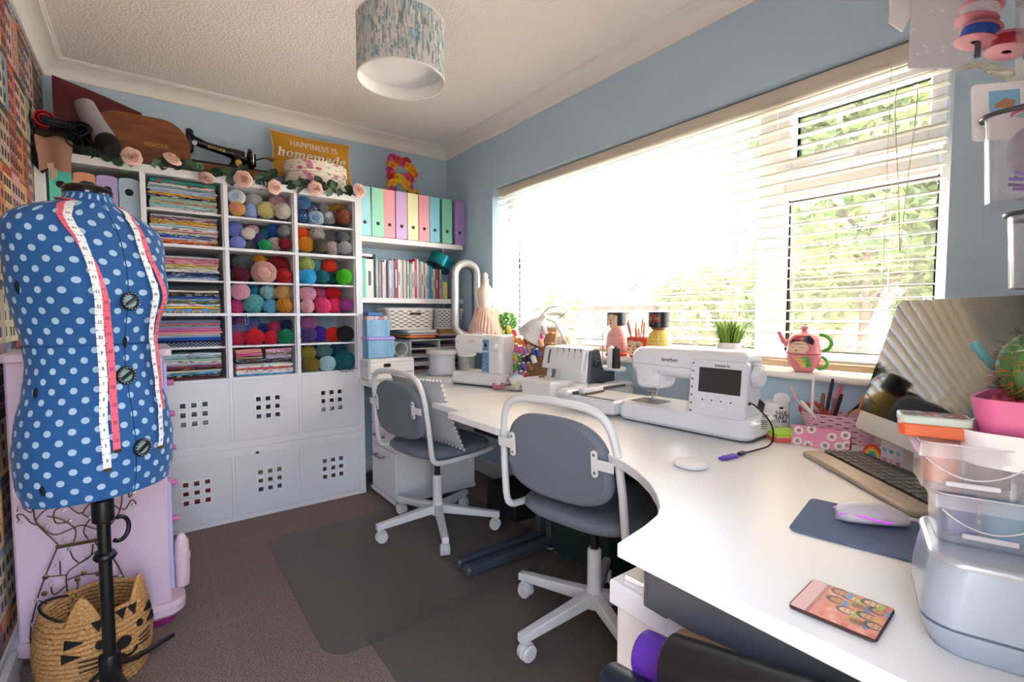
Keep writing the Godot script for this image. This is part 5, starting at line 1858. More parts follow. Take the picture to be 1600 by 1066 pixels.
func ribbon(path: Array, w: float, off: float) -> B:   # a tape lying on the form along (angle, height)
	var b := B.new()
	var cv := Curve2D.new()
	for i in path.size():
		var tg: Vector2 = (path[mini(i + 1, path.size() - 1)] - path[maxi(i - 1, 0)]) * 0.17
		cv.add_point(path[i], -tg, tg)
	var l := []
	var r := []
	var n := 60
	for i in n + 1:
		var q := cv.sample_baked(cv.get_baked_length() * i / n)
		var d := form_at(q.x, q.y, off + 0.012 * exp(-pow((q.y - 1.0) / 0.09, 2.0)))
		var t := form_at(q.x + 0.03, q.y, off) - form_at(q.x - 0.03, q.y, off)
		t.y = 0
		t = t.normalized() * w * 0.5
		l.append(d - t)
		r.append(d + t)
	b.grid([PackedVector3Array(l), PackedVector3Array(r)], false, false, false, 1)
	return b

const DIG := ["757557", "262227", "71717c", "71317"]

func digit_rows(d: int) -> Array:   # a 3 x 5 figure, one number of three bits a row
	return [[7, 5, 5, 5, 7], [2, 6, 2, 2, 7], [7, 1, 7, 4, 7], [7, 1, 3, 1, 7], [5, 5, 7, 1, 1], [7, 4, 7, 1, 7], [7, 4, 7, 5, 7], [7, 1, 1, 2, 2], [7, 5, 7, 5, 7], [7, 5, 7, 1, 7]][d]

func tape_tex(base: String, ink: String, first: int, step: int, n: int) -> ImageTexture:   # numbers along x, turned so that they read across the tape
	var im := Image.create(n * 24, 14, false, Image.FORMAT_RGB8)
	im.fill(col(base))
	for i in n:
		im.fill_rect(Rect2i(i * 24, 0, 1, 4), col(ink))
		im.fill_rect(Rect2i(i * 24 + 12, 0, 1, 2), col(ink))
		im.fill_rect(Rect2i(i * 24, 11, 1, 3), col(ink))
		var s := str(first + step * i)
		for k in s.length():
			var rows := digit_rows(int(s[k]))
			for y in 5:
				for x in 3:
					if rows[y] & (4 >> x):
						im.set_pixel(i * 24 + 9 + y, 10 - (k * 4 + x) - (2 if s.length() == 1 else 0), col(ink))
	im.resize(n * 72, 42, Image.INTERPOLATE_NEAREST)
	return pic(im)

func build_left_corner() -> void:
	# --- dress form
	var t := thing("dress_form", "blue polka-dot adjustable dress form on a black stand, by the papered wall", "dress form", FORM, 32.0)
	var n := 128
	var im := Image.create(n, n, false, Image.FORMAT_RGB8)
	im.fill(col("1b568f"))
	for c in [Vector2i(32, 32), Vector2i(96, 96)]:
		for y in range(-22, 23):
			for x in range(-22, 23):
				if x * x + y * y <= 441:
					im.set_pixel(c.x + x, c.y + y, col("a6c2d6"))
	var dm := StandardMaterial3D.new()
	dm.albedo_texture = pic(im)
	dm.roughness = 0.85
	dm.rim_enabled = true
	dm.rim = 0.25
	dm.uv1_scale = Vector3(20, 16, 1)
	var rows := []
	for i in 62:
		var y := 0.65 + 0.81 * i / 61.0
		var row := PackedVector3Array()
		for j in 64:
			row.append(form_at(TAU * j / 64.0 - PI, y))
		rows.append(row)
	var b := B.new()
	b.loft(rows)
	part("torso", b, dm, t)
	var seam := mat("123a66", 0.9)
	b = B.new()
	var p := []
	for j in 64:
		p.append(form_at(TAU * j / 64.0, 1.055, 0.0))
	b.tube(p, 0.0015, 4, true)
	p = []
	for i in 40:
		p.append(form_at(0.06, 0.655 + 0.79 * i / 39.0))
	b.tube(p, 0.0015, 4)
	part("seam", b, seam, t)
	b = B.new()
	for q in [[-1.35, 1.20, 0.035], [-1.3, 0.94, 0.03], [-1.1, 0.70, 0.03], [0.06, 1.06, 0.035]]:
		p = []
		for i in 6:
			p.append(form_at(q[0], q[1] + q[2] * (i / 5.0 - 0.5), -0.001))
		b = B.new()
		b.tube(p, [0.001, 0.005, 0.006, 0.006, 0.005, 0.001], 6)
		part("adjusting_slot", b, mat("0b1626", 0.9), t)
	for q in [[0.08, 1.17], [0.04, 0.97], [0.14, 0.77]]:
		var a: float = q[0]
		var at := form_at(a, q[1])
		var z := (form_at(a, q[1], 0.1) - form_at(a, q[1], 0.0)).normalized()
		var xf := Transform3D(Basis(Vector3.UP.cross(z).normalized(), Vector3.UP, z), at)
		b = B.new()
		b.lathe([Vector2(0.017, 0.0), Vector2(0.025, 0.0), Vector2(0.025, 0.005), Vector2(0.022, 0.008), Vector2(0.018, 0.007), Vector2(0.017, 0.002)], 32, xf * Transform3D(AY, Vector3.ZERO))
		b.box(Vector3(0, 0, 0.006), Vector3(0.033, 0.008, 0.008), 0.002, xf * eul(0, 0, 35))
		var d := part("dial", b, mat("111214", 0.3), t)
		b = B.new()
		b.prism(B.ring2(0.0165, 0.0165, 24), 0.0, 0.003, 0.0, xf)
		part("dial_face", b, mat("7f9c98", 0.5), d)
		b = B.new()
		for k in 16:
			var an := TAU * k / 16.0
			b.box(Vector3(0.021 * cos(an), 0.021 * sin(an), 0.0085), Vector3(0.003, 0.0012, 0.001), 0.0, xf)
		part("dial_marks", b, mat("e8e8e8", 0.5), d)
	b = B.new()
	rows = []
	for q in [[1.459, 0.054, 0.052], [1.47, 0.055, 0.053], [1.48, 0.05, 0.048], [1.485, 0.03, 0.03]]:
		var row := PackedVector3Array()
		for j in 32:
			row.append(Vector3(q[1] * sin(TAU * j / 32.0), q[0], q[2] * cos(TAU * j / 32.0)))
		rows.append(row)
	b.loft(rows)
	b.box(Vector3(0, 1.49, 0), Vector3(0.03, 0.012, 0.02), 0.004)
	part("neck_cap", b, mat("0c0c0e", 0.12), t)
	var black := mat("0e0e10", 0.4)
	b = B.new()
	b.tube([Vector3(0, 0.03, 0), Vector3(0, 0.7, 0)], 0.0155, 20)
	b.lathe([Vector2(0, 0.55), Vector2(0.022, 0.55), Vector2(0.026, 0.555), Vector2(0.026, 0.61), Vector2(0.022, 0.615), Vector2(0, 0.615)], 20)
	b.lathe([Vector2(0, 0.44), Vector2(0.022, 0.44), Vector2(0.028, 0.45), Vector2(0.022, 0.462), Vector2(0, 0.462)], 20)
	b.lathe([Vector2(0, 0.09), Vector2(0.026, 0.09), Vector2(0.026, 0.16), Vector2(0, 0.16)], 20)
	part("pole", b, black, t)
	b = B.new()
	p = []
	for i in 13:
		var a := -2.2 + 4.0 * i / 12.0
		p.append(Vector3(0.037 + 0.025 * cos(a), 0.515 + 0.035 * sin(a), 0.004))
	b.tube(p, 0.006, 8)
	part("hem_marker", b, black, t)
	for i in 3:
		b = B.new()
		var bs := Basis(Vector3.UP, deg_to_rad([28.0, 150.0, 265.0][i])).scaled([Vector3.ONE, Vector3(0.72, 1, 0.72), Vector3.ONE][i])
		b.tube([bs * Vector3(0.015, 0.12, 0), bs * Vector3(0.10, 0.075, 0), bs * Vector3(0.30, 0.014, 0)], [0.012, 0.013, 0.011], 10, false, true, 0.6)
		part("tripod_leg", b, black, t)
	# --- tape measure: one tape, white face and pink back
	var o := thing("tape_measure", "white and pink tape measure hanging round the dress form's neck", "tape measure", FORM, 32.0)
	var wm := StandardMaterial3D.new()
	wm.albedo_texture = tape_tex("efefec", "28282c", 25, -1, 24)
	wm.roughness = 0.5
	wm.cull_mode = BaseMaterial3D.CULL_DISABLED
	var wm2 := wm.duplicate() as StandardMaterial3D
	wm2.albedo_texture = tape_tex("efefec", "28282c", 38, 1, 24)
	var pm := wm.duplicate() as StandardMaterial3D
	pm.albedo_texture = tape_tex("ee6478", "8a2a40", 40, 1, 24)
	var wl := [Vector2(-0.75, 1.43), Vector2(-0.56, 1.405), Vector2(-0.42, 1.33), Vector2(-0.38, 1.25), Vector2(-0.34, 1.17), Vector2(-0.32, 1.07), Vector2(-0.32, 0.955), Vector2(-0.34, 0.855), Vector2(-0.32, 0.735)]
	var pl := [Vector2(-0.9, 1.43), Vector2(-0.64, 1.40), Vector2(-0.46, 1.33), Vector2(-0.34, 1.25), Vector2(-0.25, 1.17), Vector2(-0.2, 1.07), Vector2(-0.2, 0.95), Vector2(-0.2, 0.87), Vector2(-0.2, 0.78)]
	var wr := [Vector2(0.6, 1.43), Vector2(0.36, 1.40), Vector2(0.30, 1.33), Vector2(0.33, 1.24), Vector2(0.40, 1.15), Vector2(0.50, 1.05), Vector2(0.55, 0.95), Vector2(0.53, 0.87), Vector2(0.43, 0.76)]
	var pr := [Vector2(0.7, 1.43), Vector2(0.42, 1.395), Vector2(0.42, 1.31), Vector2(0.48, 1.22), Vector2(0.58, 1.13), Vector2(0.66, 1.04), Vector2(0.68, 0.95), Vector2(0.63, 0.86)]
	part("pink_back", ribbon(pl, 0.0165, 0.004), pm, o)
	part("pink_back", ribbon(pr, 0.0165, 0.004), pm, o)
	part("white_face", ribbon(wl, 0.0175, 0.0065), wm, o)
	part("white_face", ribbon(wr, 0.0175, 0.0065), wm2, o)
	p = []
	for i in 21:
		var a := 0.65 + (TAU - 1.45) * i / 20.0
		p.append(form_at(a, 1.432 + 0.012 * sin(PI * i / 20.0), 0.004))
	b = B.new()
	b.tube(p, 0.008, 6, false, true, 0.25)
	part("neck_loop", b, mat("ee6478", 0.5), o)
	b = B.new()
	for q in [[-0.32, 0.732], [-0.2, 0.777], [0.43, 0.757]]:
		b.box(form_at(q[0], q[1], 0.008), Vector3(0.019, 0.008, 0.004), 0.001)
	part("metal_tip", b, mat("8a6a3a", 0.3, 0.8), o)
	# --- pink toy house seen from the back
	t = thing("dollhouse", "tall pink toy house with lilac doors and magenta pegs, behind the dress form", "toy house")
	var pink := mat("d9bfd0", 0.5)
	b = B.new()
	b.box(Vector3(-2.062, 0.52, 1.075), Vector3(0.40, 0.95, 0.37), 0.006)
	part("body", b, pink, t)
	b = B.new()
	b.prism(shift2(B.rr(0.44, 0.44, 0.03, 4), Vector2(-2.055, 1.055)), 0.985, 1.012, 0.004, up())
	part("top_ledge", b, mat("e3c9d6", 0.5), t)
	b = B.new()
	b.prism(shift2(B.rr(0.46, 0.46, 0.06, 5), Vector2(-2.05, 1.06)), 0.04, 0.09, 0.012, up())
	part("base_tray", b, mat("e2c6d2", 0.5), t)
	for q in [[-1.90, 1.20], [-2.20, 1.20], [-1.90, 0.9], [-2.2, 0.9]]:
		b = B.new()
		b.lathe([Vector2(0, 0), Vector2(0.05, 0.0), Vector2(0.045, 0.03), Vector2(0.03, 0.042), Vector2(0, 0.042)], 24, mv(q[0], 0, q[1]))
		part("foot", b, mat("a82a78", 0.4), t)
	b = B.new()
	b.box(Vector3(-1.858, 0.755, 1.08), Vector3(0.012, 0.42, 0.355), 0.003)
	part("door", b, mat("bdb8e4", 0.45), t)
	b = B.new()
	b.box(Vector3(-1.858, 0.33, 1.08), Vector3(0.012, 0.40, 0.355), 0.003)
	part("door", b, mat("bdb8e4", 0.45), t)
	for y in [0.888, 0.775, 0.65, 0.52, 0.385]:
		b = B.new()
		b.prism(B.ring2(0.011, 0.011, 14), -1.852, -1.832, 0.002, along_x(Vector3(0, y, 1.24)))
		part("peg", b, mat("d86aa8", 0.4), t)
	b = B.new()
	b.lathe([Vector2(0, 0), Vector2(0.022, 0.0), Vector2(0.026, 0.05), Vector2(0.024, 0.17), Vector2(0.01, 0.2), Vector2(0, 0.2)], 20, mv(-1.825, 0.092, 1.16))
	b.lathe([Vector2(0.0255, 0.10), Vector2(0.0285, 0.10), Vector2(0.0285, 0.125), Vector2(0.0255, 0.125)], 20, mv(-1.825, 0.092, 1.16))
	part("side_tube", b, mat("e6c9cf", 0.4), t)
	# --- wire mannequin
	t = thing("wire_jewellery_stand", "brown wire mannequin jewellery stand set with clear gems, against the pink toy house", "jewellery stand", Vector3(0, 0, 1.31))
	var wire := mat("5a4030", 0.35, 0.5)
	var curves := [
		[[-2.203, 0.60], [-2.202, 0.559], [-2.2, 0.488], [-2.157, 0.411], [-2.155, 0.391], [-2.175, 0.341], [-2.203, 0.257], [-2.224, 0.165], [-2.226, 0.091], [-2.213, 0.03]],
		[[-1.988, 0.60], [-1.988, 0.542], [-1.996, 0.477], [-2.023, 0.431], [-2.054, 0.4], [-2.06, 0.375], [-2.027, 0.333], [-1.99, 0.227], [-1.964, 0.088], [-1.972, 0.03]],
		[[-2.202, 0.492], [-2.175, 0.522], [-2.13, 0.523], [-2.096, 0.489], [-2.069, 0.518], [-2.03, 0.515], [-1.996, 0.477]], [[-2.194, 0.477], [-2.16, 0.437], [-2.11, 0.448], [-2.091, 0.449], [-2.053, 0.426], [-2.02, 0.44]],
		[[-2.196, 0.478], [-2.211, 0.488], [-2.227, 0.517], [-2.241, 0.52], [-2.236, 0.501]], [[-2.203, 0.55], [-2.21, 0.521], [-2.232, 0.545], [-2.241, 0.532]], [[-1.992, 0.48], [-1.981, 0.477], [-1.965, 0.503], [-1.953, 0.49], [-1.961, 0.482]],
		[[-1.988, 0.545], [-1.974, 0.539], [-1.97, 0.514], [-1.954, 0.534]], [[-2.13, 0.524], [-2.157, 0.511], [-2.154, 0.473], [-2.118, 0.47]], [[-2.07, 0.518], [-2.09, 0.49], [-2.075, 0.47]], [[-2.175, 0.50], [-2.14, 0.48], [-2.11, 0.44], [-2.115, 0.40]], [[-2.03, 0.512], [-2.07, 0.47], [-2.09, 0.43], [-2.08, 0.40]],
		[[-2.136, 0.16], [-2.136, 0.233], [-2.136, 0.297], [-2.105, 0.325], [-2.056, 0.355]], [[-2.136, 0.297], [-2.185, 0.307]], [[-2.135, 0.264], [-2.168, 0.244], [-2.175, 0.278]], [[-2.155, 0.16], [-2.178, 0.21], [-2.208, 0.24]], [[-2.151, 0.303], [-2.15, 0.355]], [[-2.13, 0.2], [-2.113, 0.237], [-2.111, 0.272]], [[-2.069, 0.379], [-2.076, 0.342], [-2.105, 0.325]], [[-2.136, 0.28], [-2.10, 0.285], [-2.059, 0.277]], [[-2.105, 0.325], [-2.12, 0.35], [-2.127, 0.38]], [[-2.05, 0.2], [-2.03, 0.25], [-2.004, 0.249]]]
	b = B.new()
	for c in curves:
		var cv := Curve3D.new()
		for i in c.size():
			var a := Vector3(c[i][0], c[i][1], 0.0)
			var l: Array = c[maxi(i - 1, 0)]
			var r: Array = c[mini(i + 1, c.size() - 1)]
			var tg := Vector3(r[0] - l[0], r[1] - l[1], 0) * 0.17
			cv.add_point(a, -tg, tg)
		var pts := []
		for q in cv.tessellate(3, 5.0):
			pts.append(q)
		b.tube(pts, 0.0022, 6)
	part("wire_frame", b, wire, t)
	b = B.new()
	for k in 3:
		p = []
		for i in 31:
			var f := i / 30.0
			p.append(Vector3(lerpf(-2.157, -2.056, f), 0.394 - 0.004 * f + 0.004 * sin(f * 40.0 + k * 2.09), 0.004 * cos(f * 40.0 + k * 2.09)))
		b.tube(p, 0.0026, 6)
	part("twisted_waistband", b, mat("6a5630", 0.35, 0.7), t)
	b = B.new()
	p = []
	for i in 24:
		p.append(Vector3(-2.093 + 0.125 * cos(TAU * i / 24.0), 0.008, -0.01 + 0.04 * sin(TAU * i / 24.0)))
	b.tube(p, 0.003, 6, true)
	part("foot_ring", b, wire, t)
	var gm := mat("e4e6ea", 0.08, 0.6)
	b = B.new()
	b.lathe([Vector2(0, -0.004), Vector2(0.004, -0.003), Vector2(0.0065, 0.0), Vector2(0.0065, 0.0), Vector2(0.004, 0.004), Vector2(0.004, 0.004), Vector2(0, 0.004)], 8, Transform3D(AY, Vector3.ZERO))
	var gem := b.done()
	for q in [[-2.175, 0.469], [-2.135, 0.509], [-2.12, 0.473], [-2.073, 0.471], [-2.136, 0.417], [-2.127, 0.38], [-2.166, 0.339], [-2.148, 0.354], [-2.175, 0.278], [-2.208, 0.24], [-2.221, 0.167], [-2.004, 0.249], [-1.957, 0.528], [-2.234, 0.543], [-2.236, 0.498], [-1.961, 0.484]]:
		part("gem", gem, gm, t, mv(q[0], q[1], 0.003))
	b = B.new()
	b.ell(Vector3.ZERO, Vector3(0.008, 0.008, 0.003), 12, 6)
	for q in [[-2.185, 0.307], [-2.111, 0.275], [-2.059, 0.277], [-2.19, 0.255], [-2.095, 0.29]]:
		part("bead", b, mat("6a4a2c", 0.3, 0.4), t, mv(q[0], q[1], 0.003))
	# --- cat basket
	t = thing("cat_basket", "round woven straw basket with cat ears and a black cat face", "basket", Vector3(-2.065, 0.0, 1.415), 28.0)
	var straw := StandardMaterial3D.new()
	straw.albedo_texture = noise_tex(0.06, 128, false, 1.0, 51, ramp([[0.2, "a8743c"], [0.55, "c8965a"], [0.9, "ddb27a"]]))
	straw.roughness = 0.8
	tri(straw, 14.0)
	var prof := func(y: float) -> float:
		return 0.120 + 0.022 * sin(PI * clampf(y / 0.24, 0, 1) * 0.9) - 0.008 * y / 0.24
	rng.seed = 3
	for i in 17:
		var y := 0.008 + 0.0142 * i
		p = []
		for j in 90:
			var a := TAU * j / 90.0
			p.append(Vector3(cos(a) * (prof.call(y) + 0.0022 * (1 if (j + i) % 2 else -1)), y + 0.0009 * sin(a * 20.0 + i), sin(a) * (prof.call(y) + 0.0022 * (1 if (j + i) % 2 else -1))))
		b = B.new()
		b.tube(p, 0.0085, 6, true)
		part("coil", b, straw, t)
	b = B.new()
	b.prism(B.ring2(0.118, 0.118, 32), 0.002, 0.012, 0.0, up())
	part("basket_floor", b, straw, t)
	var rim := 0.246
	for a in [-0.62, 0.62]:
		b = B.new()
		for i in 6:
			var hgt := 0.072 - 0.012 * i
			var half := 0.036 - 0.006 * i
			p = []
			for j in 11:
				var u := -1.0 + j / 5.0
				var an: float = a + u * half / 0.13
				p.append(Vector3(sin(an) * 0.128, rim - 0.012 + hgt * (1.0 - pow(absf(u), 1.4)), cos(an) * 0.128))
			b.tube(p, 0.0068, 6)
		part("ear", b, straw, t)
	var blk := mat("14120f", 0.8)
	var patch := func(pts2: Array) -> B:
		var q := B.new()
		var loop := PackedVector3Array()
		for s in [0.0, 0.004]:
			var ring := PackedVector3Array()
			for v in pts2:
				var r: float = prof.call(v.y) + 0.0105 + s
				ring.append(Vector3(sin(v.x / 0.14) * r, v.y, cos(v.x / 0.14) * r))
			if s > 0.0:
				q.cap(ring, Vector3(sin(pts2[0].x / 0.14), 0, cos(pts2[0].x / 0.14)), false)
				q.grid([loop, ring], true, false, true)
			loop = ring
		return q
	var oval := func(cx: float, cy: float, rx: float, ry: float) -> Array:
		var o2 := []
		for i in 14:
			o2.append(Vector2(cx + rx * cos(TAU * i / 14.0), cy + ry * sin(TAU * i / 14.0)))
		return o2
	part("eye", patch.call(oval.call(-0.048, 0.165, 0.011, 0.012)), blk, t)
	part("eye", patch.call(oval.call(0.056, 0.17, 0.010, 0.011)), blk, t)
	part("nose", patch.call(oval.call(0.006, 0.142, 0.019, 0.018)), blk, t)
	for q in [[-0.018, 0.105], [0.022, 0.105]]:
		b = B.new()
		p = []
		for i in 9:
			var a := PI + PI * i / 8.0
			var v := Vector2(q[0] + 0.02 * cos(a), q[1] + 0.004 + 0.016 * sin(a))
			var r: float = prof.call(v.y) + 0.011
			p.append(Vector3(sin(v.x / 0.14) * r, v.y, cos(v.x / 0.14) * r))
		b.tube(p, 0.004, 6)
		part("mouth_line", b, blk, t)
	for q in [[-0.11, 0.185, 1], [-0.115, 0.148, 1], [-0.05, 0.226, 0], [0.045, 0.228, 0], [0.01, 0.232, 0], [0.105, 0.19, -1], [0.108, 0.155, -1]]:
		var x: float = q[0]
		var y: float = q[1]
		var tri3 := [Vector2(x - 0.016, y + 0.006), Vector2(x + 0.016, y + 0.006), Vector2(x, y - 0.024)]
		if q[2] != 0:
			tri3 = [Vector2(x - q[2] * 0.016, y + 0.014), Vector2(x - q[2] * 0.016, y - 0.012), Vector2(x + q[2] * 0.026, y)]
		part("stripe", patch.call(tri3), blk, t)
	for s in [-1, 1]:
		for k in 3:
			b = B.new()
			p = []
			for i in 7:
				var v := Vector2(s * (0.05 + 0.045 * i / 6.0), 0.128 - 0.012 * k + 0.004 * i / 6.0 * (1 - k))
				var r: float = prof.call(v.y) + 0.0115
				p.append(Vector3(sin(v.x / 0.14) * r, v.y, cos(v.x / 0.14) * r))
			b.tube(p, 0.002, 5)
			part("whisker", b, blk, t)
	b = B.new()
	p = []
	for i in 12:
		var a := 0.2 + 2.0 * i / 11.0
		p.append(Vector3(-sin(a) * 0.125, rim - 0.004 + 0.03 * sin(PI * i / 11.0), -cos(a) * 0.10))
	b.tube(p, 0.004, 6)
	part("cord_handle", b, blk, t)
	# --- things against the papered wall in the near corner
	b = B.new()
	b.box(Vector3(0, 0.07, 0), Vector3(0.02, 0.14, 0.2), 0.003)
	solo("foam_board", b, mat("c9c6c4", 0.7), "small pale board on edge by the papered wall, left of the cat basket", "board", Vector3(-2.25, 0.0, 1.5))

# ------------------------------------------------------------------ far end of the desk
func dot_tex(base: String, hole: String, nx: int, ny: int, r: int, margin_y: int) -> ImageTexture:
	var im := Image.create(nx * 12, ny * 12, false, Image.FORMAT_RGB8)
	im.fill(col(base))
	for j in range(margin_y, ny - margin_y):
		for i in nx:
			im.fill_rect(Rect2i(i * 12 + (6 if j % 2 else 0) + 1, j * 12 + 6 - r, r * 2, r * 2), col(hole))
	return pic(im)

func tapered_bin(w: float, d: float, h: float, r: float, taper: float, thick: float) -> B:
	var b := B.new()
	var rows := []
	for q in [[0.0, 1.0 - taper, 0.0], [h, 1.0, 0.0], [h, 1.0, thick], [thick, 1.0 - taper, thick]]:
		var row := PackedVector3Array()
		for s in B.rr(w * q[1] - q[2] * 2.0, d * q[1] - q[2] * 2.0, r, 4):
			row.append(Vector3(s.x, q[0], s.y))
		rows.append(row)
	for i in 3:
		b.grid([rows[i], rows[i + 1]], true, false, false, 1 if i < 3 else 1)
	b.cap(rows[3], Vector3.UP)
	b.cap(rows[0], Vector3.DOWN)
	return b

func build_desk_far() -> void:
	var white := mat("ecebea", 0.35)
	var Y := DT + 0.001
	# printer
	var t := thing("printer", "white desktop printer with a small dark display, beside the cube shelving", "printer", Vector3(-0.695, Y, 0.385))
	var b := B.new()
	b.box(Vector3(0, 0.066, 0), Vector3(0.30, 0.132, 0.32), 0.012)
	part("body", b, white, t)
	b = B.new()
	b.box(Vector3(0, 0.045, 0.158), Vector3(0.275, 0.006, 0.006), 0.001)
	b.box(Vector3(0, 0.113, 0.16), Vector3(0.3, 0.002, 0.002))
	part("tray_slot", b, mat("8a8a8c", 0.6), t)
	b = B.new()
	b.box(Vector3(-0.035, 0.092, 0.1605), Vector3(0.045, 0.022, 0.003), 0.001)
	part("display", b, mat("2b2a2e", 0.25), t)
	# two blue boxes with a lilac lid between
	var n := 128
	var im := Image.create(n, n, false, Image.FORMAT_RGB8)
	rng.seed = 91
	im.fill(col("93c0dc"))
	for i in 8:
		im.fill_rect(Rect2i(i * 16, 0, 16, n), col("93c0dc").lerp(col("79a9cc"), rng.randf()))
		im.fill_rect(Rect2i(i * 16, 0, 1, n), col("6f9cc0"))
		for k in 14:
			im.fill_rect(Rect2i(i * 16 + rng.randi() % 15, rng.randi() % n, 1, rng.randi_range(6, 26)), col(["b4d6ea", "6c9cc2"][k % 2]))
	var bm := StandardMaterial3D.new()
	bm.albedo_texture = pic(im)
	bm.roughness = 0.6
	tri(bm, 6.0)
	t = thing("storage_box", "pale blue wood-print box with a lilac lid, on the printer", "box", Vector3(-0.742, 0.8645, 0.40))
	b = B.new()
	b.box(Vector3(0, 0.056, 0), Vector3(0.17, 0.112, 0.18), 0.004)
	part("box_body", b, bm, t)
	b = B.new()
	b.prism(B.rr(0.185, 0.195, 0.02, 4), 0.1125, 0.131, 0.005, up())
	part("lid", b, mat("b9a4ea", 0.45), t)
	t = thing("storage_box", "pale blue wood-print box without lid, on the lilac lid, filled with fabric", "box", Vector3(-0.752, 0.9965, 0.39))
	b = tapered_bin(0.15, 0.16, 0.105, 0.004, 0.02, 0.003)
	part("box_body", b, bm, t)
	b = folded(0.13, 0.03, 0.13, 3)
	var pk := StandardMaterial3D.new()
	pk.albedo_texture = rose_print("efd8dc", 128, 128, 18)
	tri(pk, 9.0)
	solo("folded_fabric", b, pk, "white and pink floral fabric heaped in the open blue box", "fabric", Vector3(-0.752, 1.095, 0.455))
	b = B.new()
	b.box(Vector3(0, 0.011, 0), Vector3(0.10, 0.022, 0.12), 0.003)
	solo("craft_packet", b, mat("3f6fae", 0.5), "flat blue packet lying on the floral fabric in the open blue box", "packet", Vector3(-0.765, 1.1265, 0.385), 6.0)
	# cardboard tube
	b = B.new()
	b.lathe([Vector2(0.043, 0), Vector2(0.047, 0), Vector2(0.047, 0), Vector2(0.047, 0.3), Vector2(0.047, 0.3), Vector2(0.043, 0.3), Vector2(0.043, 0.3), Vector2(0.043, 0.0)], 32, Transform3D(Basis(Vector3(1, 0, 0), Vector3(0, 0, -1), Vector3(0, 1, 0)), Vector3.ZERO))
	solo("paper_tube", b, mat("d5dcda", 0.6), "white hollow tube lying end-on on the printer, right of the blue boxes", "tube", Vector3(-0.60, 0.9115, 0.46))
	# letter tray with papers
	t = thing("letter_rack", "grey-white letter rack of open shelves in the corner of the desk", "rack", Vector3(-0.275, Y, 0.23))
	var rk := mat("d4d8d9", 0.5)
	for i in 5:
		b = B.new()
		b.box(Vector3(0, 0.003 + 0.0565 * i, 0), Vector3(0.44, 0.006, 0.3), 0.001)
		part("shelf", b, rk, t)
	for x in [-0.217, 0.0, 0.217]:
		b = B.new()
		b.box(Vector3(x, 0.116, 0), Vector3(0.006, 0.22, 0.298), 0.001)
		part("side", b, rk, t)
	for i in 4:
		for s in 2:
			b = B.new()
			for k in 3:
				b.box(Vector3(0.004 * k - 0.002, 0.003 + 0.006 * k, 0), Vector3(0.18, 0.005, 0.25 - 0.01 * k), 0.0005)
			solo("paper_stack", b, mat([["c8a8a0", "e8e4e2", "a8968c", "2c2f48"][i], ["d8d4d0", "3c3440", "e4d8c8", "8a6a78"][i]][s], 0.8), "papers on the %s shelf up of the letter rack, %s half" % [ordinal(i), ["left", "right"][s]], "papers", Vector3(-0.275 + [-0.11, 0.11][s], Y + 0.0065 + 0.0565 * i, 0.24), 0.0, "papers in the letter rack")
	var mg := [["2a3350", 0.008], ["b8402c", 0.007], ["e4a45a", 0.009], ["d85a34", 0.009], ["e8e2da", 0.008], ["5a7a98", 0.007], ["eae6e0", 0.012], ["c8c4c0", 0.008]]
	var y := Y + 0.2335
	for i in mg.size():
		b = B.new()
		b.box(Vector3(0, mg[i][1] * 0.5, 0), Vector3(0.21, mg[i][1] - 0.0006, 0.25), 0.0015)
		solo("magazine", b, mat(mg[i][0], 0.5), "%s magazine under the white perforated basket, %s up in its pile" % [["navy", "brick red", "light orange", "deep orange", "ivory", "slate blue", "white", "grey"][i], ordinal(i)], "magazine", Vector3(-0.40 + 0.008 * sin(i * 2.3), y, 0.245), 5.0 * sin(i * 1.9), "magazines on the letter rack")
		y += mg[i][1]
	var y2 := Y + 0.2335
	for q in [["2c3050", 0.012, "navy"], ["8a4a64", 0.01, "plum"], ["d8d4d0", 0.009, "white"], ["b88a58", 0.012, "brown card"], ["a87844", 0.024, "tan card"]]:
		b = B.new()
		b.box(Vector3(0, q[1] * 0.5, 0), Vector3(0.2, q[1] - 0.0006, 0.23), 0.0015)
		solo("folder", b, mat(q[0], 0.7), "%s folder in the pile behind the bladeless fan" % q[2], "folder", Vector3(-0.155, y2, 0.22), 3.0 * sin(y2 * 90.0), "folders under the right basket")
		y2 += q[1]
	# perforated baskets
	for i in 2:
		var h := 0.145
		t = thing("perforated_basket", ["white perforated plastic basket with a handle slot, on the magazines", "pale grey perforated basket partly hidden behind the bladeless fan"][i], "basket", [Vector3(-0.45, y, 0.20), Vector3(-0.135, y2 + 0.0, 0.17)][i], [-3.0, 0.0][i], "perforated baskets")
		var pm := StandardMaterial3D.new()
		pm.albedo_texture = dot_tex(["e6e2d8", "d8dadb"][i], "5a554e", 92, 11, 3, 1)
		pm.roughness = 0.5
		part("basket_wall", tapered_bin([0.36, 0.25][i], 0.23, h, 0.03, 0.08, 0.004), pm, t)
		b = B.new()
		var p := []
		for s in B.rr([0.362, 0.252][i], 0.232, 0.03, 5):
			p.append(Vector3(s.x, h, s.y))
		b.tube(p, 0.004, 6, true)
		part("rim", b, mat("e6e2d8", 0.5), t)
		if i == 0:
			b = B.new()
			b.prism(B.rr(0.085, 0.018, 0.009, 5), 0.0, 0.002, 0.0, Transform3D(Basis(Vector3.RIGHT, -0.06), Vector3(0.03, 0.108, 0.1125)))
			part("handle_slot", b, mat("4a2c30", 0.8), t)
	# lidded tub
	t = thing("lidded_tub", "round white tub with a wide lid and base, before the letter rack", "tub", Vector3(-0.325, Y, 0.50))
	b = B.new()
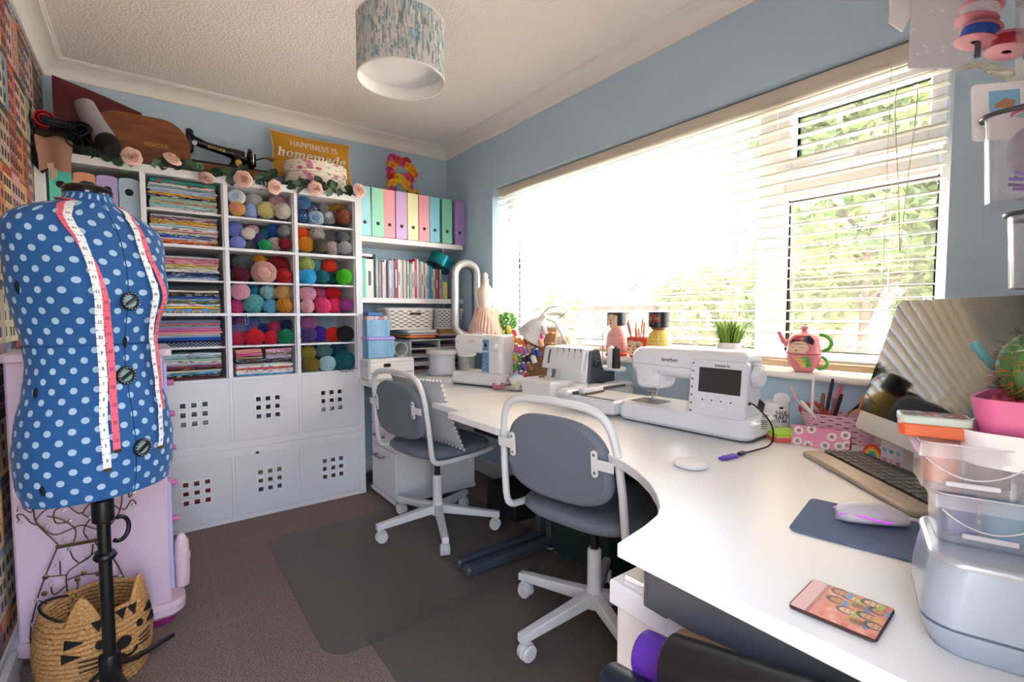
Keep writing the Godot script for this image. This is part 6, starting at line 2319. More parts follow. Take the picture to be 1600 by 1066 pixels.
	b.lathe([Vector2(0, 0), Vector2(0.102, 0), Vector2(0.104, 0.02), Vector2(0.092, 0.026), Vector2(0.088, 0.04), Vector2(0.088, 0.14), Vector2(0.088, 0.14), Vector2(0, 0.14)], 40)
	part("tub_body", b, mat("ccd0da", 0.3), t)
	b = B.new()
	b.lathe([Vector2(0, 0.1405), Vector2(0.104, 0.1405), Vector2(0.106, 0.143), Vector2(0.106, 0.165), Vector2(0.102, 0.17), Vector2(0, 0.17)], 40)
	part("tub_lid", b, mat("dad8d6", 0.4), t)
	# bladeless fan
	t = thing("bladeless_fan", "tall silver bladeless fan with an open oval loop in the corner", "fan", Vector3(-0.115, Y, 0.47), -24.0)
	var rows := []
	for i in 72:
		var f := i / 72.0
		var path := stadium(f, 0.073, 0.172)
		var nrm := (stadium(f + 0.004, 0.073, 0.172) - stadium(f - 0.004, 0.073, 0.172)).normalized()
		var out := Vector2(nrm.y, -nrm.x)
		var row := PackedVector3Array()
		for s in [[0.022, -0.05], [0.028, -0.03], [0.028, 0.03], [0.020, 0.05], [0.006, 0.055], [-0.010, 0.045], [-0.022, 0.02], [-0.026, -0.04], [-0.014, -0.055], [0.01, -0.056]]:
			row.append(Vector3(path.x + out.x * s[0], 0.51 + path.y + out.y * s[0], s[1]))
		rows.append(row)
	b = B.new()
	b.grid(rows, true, true, false, 0)
	part("loop", b, mat("d4d8dc", 0.25, 0.25), t)
	b = B.new()
	rows = []
	for i in 72:
		var f := i / 72.0
		var path := stadium(f, 0.0455, 0.172)
		rows.append(PackedVector3Array([Vector3(path.x, 0.51 + path.y, 0.02), Vector3(path.x, 0.51 + path.y, -0.035)]))
	b.grid(rows, false, true)
	part("inner_band", b, mat("7d8790", 0.35), t)
	b = B.new()
	b.lathe([Vector2(0, 0), Vector2(0.075, 0), Vector2(0.075, 0.01), Vector2(0.06, 0.02), Vector2(0.058, 0.18), Vector2(0.045, 0.235), Vector2(0, 0.24)], 32)
	part("stand", b, mat("d4d8dc", 0.3, 0.2), t)
	sewing_machine_far()
	# little dress form with a ruffled skirt
	t = thing("mini_dress_form", "small cream dress-form ornament with a dusty pink ruffled skirt", "ornament", Vector3(-0.15, Y, 0.765))
	b = B.new()
	b.lathe([Vector2(0, 0), Vector2(0.06, 0), Vector2(0.055, 0.012), Vector2(0.012, 0.02), Vector2(0.01, 0.3), Vector2(0, 0.3)], 20)
	part("stand", b, mat("d8c8b4", 0.5), t)
	b = B.new()
	rows = []
	for q in [[0.43, 0.050, 0.044], [0.455, 0.046, 0.040], [0.49, 0.056, 0.047], [0.52, 0.066, 0.054], [0.545, 0.071, 0.054], [0.562, 0.072, 0.05], [0.572, 0.066, 0.044], [0.583, 0.045, 0.034], [0.598, 0.024, 0.022], [0.628, 0.02, 0.02]]:
		var row := PackedVector3Array()
		for j in 28:
			row.append(Vector3(q[1] * cos(TAU * j / 28.0), q[0], q[2] * sin(TAU * j / 28.0)))
		rows.append(row)
	b.loft(rows)
	part("bust", b, mat("ecdccb", 0.6), t, Transform3D(Basis(Vector3.UP, 0.9), Vector3.ZERO))
	b = B.new()
	b.lathe([Vector2(0, 0.625), Vector2(0.023, 0.627), Vector2(0.023, 0.632), Vector2(0.011, 0.637), Vector2(0.019, 0.65), Vector2(0.016, 0.662), Vector2(0.006, 0.674), Vector2(0, 0.676)], 20)
	part("finial", b, mat("f0e4d6", 0.5), t)
	b = B.new()
	for i in 30:
		var a := TAU * i / 30.0
		var p := []
		for k in 6:
			var f := k / 5.0
			var r := 0.046 + 0.066 * pow(f, 0.7) + 0.004 * sin(f * 14.0 + i)
			p.append(Vector3(cos(a + 0.06 * sin(f * 5.0 + i)) * r, 0.448 - 0.185 * f, sin(a + 0.06 * sin(f * 5.0 + i)) * r * 0.85))
		b.tube(p, [0.006, 0.009, 0.011, 0.013, 0.013, 0.011], 6)
	part("ruffled_skirt", b, cloth("dcb8aa"), t)
	# wooden rack of thread spools
	t = thing("spool_rack", "leaning wooden rack holding coloured thread spools", "rack", Vector3(-0.17, Y, 1.255), -90.0)
	var wood := mat("c9a176", 0.6)
	b = B.new()
	b.box(Vector3(0, 0.012, 0.0), Vector3(0.30, 0.022, 0.12), 0.004)
	b.box(Vector3(0, 0.175, -0.03), Vector3(0.29, 0.33, 0.012), 0.003, Transform3D(Basis(Vector3.RIGHT, -0.12), Vector3.ZERO))
	part("board", b, wood, t)
	for i in 5:
		b = B.new()
		b.box(Vector3(0, 0.07 + 0.058 * i, -0.012 - 0.007 * i), Vector3(0.30, 0.010, 0.024), 0.002)
		part("ledge", b, wood, t)
	var sp := [[1.045, 1.098, "f0c838", "yellow"], [1.028, 1.153, "e84a5c", "coral red"], [0.993, 1.158, "f08c28", "orange"], [0.983, 1.206, "f4a030", "amber"], [0.974, 1.252, "f07838", "tangerine"], [0.944, 1.182, "f07090", "rose pink"], [0.935, 1.23, "e86ab0", "bubblegum pink"], [0.932, 1.275, "b088b8", "mauve"], [0.948, 1.305, "f0a070", "peach"],
		[0.936, 1.343, "2868b0", "blue"], [0.927, 1.377, "243c90", "navy"], [0.886, 1.145, "f06028", "orange red"], [0.891, 1.182, "e8c830", "golden"], [0.886, 1.23, "48a060", "leaf green"], [0.88, 1.269, "602838", "maroon"], [0.894, 1.305, "18181c", "black"], [0.891, 1.346, "eceaea", "white"], [0.834, 1.155, "c8b038", "olive yellow"],
		[0.837, 1.194, "68a048", "grass green"], [0.836, 1.233, "287868", "teal"], [0.846, 1.276, "8c5cb0", "violet"], [0.849, 1.316, "8c6038", "brown"], [0.798, 1.257, "802868", "plum"], [0.796, 1.297, "c83028", "red"], [1.021, 1.386, "d8288c", "magenta"], [0.987, 1.352, "703890", "purple"], [0.983, 1.394, "e8a890", "flesh pink"], [1.071, 1.361, "f0c0d0", "pale pink"], [1.05, 1.415, "e8c8c0", "beige pink"]]
	var cone := B.new()
	cone.lathe([Vector2(0, -0.022), Vector2(0.0135, -0.022), Vector2(0.0135, -0.022), Vector2(0.014, -0.019), Vector2(0.0145, 0.014), Vector2(0.0105, 0.018), Vector2(0.0105, 0.018), Vector2(0, 0.018)], 16)
	var tip := B.new()
	tip.lathe([Vector2(0, 0.018), Vector2(0.008, 0.018), Vector2(0.009, 0.020), Vector2(0.007, 0.026), Vector2(0, 0.026)], 14)
	var cmesh := cone.done()
	var tmesh := tip.done()
	for q in sp:
		var s := thing("thread_spool", "%s thread spool on the wooden rack" % q[3], "thread spool", Vector3(-0.205 - 0.10 * (1.06 - q[0]), q[0], q[1]), 0.0, "thread spools on the rack")
		s.rotation = Vector3(deg_to_rad(-14), 0, deg_to_rad(14))
		part("thread", cmesh, mat(q[2], 0.45), s)
		part("cap", tmesh, mat("efe8e0", 0.5), s)
	# lamp, magnifier
	t = thing("desk_lamp", "white desk lamp with a ribbed cone shade, beside the thread rack", "lamp", Vector3(-0.09, Y, 1.47))
	var lm := mat("d9d9d8", 0.4)
	b = B.new()
	b.lathe([Vector2(0, 0), Vector2(0.058, 0), Vector2(0.058, 0.012), Vector2(0.012, 0.02), Vector2(0, 0.02)], 28)
	b.tube([Vector3(0, 0.015, 0), Vector3(0.0, 0.20, 0.03), Vector3(-0.05, 0.36, -0.04), Vector3(-0.09, 0.385, -0.08)], 0.008, 10)
	part("arm", b, lm, t)
	b = B.new()
	var ax := Transform3D(Basis.from_euler(Vector3(deg_to_rad(34), 0, deg_to_rad(-15))), Vector3(-0.10, 0.375, -0.092))
	var pr := [Vector2(0.0, 0.03), Vector2(0.018, 0.028), Vector2(0.02, 0.0), Vector2(0.032, -0.008), Vector2(0.05, -0.03), Vector2(0.06, -0.06)]
	for i in 5:
		pr.append_array([Vector2(0.0625 + 0.0022 * i, -0.064 - 0.009 * i), Vector2(0.066 + 0.0022 * i, -0.069 - 0.009 * i)])
	pr.append_array([Vector2(0.078, -0.12), Vector2(0.0755, -0.12), Vector2(0.057, -0.06), Vector2(0.03, -0.012), Vector2(0.0, -0.006)])
	b.lathe(pr, 36, ax)
	part("shade", b, lm, t)
	b = B.new()
	b.tube([Vector3(-0.098, 0.405, -0.09), Vector3(-0.08, 0.44, -0.06), Vector3(-0.04, 0.45, -0.01), Vector3(-0.02, 0.42, 0.02), Vector3(-0.045, 0.38, -0.02)], 0.003, 6)
	part("cable", b, mat("5a6a5a", 0.5), t)
	t = thing("magnifier", "white ring magnifier on a stem, right of the desk lamp", "magnifier", Vector3(-0.06, Y, 1.352))
	b = B.new()
	b.lathe([Vector2(0, 0), Vector2(0.046, 0), Vector2(0.042, 0.014), Vector2(0.014, 0.02), Vector2(0, 0.02)], 24)
	b.tube([Vector3(0, 0.015, 0), Vector3(0, 0.18, 0), Vector3(0.004, 0.31, 0.004), Vector3(0.0, 0.35, 0.0)], [0.016, 0.015, 0.017, 0.02], 12)
	part("stem", b, lm, t)
	var mx := Transform3D(Basis.from_euler(Vector3(deg_to_rad(18), 0, deg_to_rad(22))), Vector3(-0.02, 0.372, -0.012))
	b = B.new()
	b.lathe([Vector2(0.066, -0.008), Vector2(0.088, -0.009), Vector2(0.092, 0.0), Vector2(0.088, 0.009), Vector2(0.066, 0.008), Vector2(0.066, -0.008)], 40, mx)
	part("ring", b, lm, t)
	b = B.new()
	b.lathe([Vector2(0, -0.004), Vector2(0.066, -0.001), Vector2(0.066, 0.001), Vector2(0, 0.004)], 32, mx)
	part("lens", b, clear_mat("c4ecec", 0.25, 0.02), t)
	# teacup pincushion
	t = thing("saucer", "white gilt-edged saucer under the teacup of pins", "saucer", Vector3(-0.335, Y, 1.345))
	b = B.new()
	b.lathe([Vector2(0, 0.0), Vector2(0.035, 0.0), Vector2(0.04, 0.004), Vector2(0.07, 0.014), Vector2(0.07, 0.017), Vector2(0.038, 0.008), Vector2(0, 0.006)], 36)
	part("plate", b, mat("f4efe6", 0.2), t)
	t = thing("teacup", "white teacup with small gold sprigs, used as a pincushion", "cup", Vector3(-0.335, Y + 0.0085, 1.345))
	b = B.new()
	b.lathe([Vector2(0, 0), Vector2(0.02, 0), Vector2(0.02, 0.005), Vector2(0.018, 0.008), Vector2(0.035, 0.025), Vector2(0.042, 0.045), Vector2(0.044, 0.06), Vector2(0.041, 0.06), Vector2(0.038, 0.045), Vector2(0, 0.04)], 32)
	part("bowl", b, mat("f6f1e8", 0.2), t)
	b = B.new()
	b.tube([Vector3(0.02, 0.048, 0.037), Vector3(0.03, 0.055, 0.06), Vector3(0.034, 0.04, 0.068), Vector3(0.026, 0.022, 0.055), Vector3(0.016, 0.018, 0.03)], 0.0035, 8)
	part("handle", b, mat("e8d8b8", 0.25), t)
	b = B.new()
	rng.seed = 12
	for i in 20:
		var a := rng.randf() * TAU
		var h := rng.randf_range(0.02, 0.045)
		var r := 0.02 + 0.022 * h / 0.045
		b.ell(Vector3(cos(a) * r, h, sin(a) * r), Vector3.ONE * 0.0035, 6, 4)
	part("gold_sprigs", b, mat("b89a50", 0.3, 0.4), t)
	var pc := B.new()
	pc.ell(Vector3(0, 0.052, 0), Vector3(0.039, 0.024, 0.039), 20, 10)
	solo("pincushion", pc, cloth("dfe6ec"), "pale pincushion pad filling the teacup", "pincushion", Vector3(-0.335, Y + 0.0085, 1.345))
	var ph := B.new()
	ph.ell(Vector3(0, 0.02, 0), Vector3.ONE * 0.0036, 8, 6)
	ph.tube([Vector3.ZERO, Vector3(0, 0.02, 0)], 0.0006, 4)
	var pmesh := ph.done()
	for i in 38:
		var a := i * 2.4
		var r := 0.034 * sqrt((i + 0.5) / 38.0)
		var o := solo("pin", pmesh, mat(["58a8c8", "e86a8a", "f4f4f4", "3868b0", "e8a0b8", "88c8d8"][i % 6], 0.3), "%s glass-headed pin stuck in the teacup pincushion" % ["blue", "pink", "white", "navy", "pale pink", "pale blue"][i % 6], "pin", Vector3(-0.335 + cos(a) * r, Y + 0.080 - r * r * 9.0 + 0.004 * sin(i * 1.7), 1.345 + sin(a) * r), 0.0, "pins in the teacup")
		o.rotation = Vector3(sin(a) * r * 14.0, 0, -cos(a) * r * 14.0)
	t = thing("glass_dish", "small pink cut-glass dish left of the teacup", "dish", Vector3(-0.395, Y, 1.262))
	b = B.new()
	var ring := [[0.012, 0.0], [0.03, 0.004], [0.038, 0.03], [0.035, 0.03], [0.026, 0.008], [0.004, 0.006]]
	rows = []
	for q in ring:
		var row := PackedVector3Array()
		for j in 24:
			var rr: float = q[0] * (1.0 + (0.06 if j % 2 else 0.0))
			row.append(Vector3(rr * cos(TAU * j / 24.0), q[1], rr * sin(TAU * j / 24.0)))
		rows.append(row)
	b.grid(rows, true, false, true)
	b.cap(rows[5], Vector3.UP)
	part("dish_bowl", b, clear_mat("e88aa0", 0.55, 0.05), t)

func stadium(f: float, r: float, half: float) -> Vector2:   # point of an upright stadium outline, f from 0 to 1
	var per := TAU * r + 4.0 * half
	var d := fposmod(f, 1.0) * per
	if d < 2.0 * half:
		return Vector2(r, -half + d)
	d -= 2.0 * half
	if d < PI * r:
		return Vector2(r * cos(d / r), half + r * sin(d / r))
	d -= PI * r
	if d < 2.0 * half:
		return Vector2(-r, half - d)
	d -= 2.0 * half
	return Vector2(-r * cos(d / r), -half - r * sin(d / r))

func sewing_machine_far() -> void:
	var t := thing("sewing_machine", "white sewing machine with a blue control panel, at the far desk", "sewing machine", Vector3(-0.362, DT + 0.001, 1.055), -71.7)
	t.scale = Vector3(0.9, 1, 1)
	var w := mat("efefef", 0.25)
	var b := B.new()
	b.prism(B.rr(0.39, 0.175, 0.03, 5), 0.008, 0.075, 0.012, up(), true, true)
	part("bed", b, w, t)
	b = B.new()
	b.box(Vector3(0, 0.004, 0), Vector3(0.36, 0.008, 0.15), 0.002)
	part("foot", b, mat("3a3a3e", 0.6), t)
	b = B.new()
	b.prism(B.rr(0.15, 0.13, 0.03, 5), 0.07, 0.272, 0.008, up(Vector3(0.118, 0, -0.012)), true, true)
	part("pillar", b, w, t)
	b = B.new()
	var rows := []
	for q in [[-0.195, 0.82], [-0.188, 0.95], [-0.17, 1.0], [0.17, 1.0], [0.188, 0.95], [0.195, 0.85]]:
		var row := PackedVector3Array()
		for s in B.rr(0.105 * q[1], 0.125 * q[1], 0.03, 5):
			row.append(Vector3(q[0], 0.236 + s.x, s.y - 0.012))
		rows.append(row)
	b.loft(rows)
	part("arm", b, w, t)
	b = B.new()
	rows = []
	for q in [[0.155, 0.7], [0.162, 0.9], [0.185, 1.0], [0.24, 1.0]]:
		var row := PackedVector3Array()
		for s in B.rr(0.095 * q[1], 0.118 * q[1], 0.028, 5):
			row.append(Vector3(-0.142 + s.x, q[0], s.y - 0.012))
		rows.append(row)
	b.loft(rows)
	part("head", b, w, t)
	var st := mat("b8babc", 0.25, 0.9)
	b = B.new()
	b.tube([Vector3(-0.135, 0.16, 0), Vector3(-0.135, 0.098, 0)], 0.004, 8)
	b.tube([Vector3(-0.122, 0.16, 0.004), Vector3(-0.122, 0.112, 0.004)], 0.003, 8)
	b.box(Vector3(-0.133, 0.094, 0.004), Vector3(0.018, 0.004, 0.022), 0.001)
	b.box(Vector3(-0.13, 0.118, 0.0), Vector3(0.02, 0.02, 0.014), 0.003)
	part("presser_foot", b, st, t)
	b = B.new()
	b.box(Vector3(-0.135, 0.0765, 0.0), Vector3(0.09, 0.003, 0.07), 0.001)
	part("needle_plate", b, mat("a89c8c", 0.3, 0.6), t)
	b = B.new()
	b.prism(PackedVector2Array([Vector2(0.042, 0.084), Vector2(0.094, 0.08), Vector2(0.094, 0.262), Vector2(0.05, 0.262)]), 0.0, 0.005, 0.001, mv(0, 0, 0.0525))
	var panel := part("control_panel", b, mat("5f8fba", 0.35), t)
	b = B.new()
	b.box(Vector3(0.072, 0.232, 0.0585), Vector3(0.017, 0.022, 0.002), 0.0005)
	part("small_display", b, mat("2c3c48", 0.2), panel)
	b = B.new()
	for i in 6:
		b.box(Vector3(0.053 + 0.0072 * i, 0.197, 0.0585), Vector3(0.0048, 0.009, 0.002), 0.0008)
	for q in [[0.058, 0.222], [0.087, 0.222], [0.057, 0.238], [0.088, 0.24], [0.062, 0.125], [0.078, 0.14], [0.06, 0.15], [0.063, 0.108]]:
		b.box(Vector3(q[0], q[1], 0.0585), Vector3(0.010, 0.005, 0.002), 0.001)
	part("buttons", b, mat("e8e4d8", 0.4), panel)
	b = B.new()
	b.prism(B.ring2(0.021, 0.024, 28), 0.05, 0.075, 0.005, mv(0.148, 0.222, 0))
	b.prism(B.ring2(0.013, 0.016, 20), 0.074, 0.08, 0.003, mv(0.152, 0.222, 0))
	part("front_dial", b, w, t)
	txt("red_lettering", "SINGER", 0.011, mat("c8505c", 0.4), t, mv(-0.05, 0.252, 0.0512), "Droid Serif")
	b = B.new()
	b.box(Vector3(-0.163, 0.247, 0.0505), Vector3(0.005, 0.014, 0.002), 0.001)

	part("red_mark", b, mat("b03a44", 0.4), t)
	b = B.new()
	for i in 6:
		for j in 2:
			b.box(Vector3(0.1965, 0.03 + 0.012 * j + 0.001 * i, -0.05 + 0.012 * i), Vector3(0.002, 0.009, 0.003))
	part("vents", b, mat("9a9a9c", 0.6), t)
	b = B.new()
	b.tube([Vector3(-0.06, 0.28, -0.02), Vector3(-0.06, 0.296, -0.02)], 0.004, 8)
	b.prism(B.rr(0.1, 0.03, 0.01, 4), 0.287, 0.294, 0.002, up(Vector3(-0.05, 0, -0.02)))
	part("spool_pin", b, mat("d8d8d8", 0.3), t)
	b = B.new()
	b.prism(B.ring2(0.012, 0.012, 14), 0.286, 0.298, 0.002, up(Vector3(0.09, 0, -0.03)))
	part("bobbin_winder", b, mat("d8d8d8", 0.3), t)

# ------------------------------------------------------------------ window sill
const SY := 0.9275

func face_patch(t: Node3D, nm: String, h: String, pts: Array, r: float, off: float, prof: Array = []) -> MeshInstance3D:   # a painted shape on a round body, facing +z; pts are (across, height), prof the body's own profile
	var b := B.new()
	var p2 := PackedVector2Array(pts)
	var ids := Geometry2D.triangulate_polygon(p2)
	var todo := []
	for k in range(0, ids.size(), 3):
		todo.append([p2[ids[k]], p2[ids[k + 1]], p2[ids[k + 2]]])
	while not todo.is_empty():
		var q: Array = todo.pop_back()
		var longest := 0
		for k in 3:
			if q[k].distance_to(q[(k + 1) % 3]) > q[longest].distance_to(q[(longest + 1) % 3]):
				longest = k
		var u: Vector2 = q[longest]
		var v: Vector2 = q[(longest + 1) % 3]
		var w: Vector2 = q[(longest + 2) % 3]
		if u.distance_to(v) > 0.006:
			todo.append([u, (u + v) * 0.5, w])
			todo.append([(u + v) * 0.5, v, w])
			continue
		var o := b.v.size()
		for e in q:
			var rr := r
			for k in prof.size() - 1:
				var pa: Vector2 = prof[k]
				var pb: Vector2 = prof[k + 1]
				if e.y >= pa.y and e.y <= pb.y and pb.y > pa.y:
					rr = lerpf(pa.x, pb.x, (e.y - pa.y) / (pb.y - pa.y))
					break
			var a: float = e.x / r
			b.v.append(Vector3(sin(a) * (rr + off), e.y, cos(a) * (rr + off)))
			b.n.append(Vector3(sin(a), 0, cos(a)))
			b.t.append(Vector2.ZERO)
		if (q[1] - q[0]).cross(q[2] - q[0]) > 0.0:
			b.ix.append_array([o, o + 2, o + 1])
		else:
			b.ix.append_array([o, o + 1, o + 2])
	return part(nm, b, mat(h, 0.35), t)

func oval(cx: float, cy: float, rx: float, ry: float, k := 14) -> Array:
	var o := []
	for i in k:
		o.append(Vector2(cx + rx * cos(TAU * i / k), cy + ry * sin(TAU * i / k)))
	return o

func build_sill() -> void:
	rng.seed = 19
	# tan pot and bushy plant at the far end
	var b := B.new()
	b.lathe([Vector2(0, 0), Vector2(0.04, 0), Vector2(0.045, 0.24), Vector2(0.045, 0.24), Vector2(0.04, 0.24), Vector2(0.038, 0.02), Vector2(0, 0.02)], 28)
	solo("tall_pot", b, mat("dcc3a4", 0.6), "tall plain tan pot at the far end of the sill", "pot", Vector3(-0.015, SY, 0.69))
	var t := thing("bushy_plant", "bright green bushy artificial plant behind the thread rack", "plant", Vector3(-0.02, SY, 0.83))
	b = B.new()
	b.lathe([Vector2(0, 0), Vector2(0.035, 0), Vector2(0.042, 0.07), Vector2(0.042, 0.07), Vector2(0.036, 0.07), Vector2(0.036, 0.06), Vector2(0, 0.06)], 24)
	part("pot", b, mat("f0eee8", 0.4), t)
	var gm := leaf_mat("5cb04a")
	var o := part("foliage", leaf_cloud(Vector3(0, 0.15, 0), Vector3(0.05, 0.075, 0.085), 900, 0.011), gm, t)
	o.set_meta("kind", "stuff")
	b = B.new()
	for i in 7:
		b.tube([Vector3(0, 0.06, 0), Vector3(0.02 * cos(i * 0.9), 0.12, 0.03 * sin(i * 0.9)), Vector3(0.035 * cos(i * 0.9), 0.17, 0.05 * sin(i * 0.9))], 0.002, 5)
	part("stem", b, mat("4a7a3a", 0.7), t)
	# cream mug with tools
	t = thing("painted_mug", "cream mug with a yellow spot and black lines, on the sill behind the overlocker", "mug", Vector3(-0.025, SY, 1.41), -70.0)
	b = B.new()
	b.lathe([Vector2(0, 0), Vector2(0.038, 0), Vector2(0.045, 0.03), Vector2(0.044, 0.085), Vector2(0.041, 0.085), Vector2(0.04, 0.02), Vector2(0, 0.01)], 32)
	part("mug_body", b, mat("f0e6cc", 0.3), t)
	b = B.new()
	var p := []
	for i in 11:
		var a := -1.4 + 2.8 * i / 10.0
		p.append(Vector3(0.042 + 0.028 * cos(a), 0.045 + 0.03 * sin(a), 0))
	b.tube(p, 0.005, 8)
	part("handle", b, mat("e8c8b0", 0.3), t)
	face_patch(t, "yellow_spot", "f0c850", oval(0.012, 0.032, 0.014, 0.013), 0.0445, 0.0008)
	for q in [[-0.012, 0.3], [0.004, -0.2]]:
		face_patch(t, "black_line", "1c1c1c", [Vector2(q[0], 0.05), Vector2(q[0] + 0.002, 0.05), Vector2(q[0] + 0.002 + 0.012, 0.076), Vector2(q[0] + 0.012, 0.076)], 0.0445, 0.001)
	b = B.new()
	b.lathe([Vector2(0, 0), Vector2(0.03, 0), Vector2(0.034, 0.13), Vector2(0.031, 0.13), Vector2(0.028, 0.01), Vector2(0, 0.008)], 24)
	solo("glass_tumbler", b, clear_mat("a8dce0", 0.35, 0.05), "pale turquoise glass tumbler on the sill beside the magnifier stem", "glass", Vector3(-0.02, SY, 1.32))
	# two figure vases
	for i in 2:
		t = thing("figure_vase", ["woman-shaped vase with black hair and a pink checked dress", "man-shaped vase with a black beard and a yellow patterned shirt"][i], "vase", Vector3(-0.018, SY, [1.752, 2.005][i]), -88.0)
		var shirt := StandardMaterial3D.new()
		var im := Image.create(96, 96, false, Image.FORMAT_RGB8)
		im.fill(col(["e8c4bc", "ecc44a"][i]))
		for k in 24:
			if i == 0:
				im.fill_rect(Rect2i(k * 4, 0, 1, 96), col("b85a5e"))
				im.fill_rect(Rect2i(0, k * 4, 96, 1), col("b85a5e"))
			else:
				for j in 12:
					im.fill_rect(Rect2i(k * 8 + (4 if j % 2 else 0), j * 8, 4, 4), col("f6e8b0"))
		shirt.albedo_texture = pic(im)
		shirt.roughness = 0.35
		shirt.uv1_scale = Vector3(2, 1, 1)
		b = B.new()
		b.lathe([Vector2(0, 0.018), Vector2(0.052, 0.018), Vector2(0.054, 0.05), Vector2(0.052, 0.09), Vector2(0.044, 0.118), Vector2(0.03, 0.132), Vector2(0.026, 0.138)], 32)
		part("body", b, shirt, t)
		b = B.new()
		b.lathe([Vector2(0, 0), Vector2(0.054, 0), Vector2(0.054, 0.018), Vector2(0, 0.018)], 32)
		part("base_band", b, mat(["d84a3c", "e0b83c"][i], 0.35), t)
		var skin: String = ["ecc8a4", "8a4a34"][i]
		b = B.new()
		b.lathe([Vector2(0, 0.132), Vector2(0.026, 0.134), Vector2(0.036, 0.142), Vector2(0.043, 0.16), Vector2(0.0445, 0.215), Vector2(0.0445, 0.215), Vector2(0.040, 0.215), Vector2(0.038, 0.15), Vector2(0, 0.15)], 32)
		part("head", b, mat(skin, 0.35), t)
		b = B.new()   # hair wraps the back of the head
		b.lathe([Vector2(0.0445, [0.150, 0.146][i]), Vector2(0.047, 0.152), Vector2(0.0475, 0.2165), Vector2(0.0475, 0.2165), Vector2(0.0445, 0.2165)], 28, Transform3D.IDENTITY, PI * 0.5 + 0.75, PI * 2.5 - 0.75)
		part("hair", b, mat("16181a", 0.3), t)
		face_patch(t, "fringe", "16181a", [Vector2(-0.04, 0.216), Vector2(0.04, 0.216), Vector2(0.04, 0.198), Vector2(0.02, 0.204), Vector2(0.0, 0.209), Vector2(-0.02, 0.204), Vector2(-0.04, 0.198)], 0.0445, 0.001)
		for s in [-1, 1]:
			face_patch(t, "eye_white", "f4f0e8", oval(s * 0.016, 0.187, 0.0068, 0.0045), 0.0445, 0.001)
			face_patch(t, "iris", "1a1a1a", oval(s * 0.016, 0.187, 0.0034, 0.0038), 0.0445, 0.0016)
			face_patch(t, "brow", "1a1414", [Vector2(s * 0.008, 0.196), Vector2(s * 0.025, 0.196), Vector2(s * 0.02, 0.199)], 0.0445, 0.001)
		face_patch(t, "nose", ["b87a5c", "5a2c20"][i], [Vector2(-0.001, 0.188), Vector2(0.001, 0.188), Vector2(0.004, 0.172), Vector2(-0.003, 0.172)], 0.0445, 0.001)
		if i == 1:
			face_patch(t, "beard", "16181a", [Vector2(-0.042, 0.185), Vector2(-0.026, 0.170), Vector2(0.0, 0.171), Vector2(0.026, 0.170), Vector2(0.042, 0.185), Vector2(0.044, 0.152), Vector2(0.03, 0.148), Vector2(0.0, 0.147), Vector2(-0.03, 0.148), Vector2(-0.044, 0.152)], 0.0455, 0.0008)
		face_patch(t, "lips", "c0505a", oval(0.0, 0.163, 0.007, 0.003), 0.0445, 0.0022)
	# red pot with a face, holding pencils
	t = thing("face_pot", "red-haired face pot holding pencils between the two figure vases", "pot", Vector3(-0.012, SY, 1.885), -76.0)
	b = B.new()
	b.lathe([Vector2(0, 0), Vector2(0.04, 0), Vector2(0.052, 0.02), Vector2(0.056, 0.06), Vector2(0.055, 0.098), Vector2(0.055, 0.098), Vector2(0.051, 0.098), Vector2(0.05, 0.02), Vector2(0, 0.014)], 32)
	part("pot_body", b, mat("dc4a30", 0.35), t)
	face_patch(t, "face", "eccca8", [Vector2(-0.045, 0.03), Vector2(-0.03, 0.012), Vector2(0.03, 0.012), Vector2(0.045, 0.03), Vector2(0.045, 0.07), Vector2(0.03, 0.08), Vector2(0.01, 0.078), Vector2(-0.01, 0.084), Vector2(-0.03, 0.078), Vector2(-0.045, 0.07)], 0.0562, 0.0012)
	for s in [-1, 1]:
		face_patch(t, "eye", "28302c", oval(s * 0.02, 0.056, 0.008, 0.004), 0.0562, 0.002)
		face_patch(t, "cheek", "e09880", oval(s * 0.03, 0.038, 0.008, 0.006), 0.0562, 0.0018)
		face_patch(t, "brow", "6a2418", [Vector2(s * 0.01, 0.066), Vector2(s * 0.032, 0.066), Vector2(s * 0.022, 0.069)], 0.0562, 0.002)
	face_patch(t, "nose", "a8705a", [Vector2(-0.001, 0.056), Vector2(0.001, 0.056), Vector2(0.005, 0.036), Vector2(-0.004, 0.036)], 0.0562, 0.002)
	face_patch(t, "lips", "b8403c", oval(0, 0.024, 0.008, 0.0035), 0.0562, 0.002)
	var pens := [["c89a6a", -0.03, 0.012, 14, 0.10], ["c89a6a", -0.01, -0.02, 8, 0.085], ["d0a878", 0.018, 0.02, -8, 0.105], ["7a2040", -0.035, -0.006, 20, 0.085], ["d83a6a", 0.03, -0.01, -4, 0.08], ["e05a4a", 0.0, 0.03, 2, 0.055], ["d84a78", 0.02, 0.0, 6, 0.05]]
	for i in pens.size():
		var q: Array = pens[i]
		b = B.new()
		b.tube([Vector3(0, 0, 0), Vector3(0, 0.06 + q[4], 0)], 0.0042, 6)
		b.tube([Vector3(0, 0.06 + q[4], 0), Vector3(0, 0.072 + q[4], 0)], [0.0042, 0.0008], 6)
		o = solo("pencil", b, mat(q[0], 0.5), ["tan pencil leaning left in the face pot", "shorter tan pencil in the face pot", "tallest tan pencil in the face pot", "plum pencil at the face pot's left edge", "pink pencil at the face pot's right edge", "short coral pencil in the face pot", "short rose pencil in the face pot"][i], "pencil", Vector3(-0.012 - q[2] * 0.6, SY + 0.02, 1.885 + q[1] * 0.6))
		o.rotation = Vector3(deg_to_rad(-q[3]), 0, 0)
	# brass trinket dish
	t = thing("trinket_dish", "low gold-rimmed glass trinket dish on the sill", "dish", Vector3(-0.01, SY, 2.185))
	b = B.new()
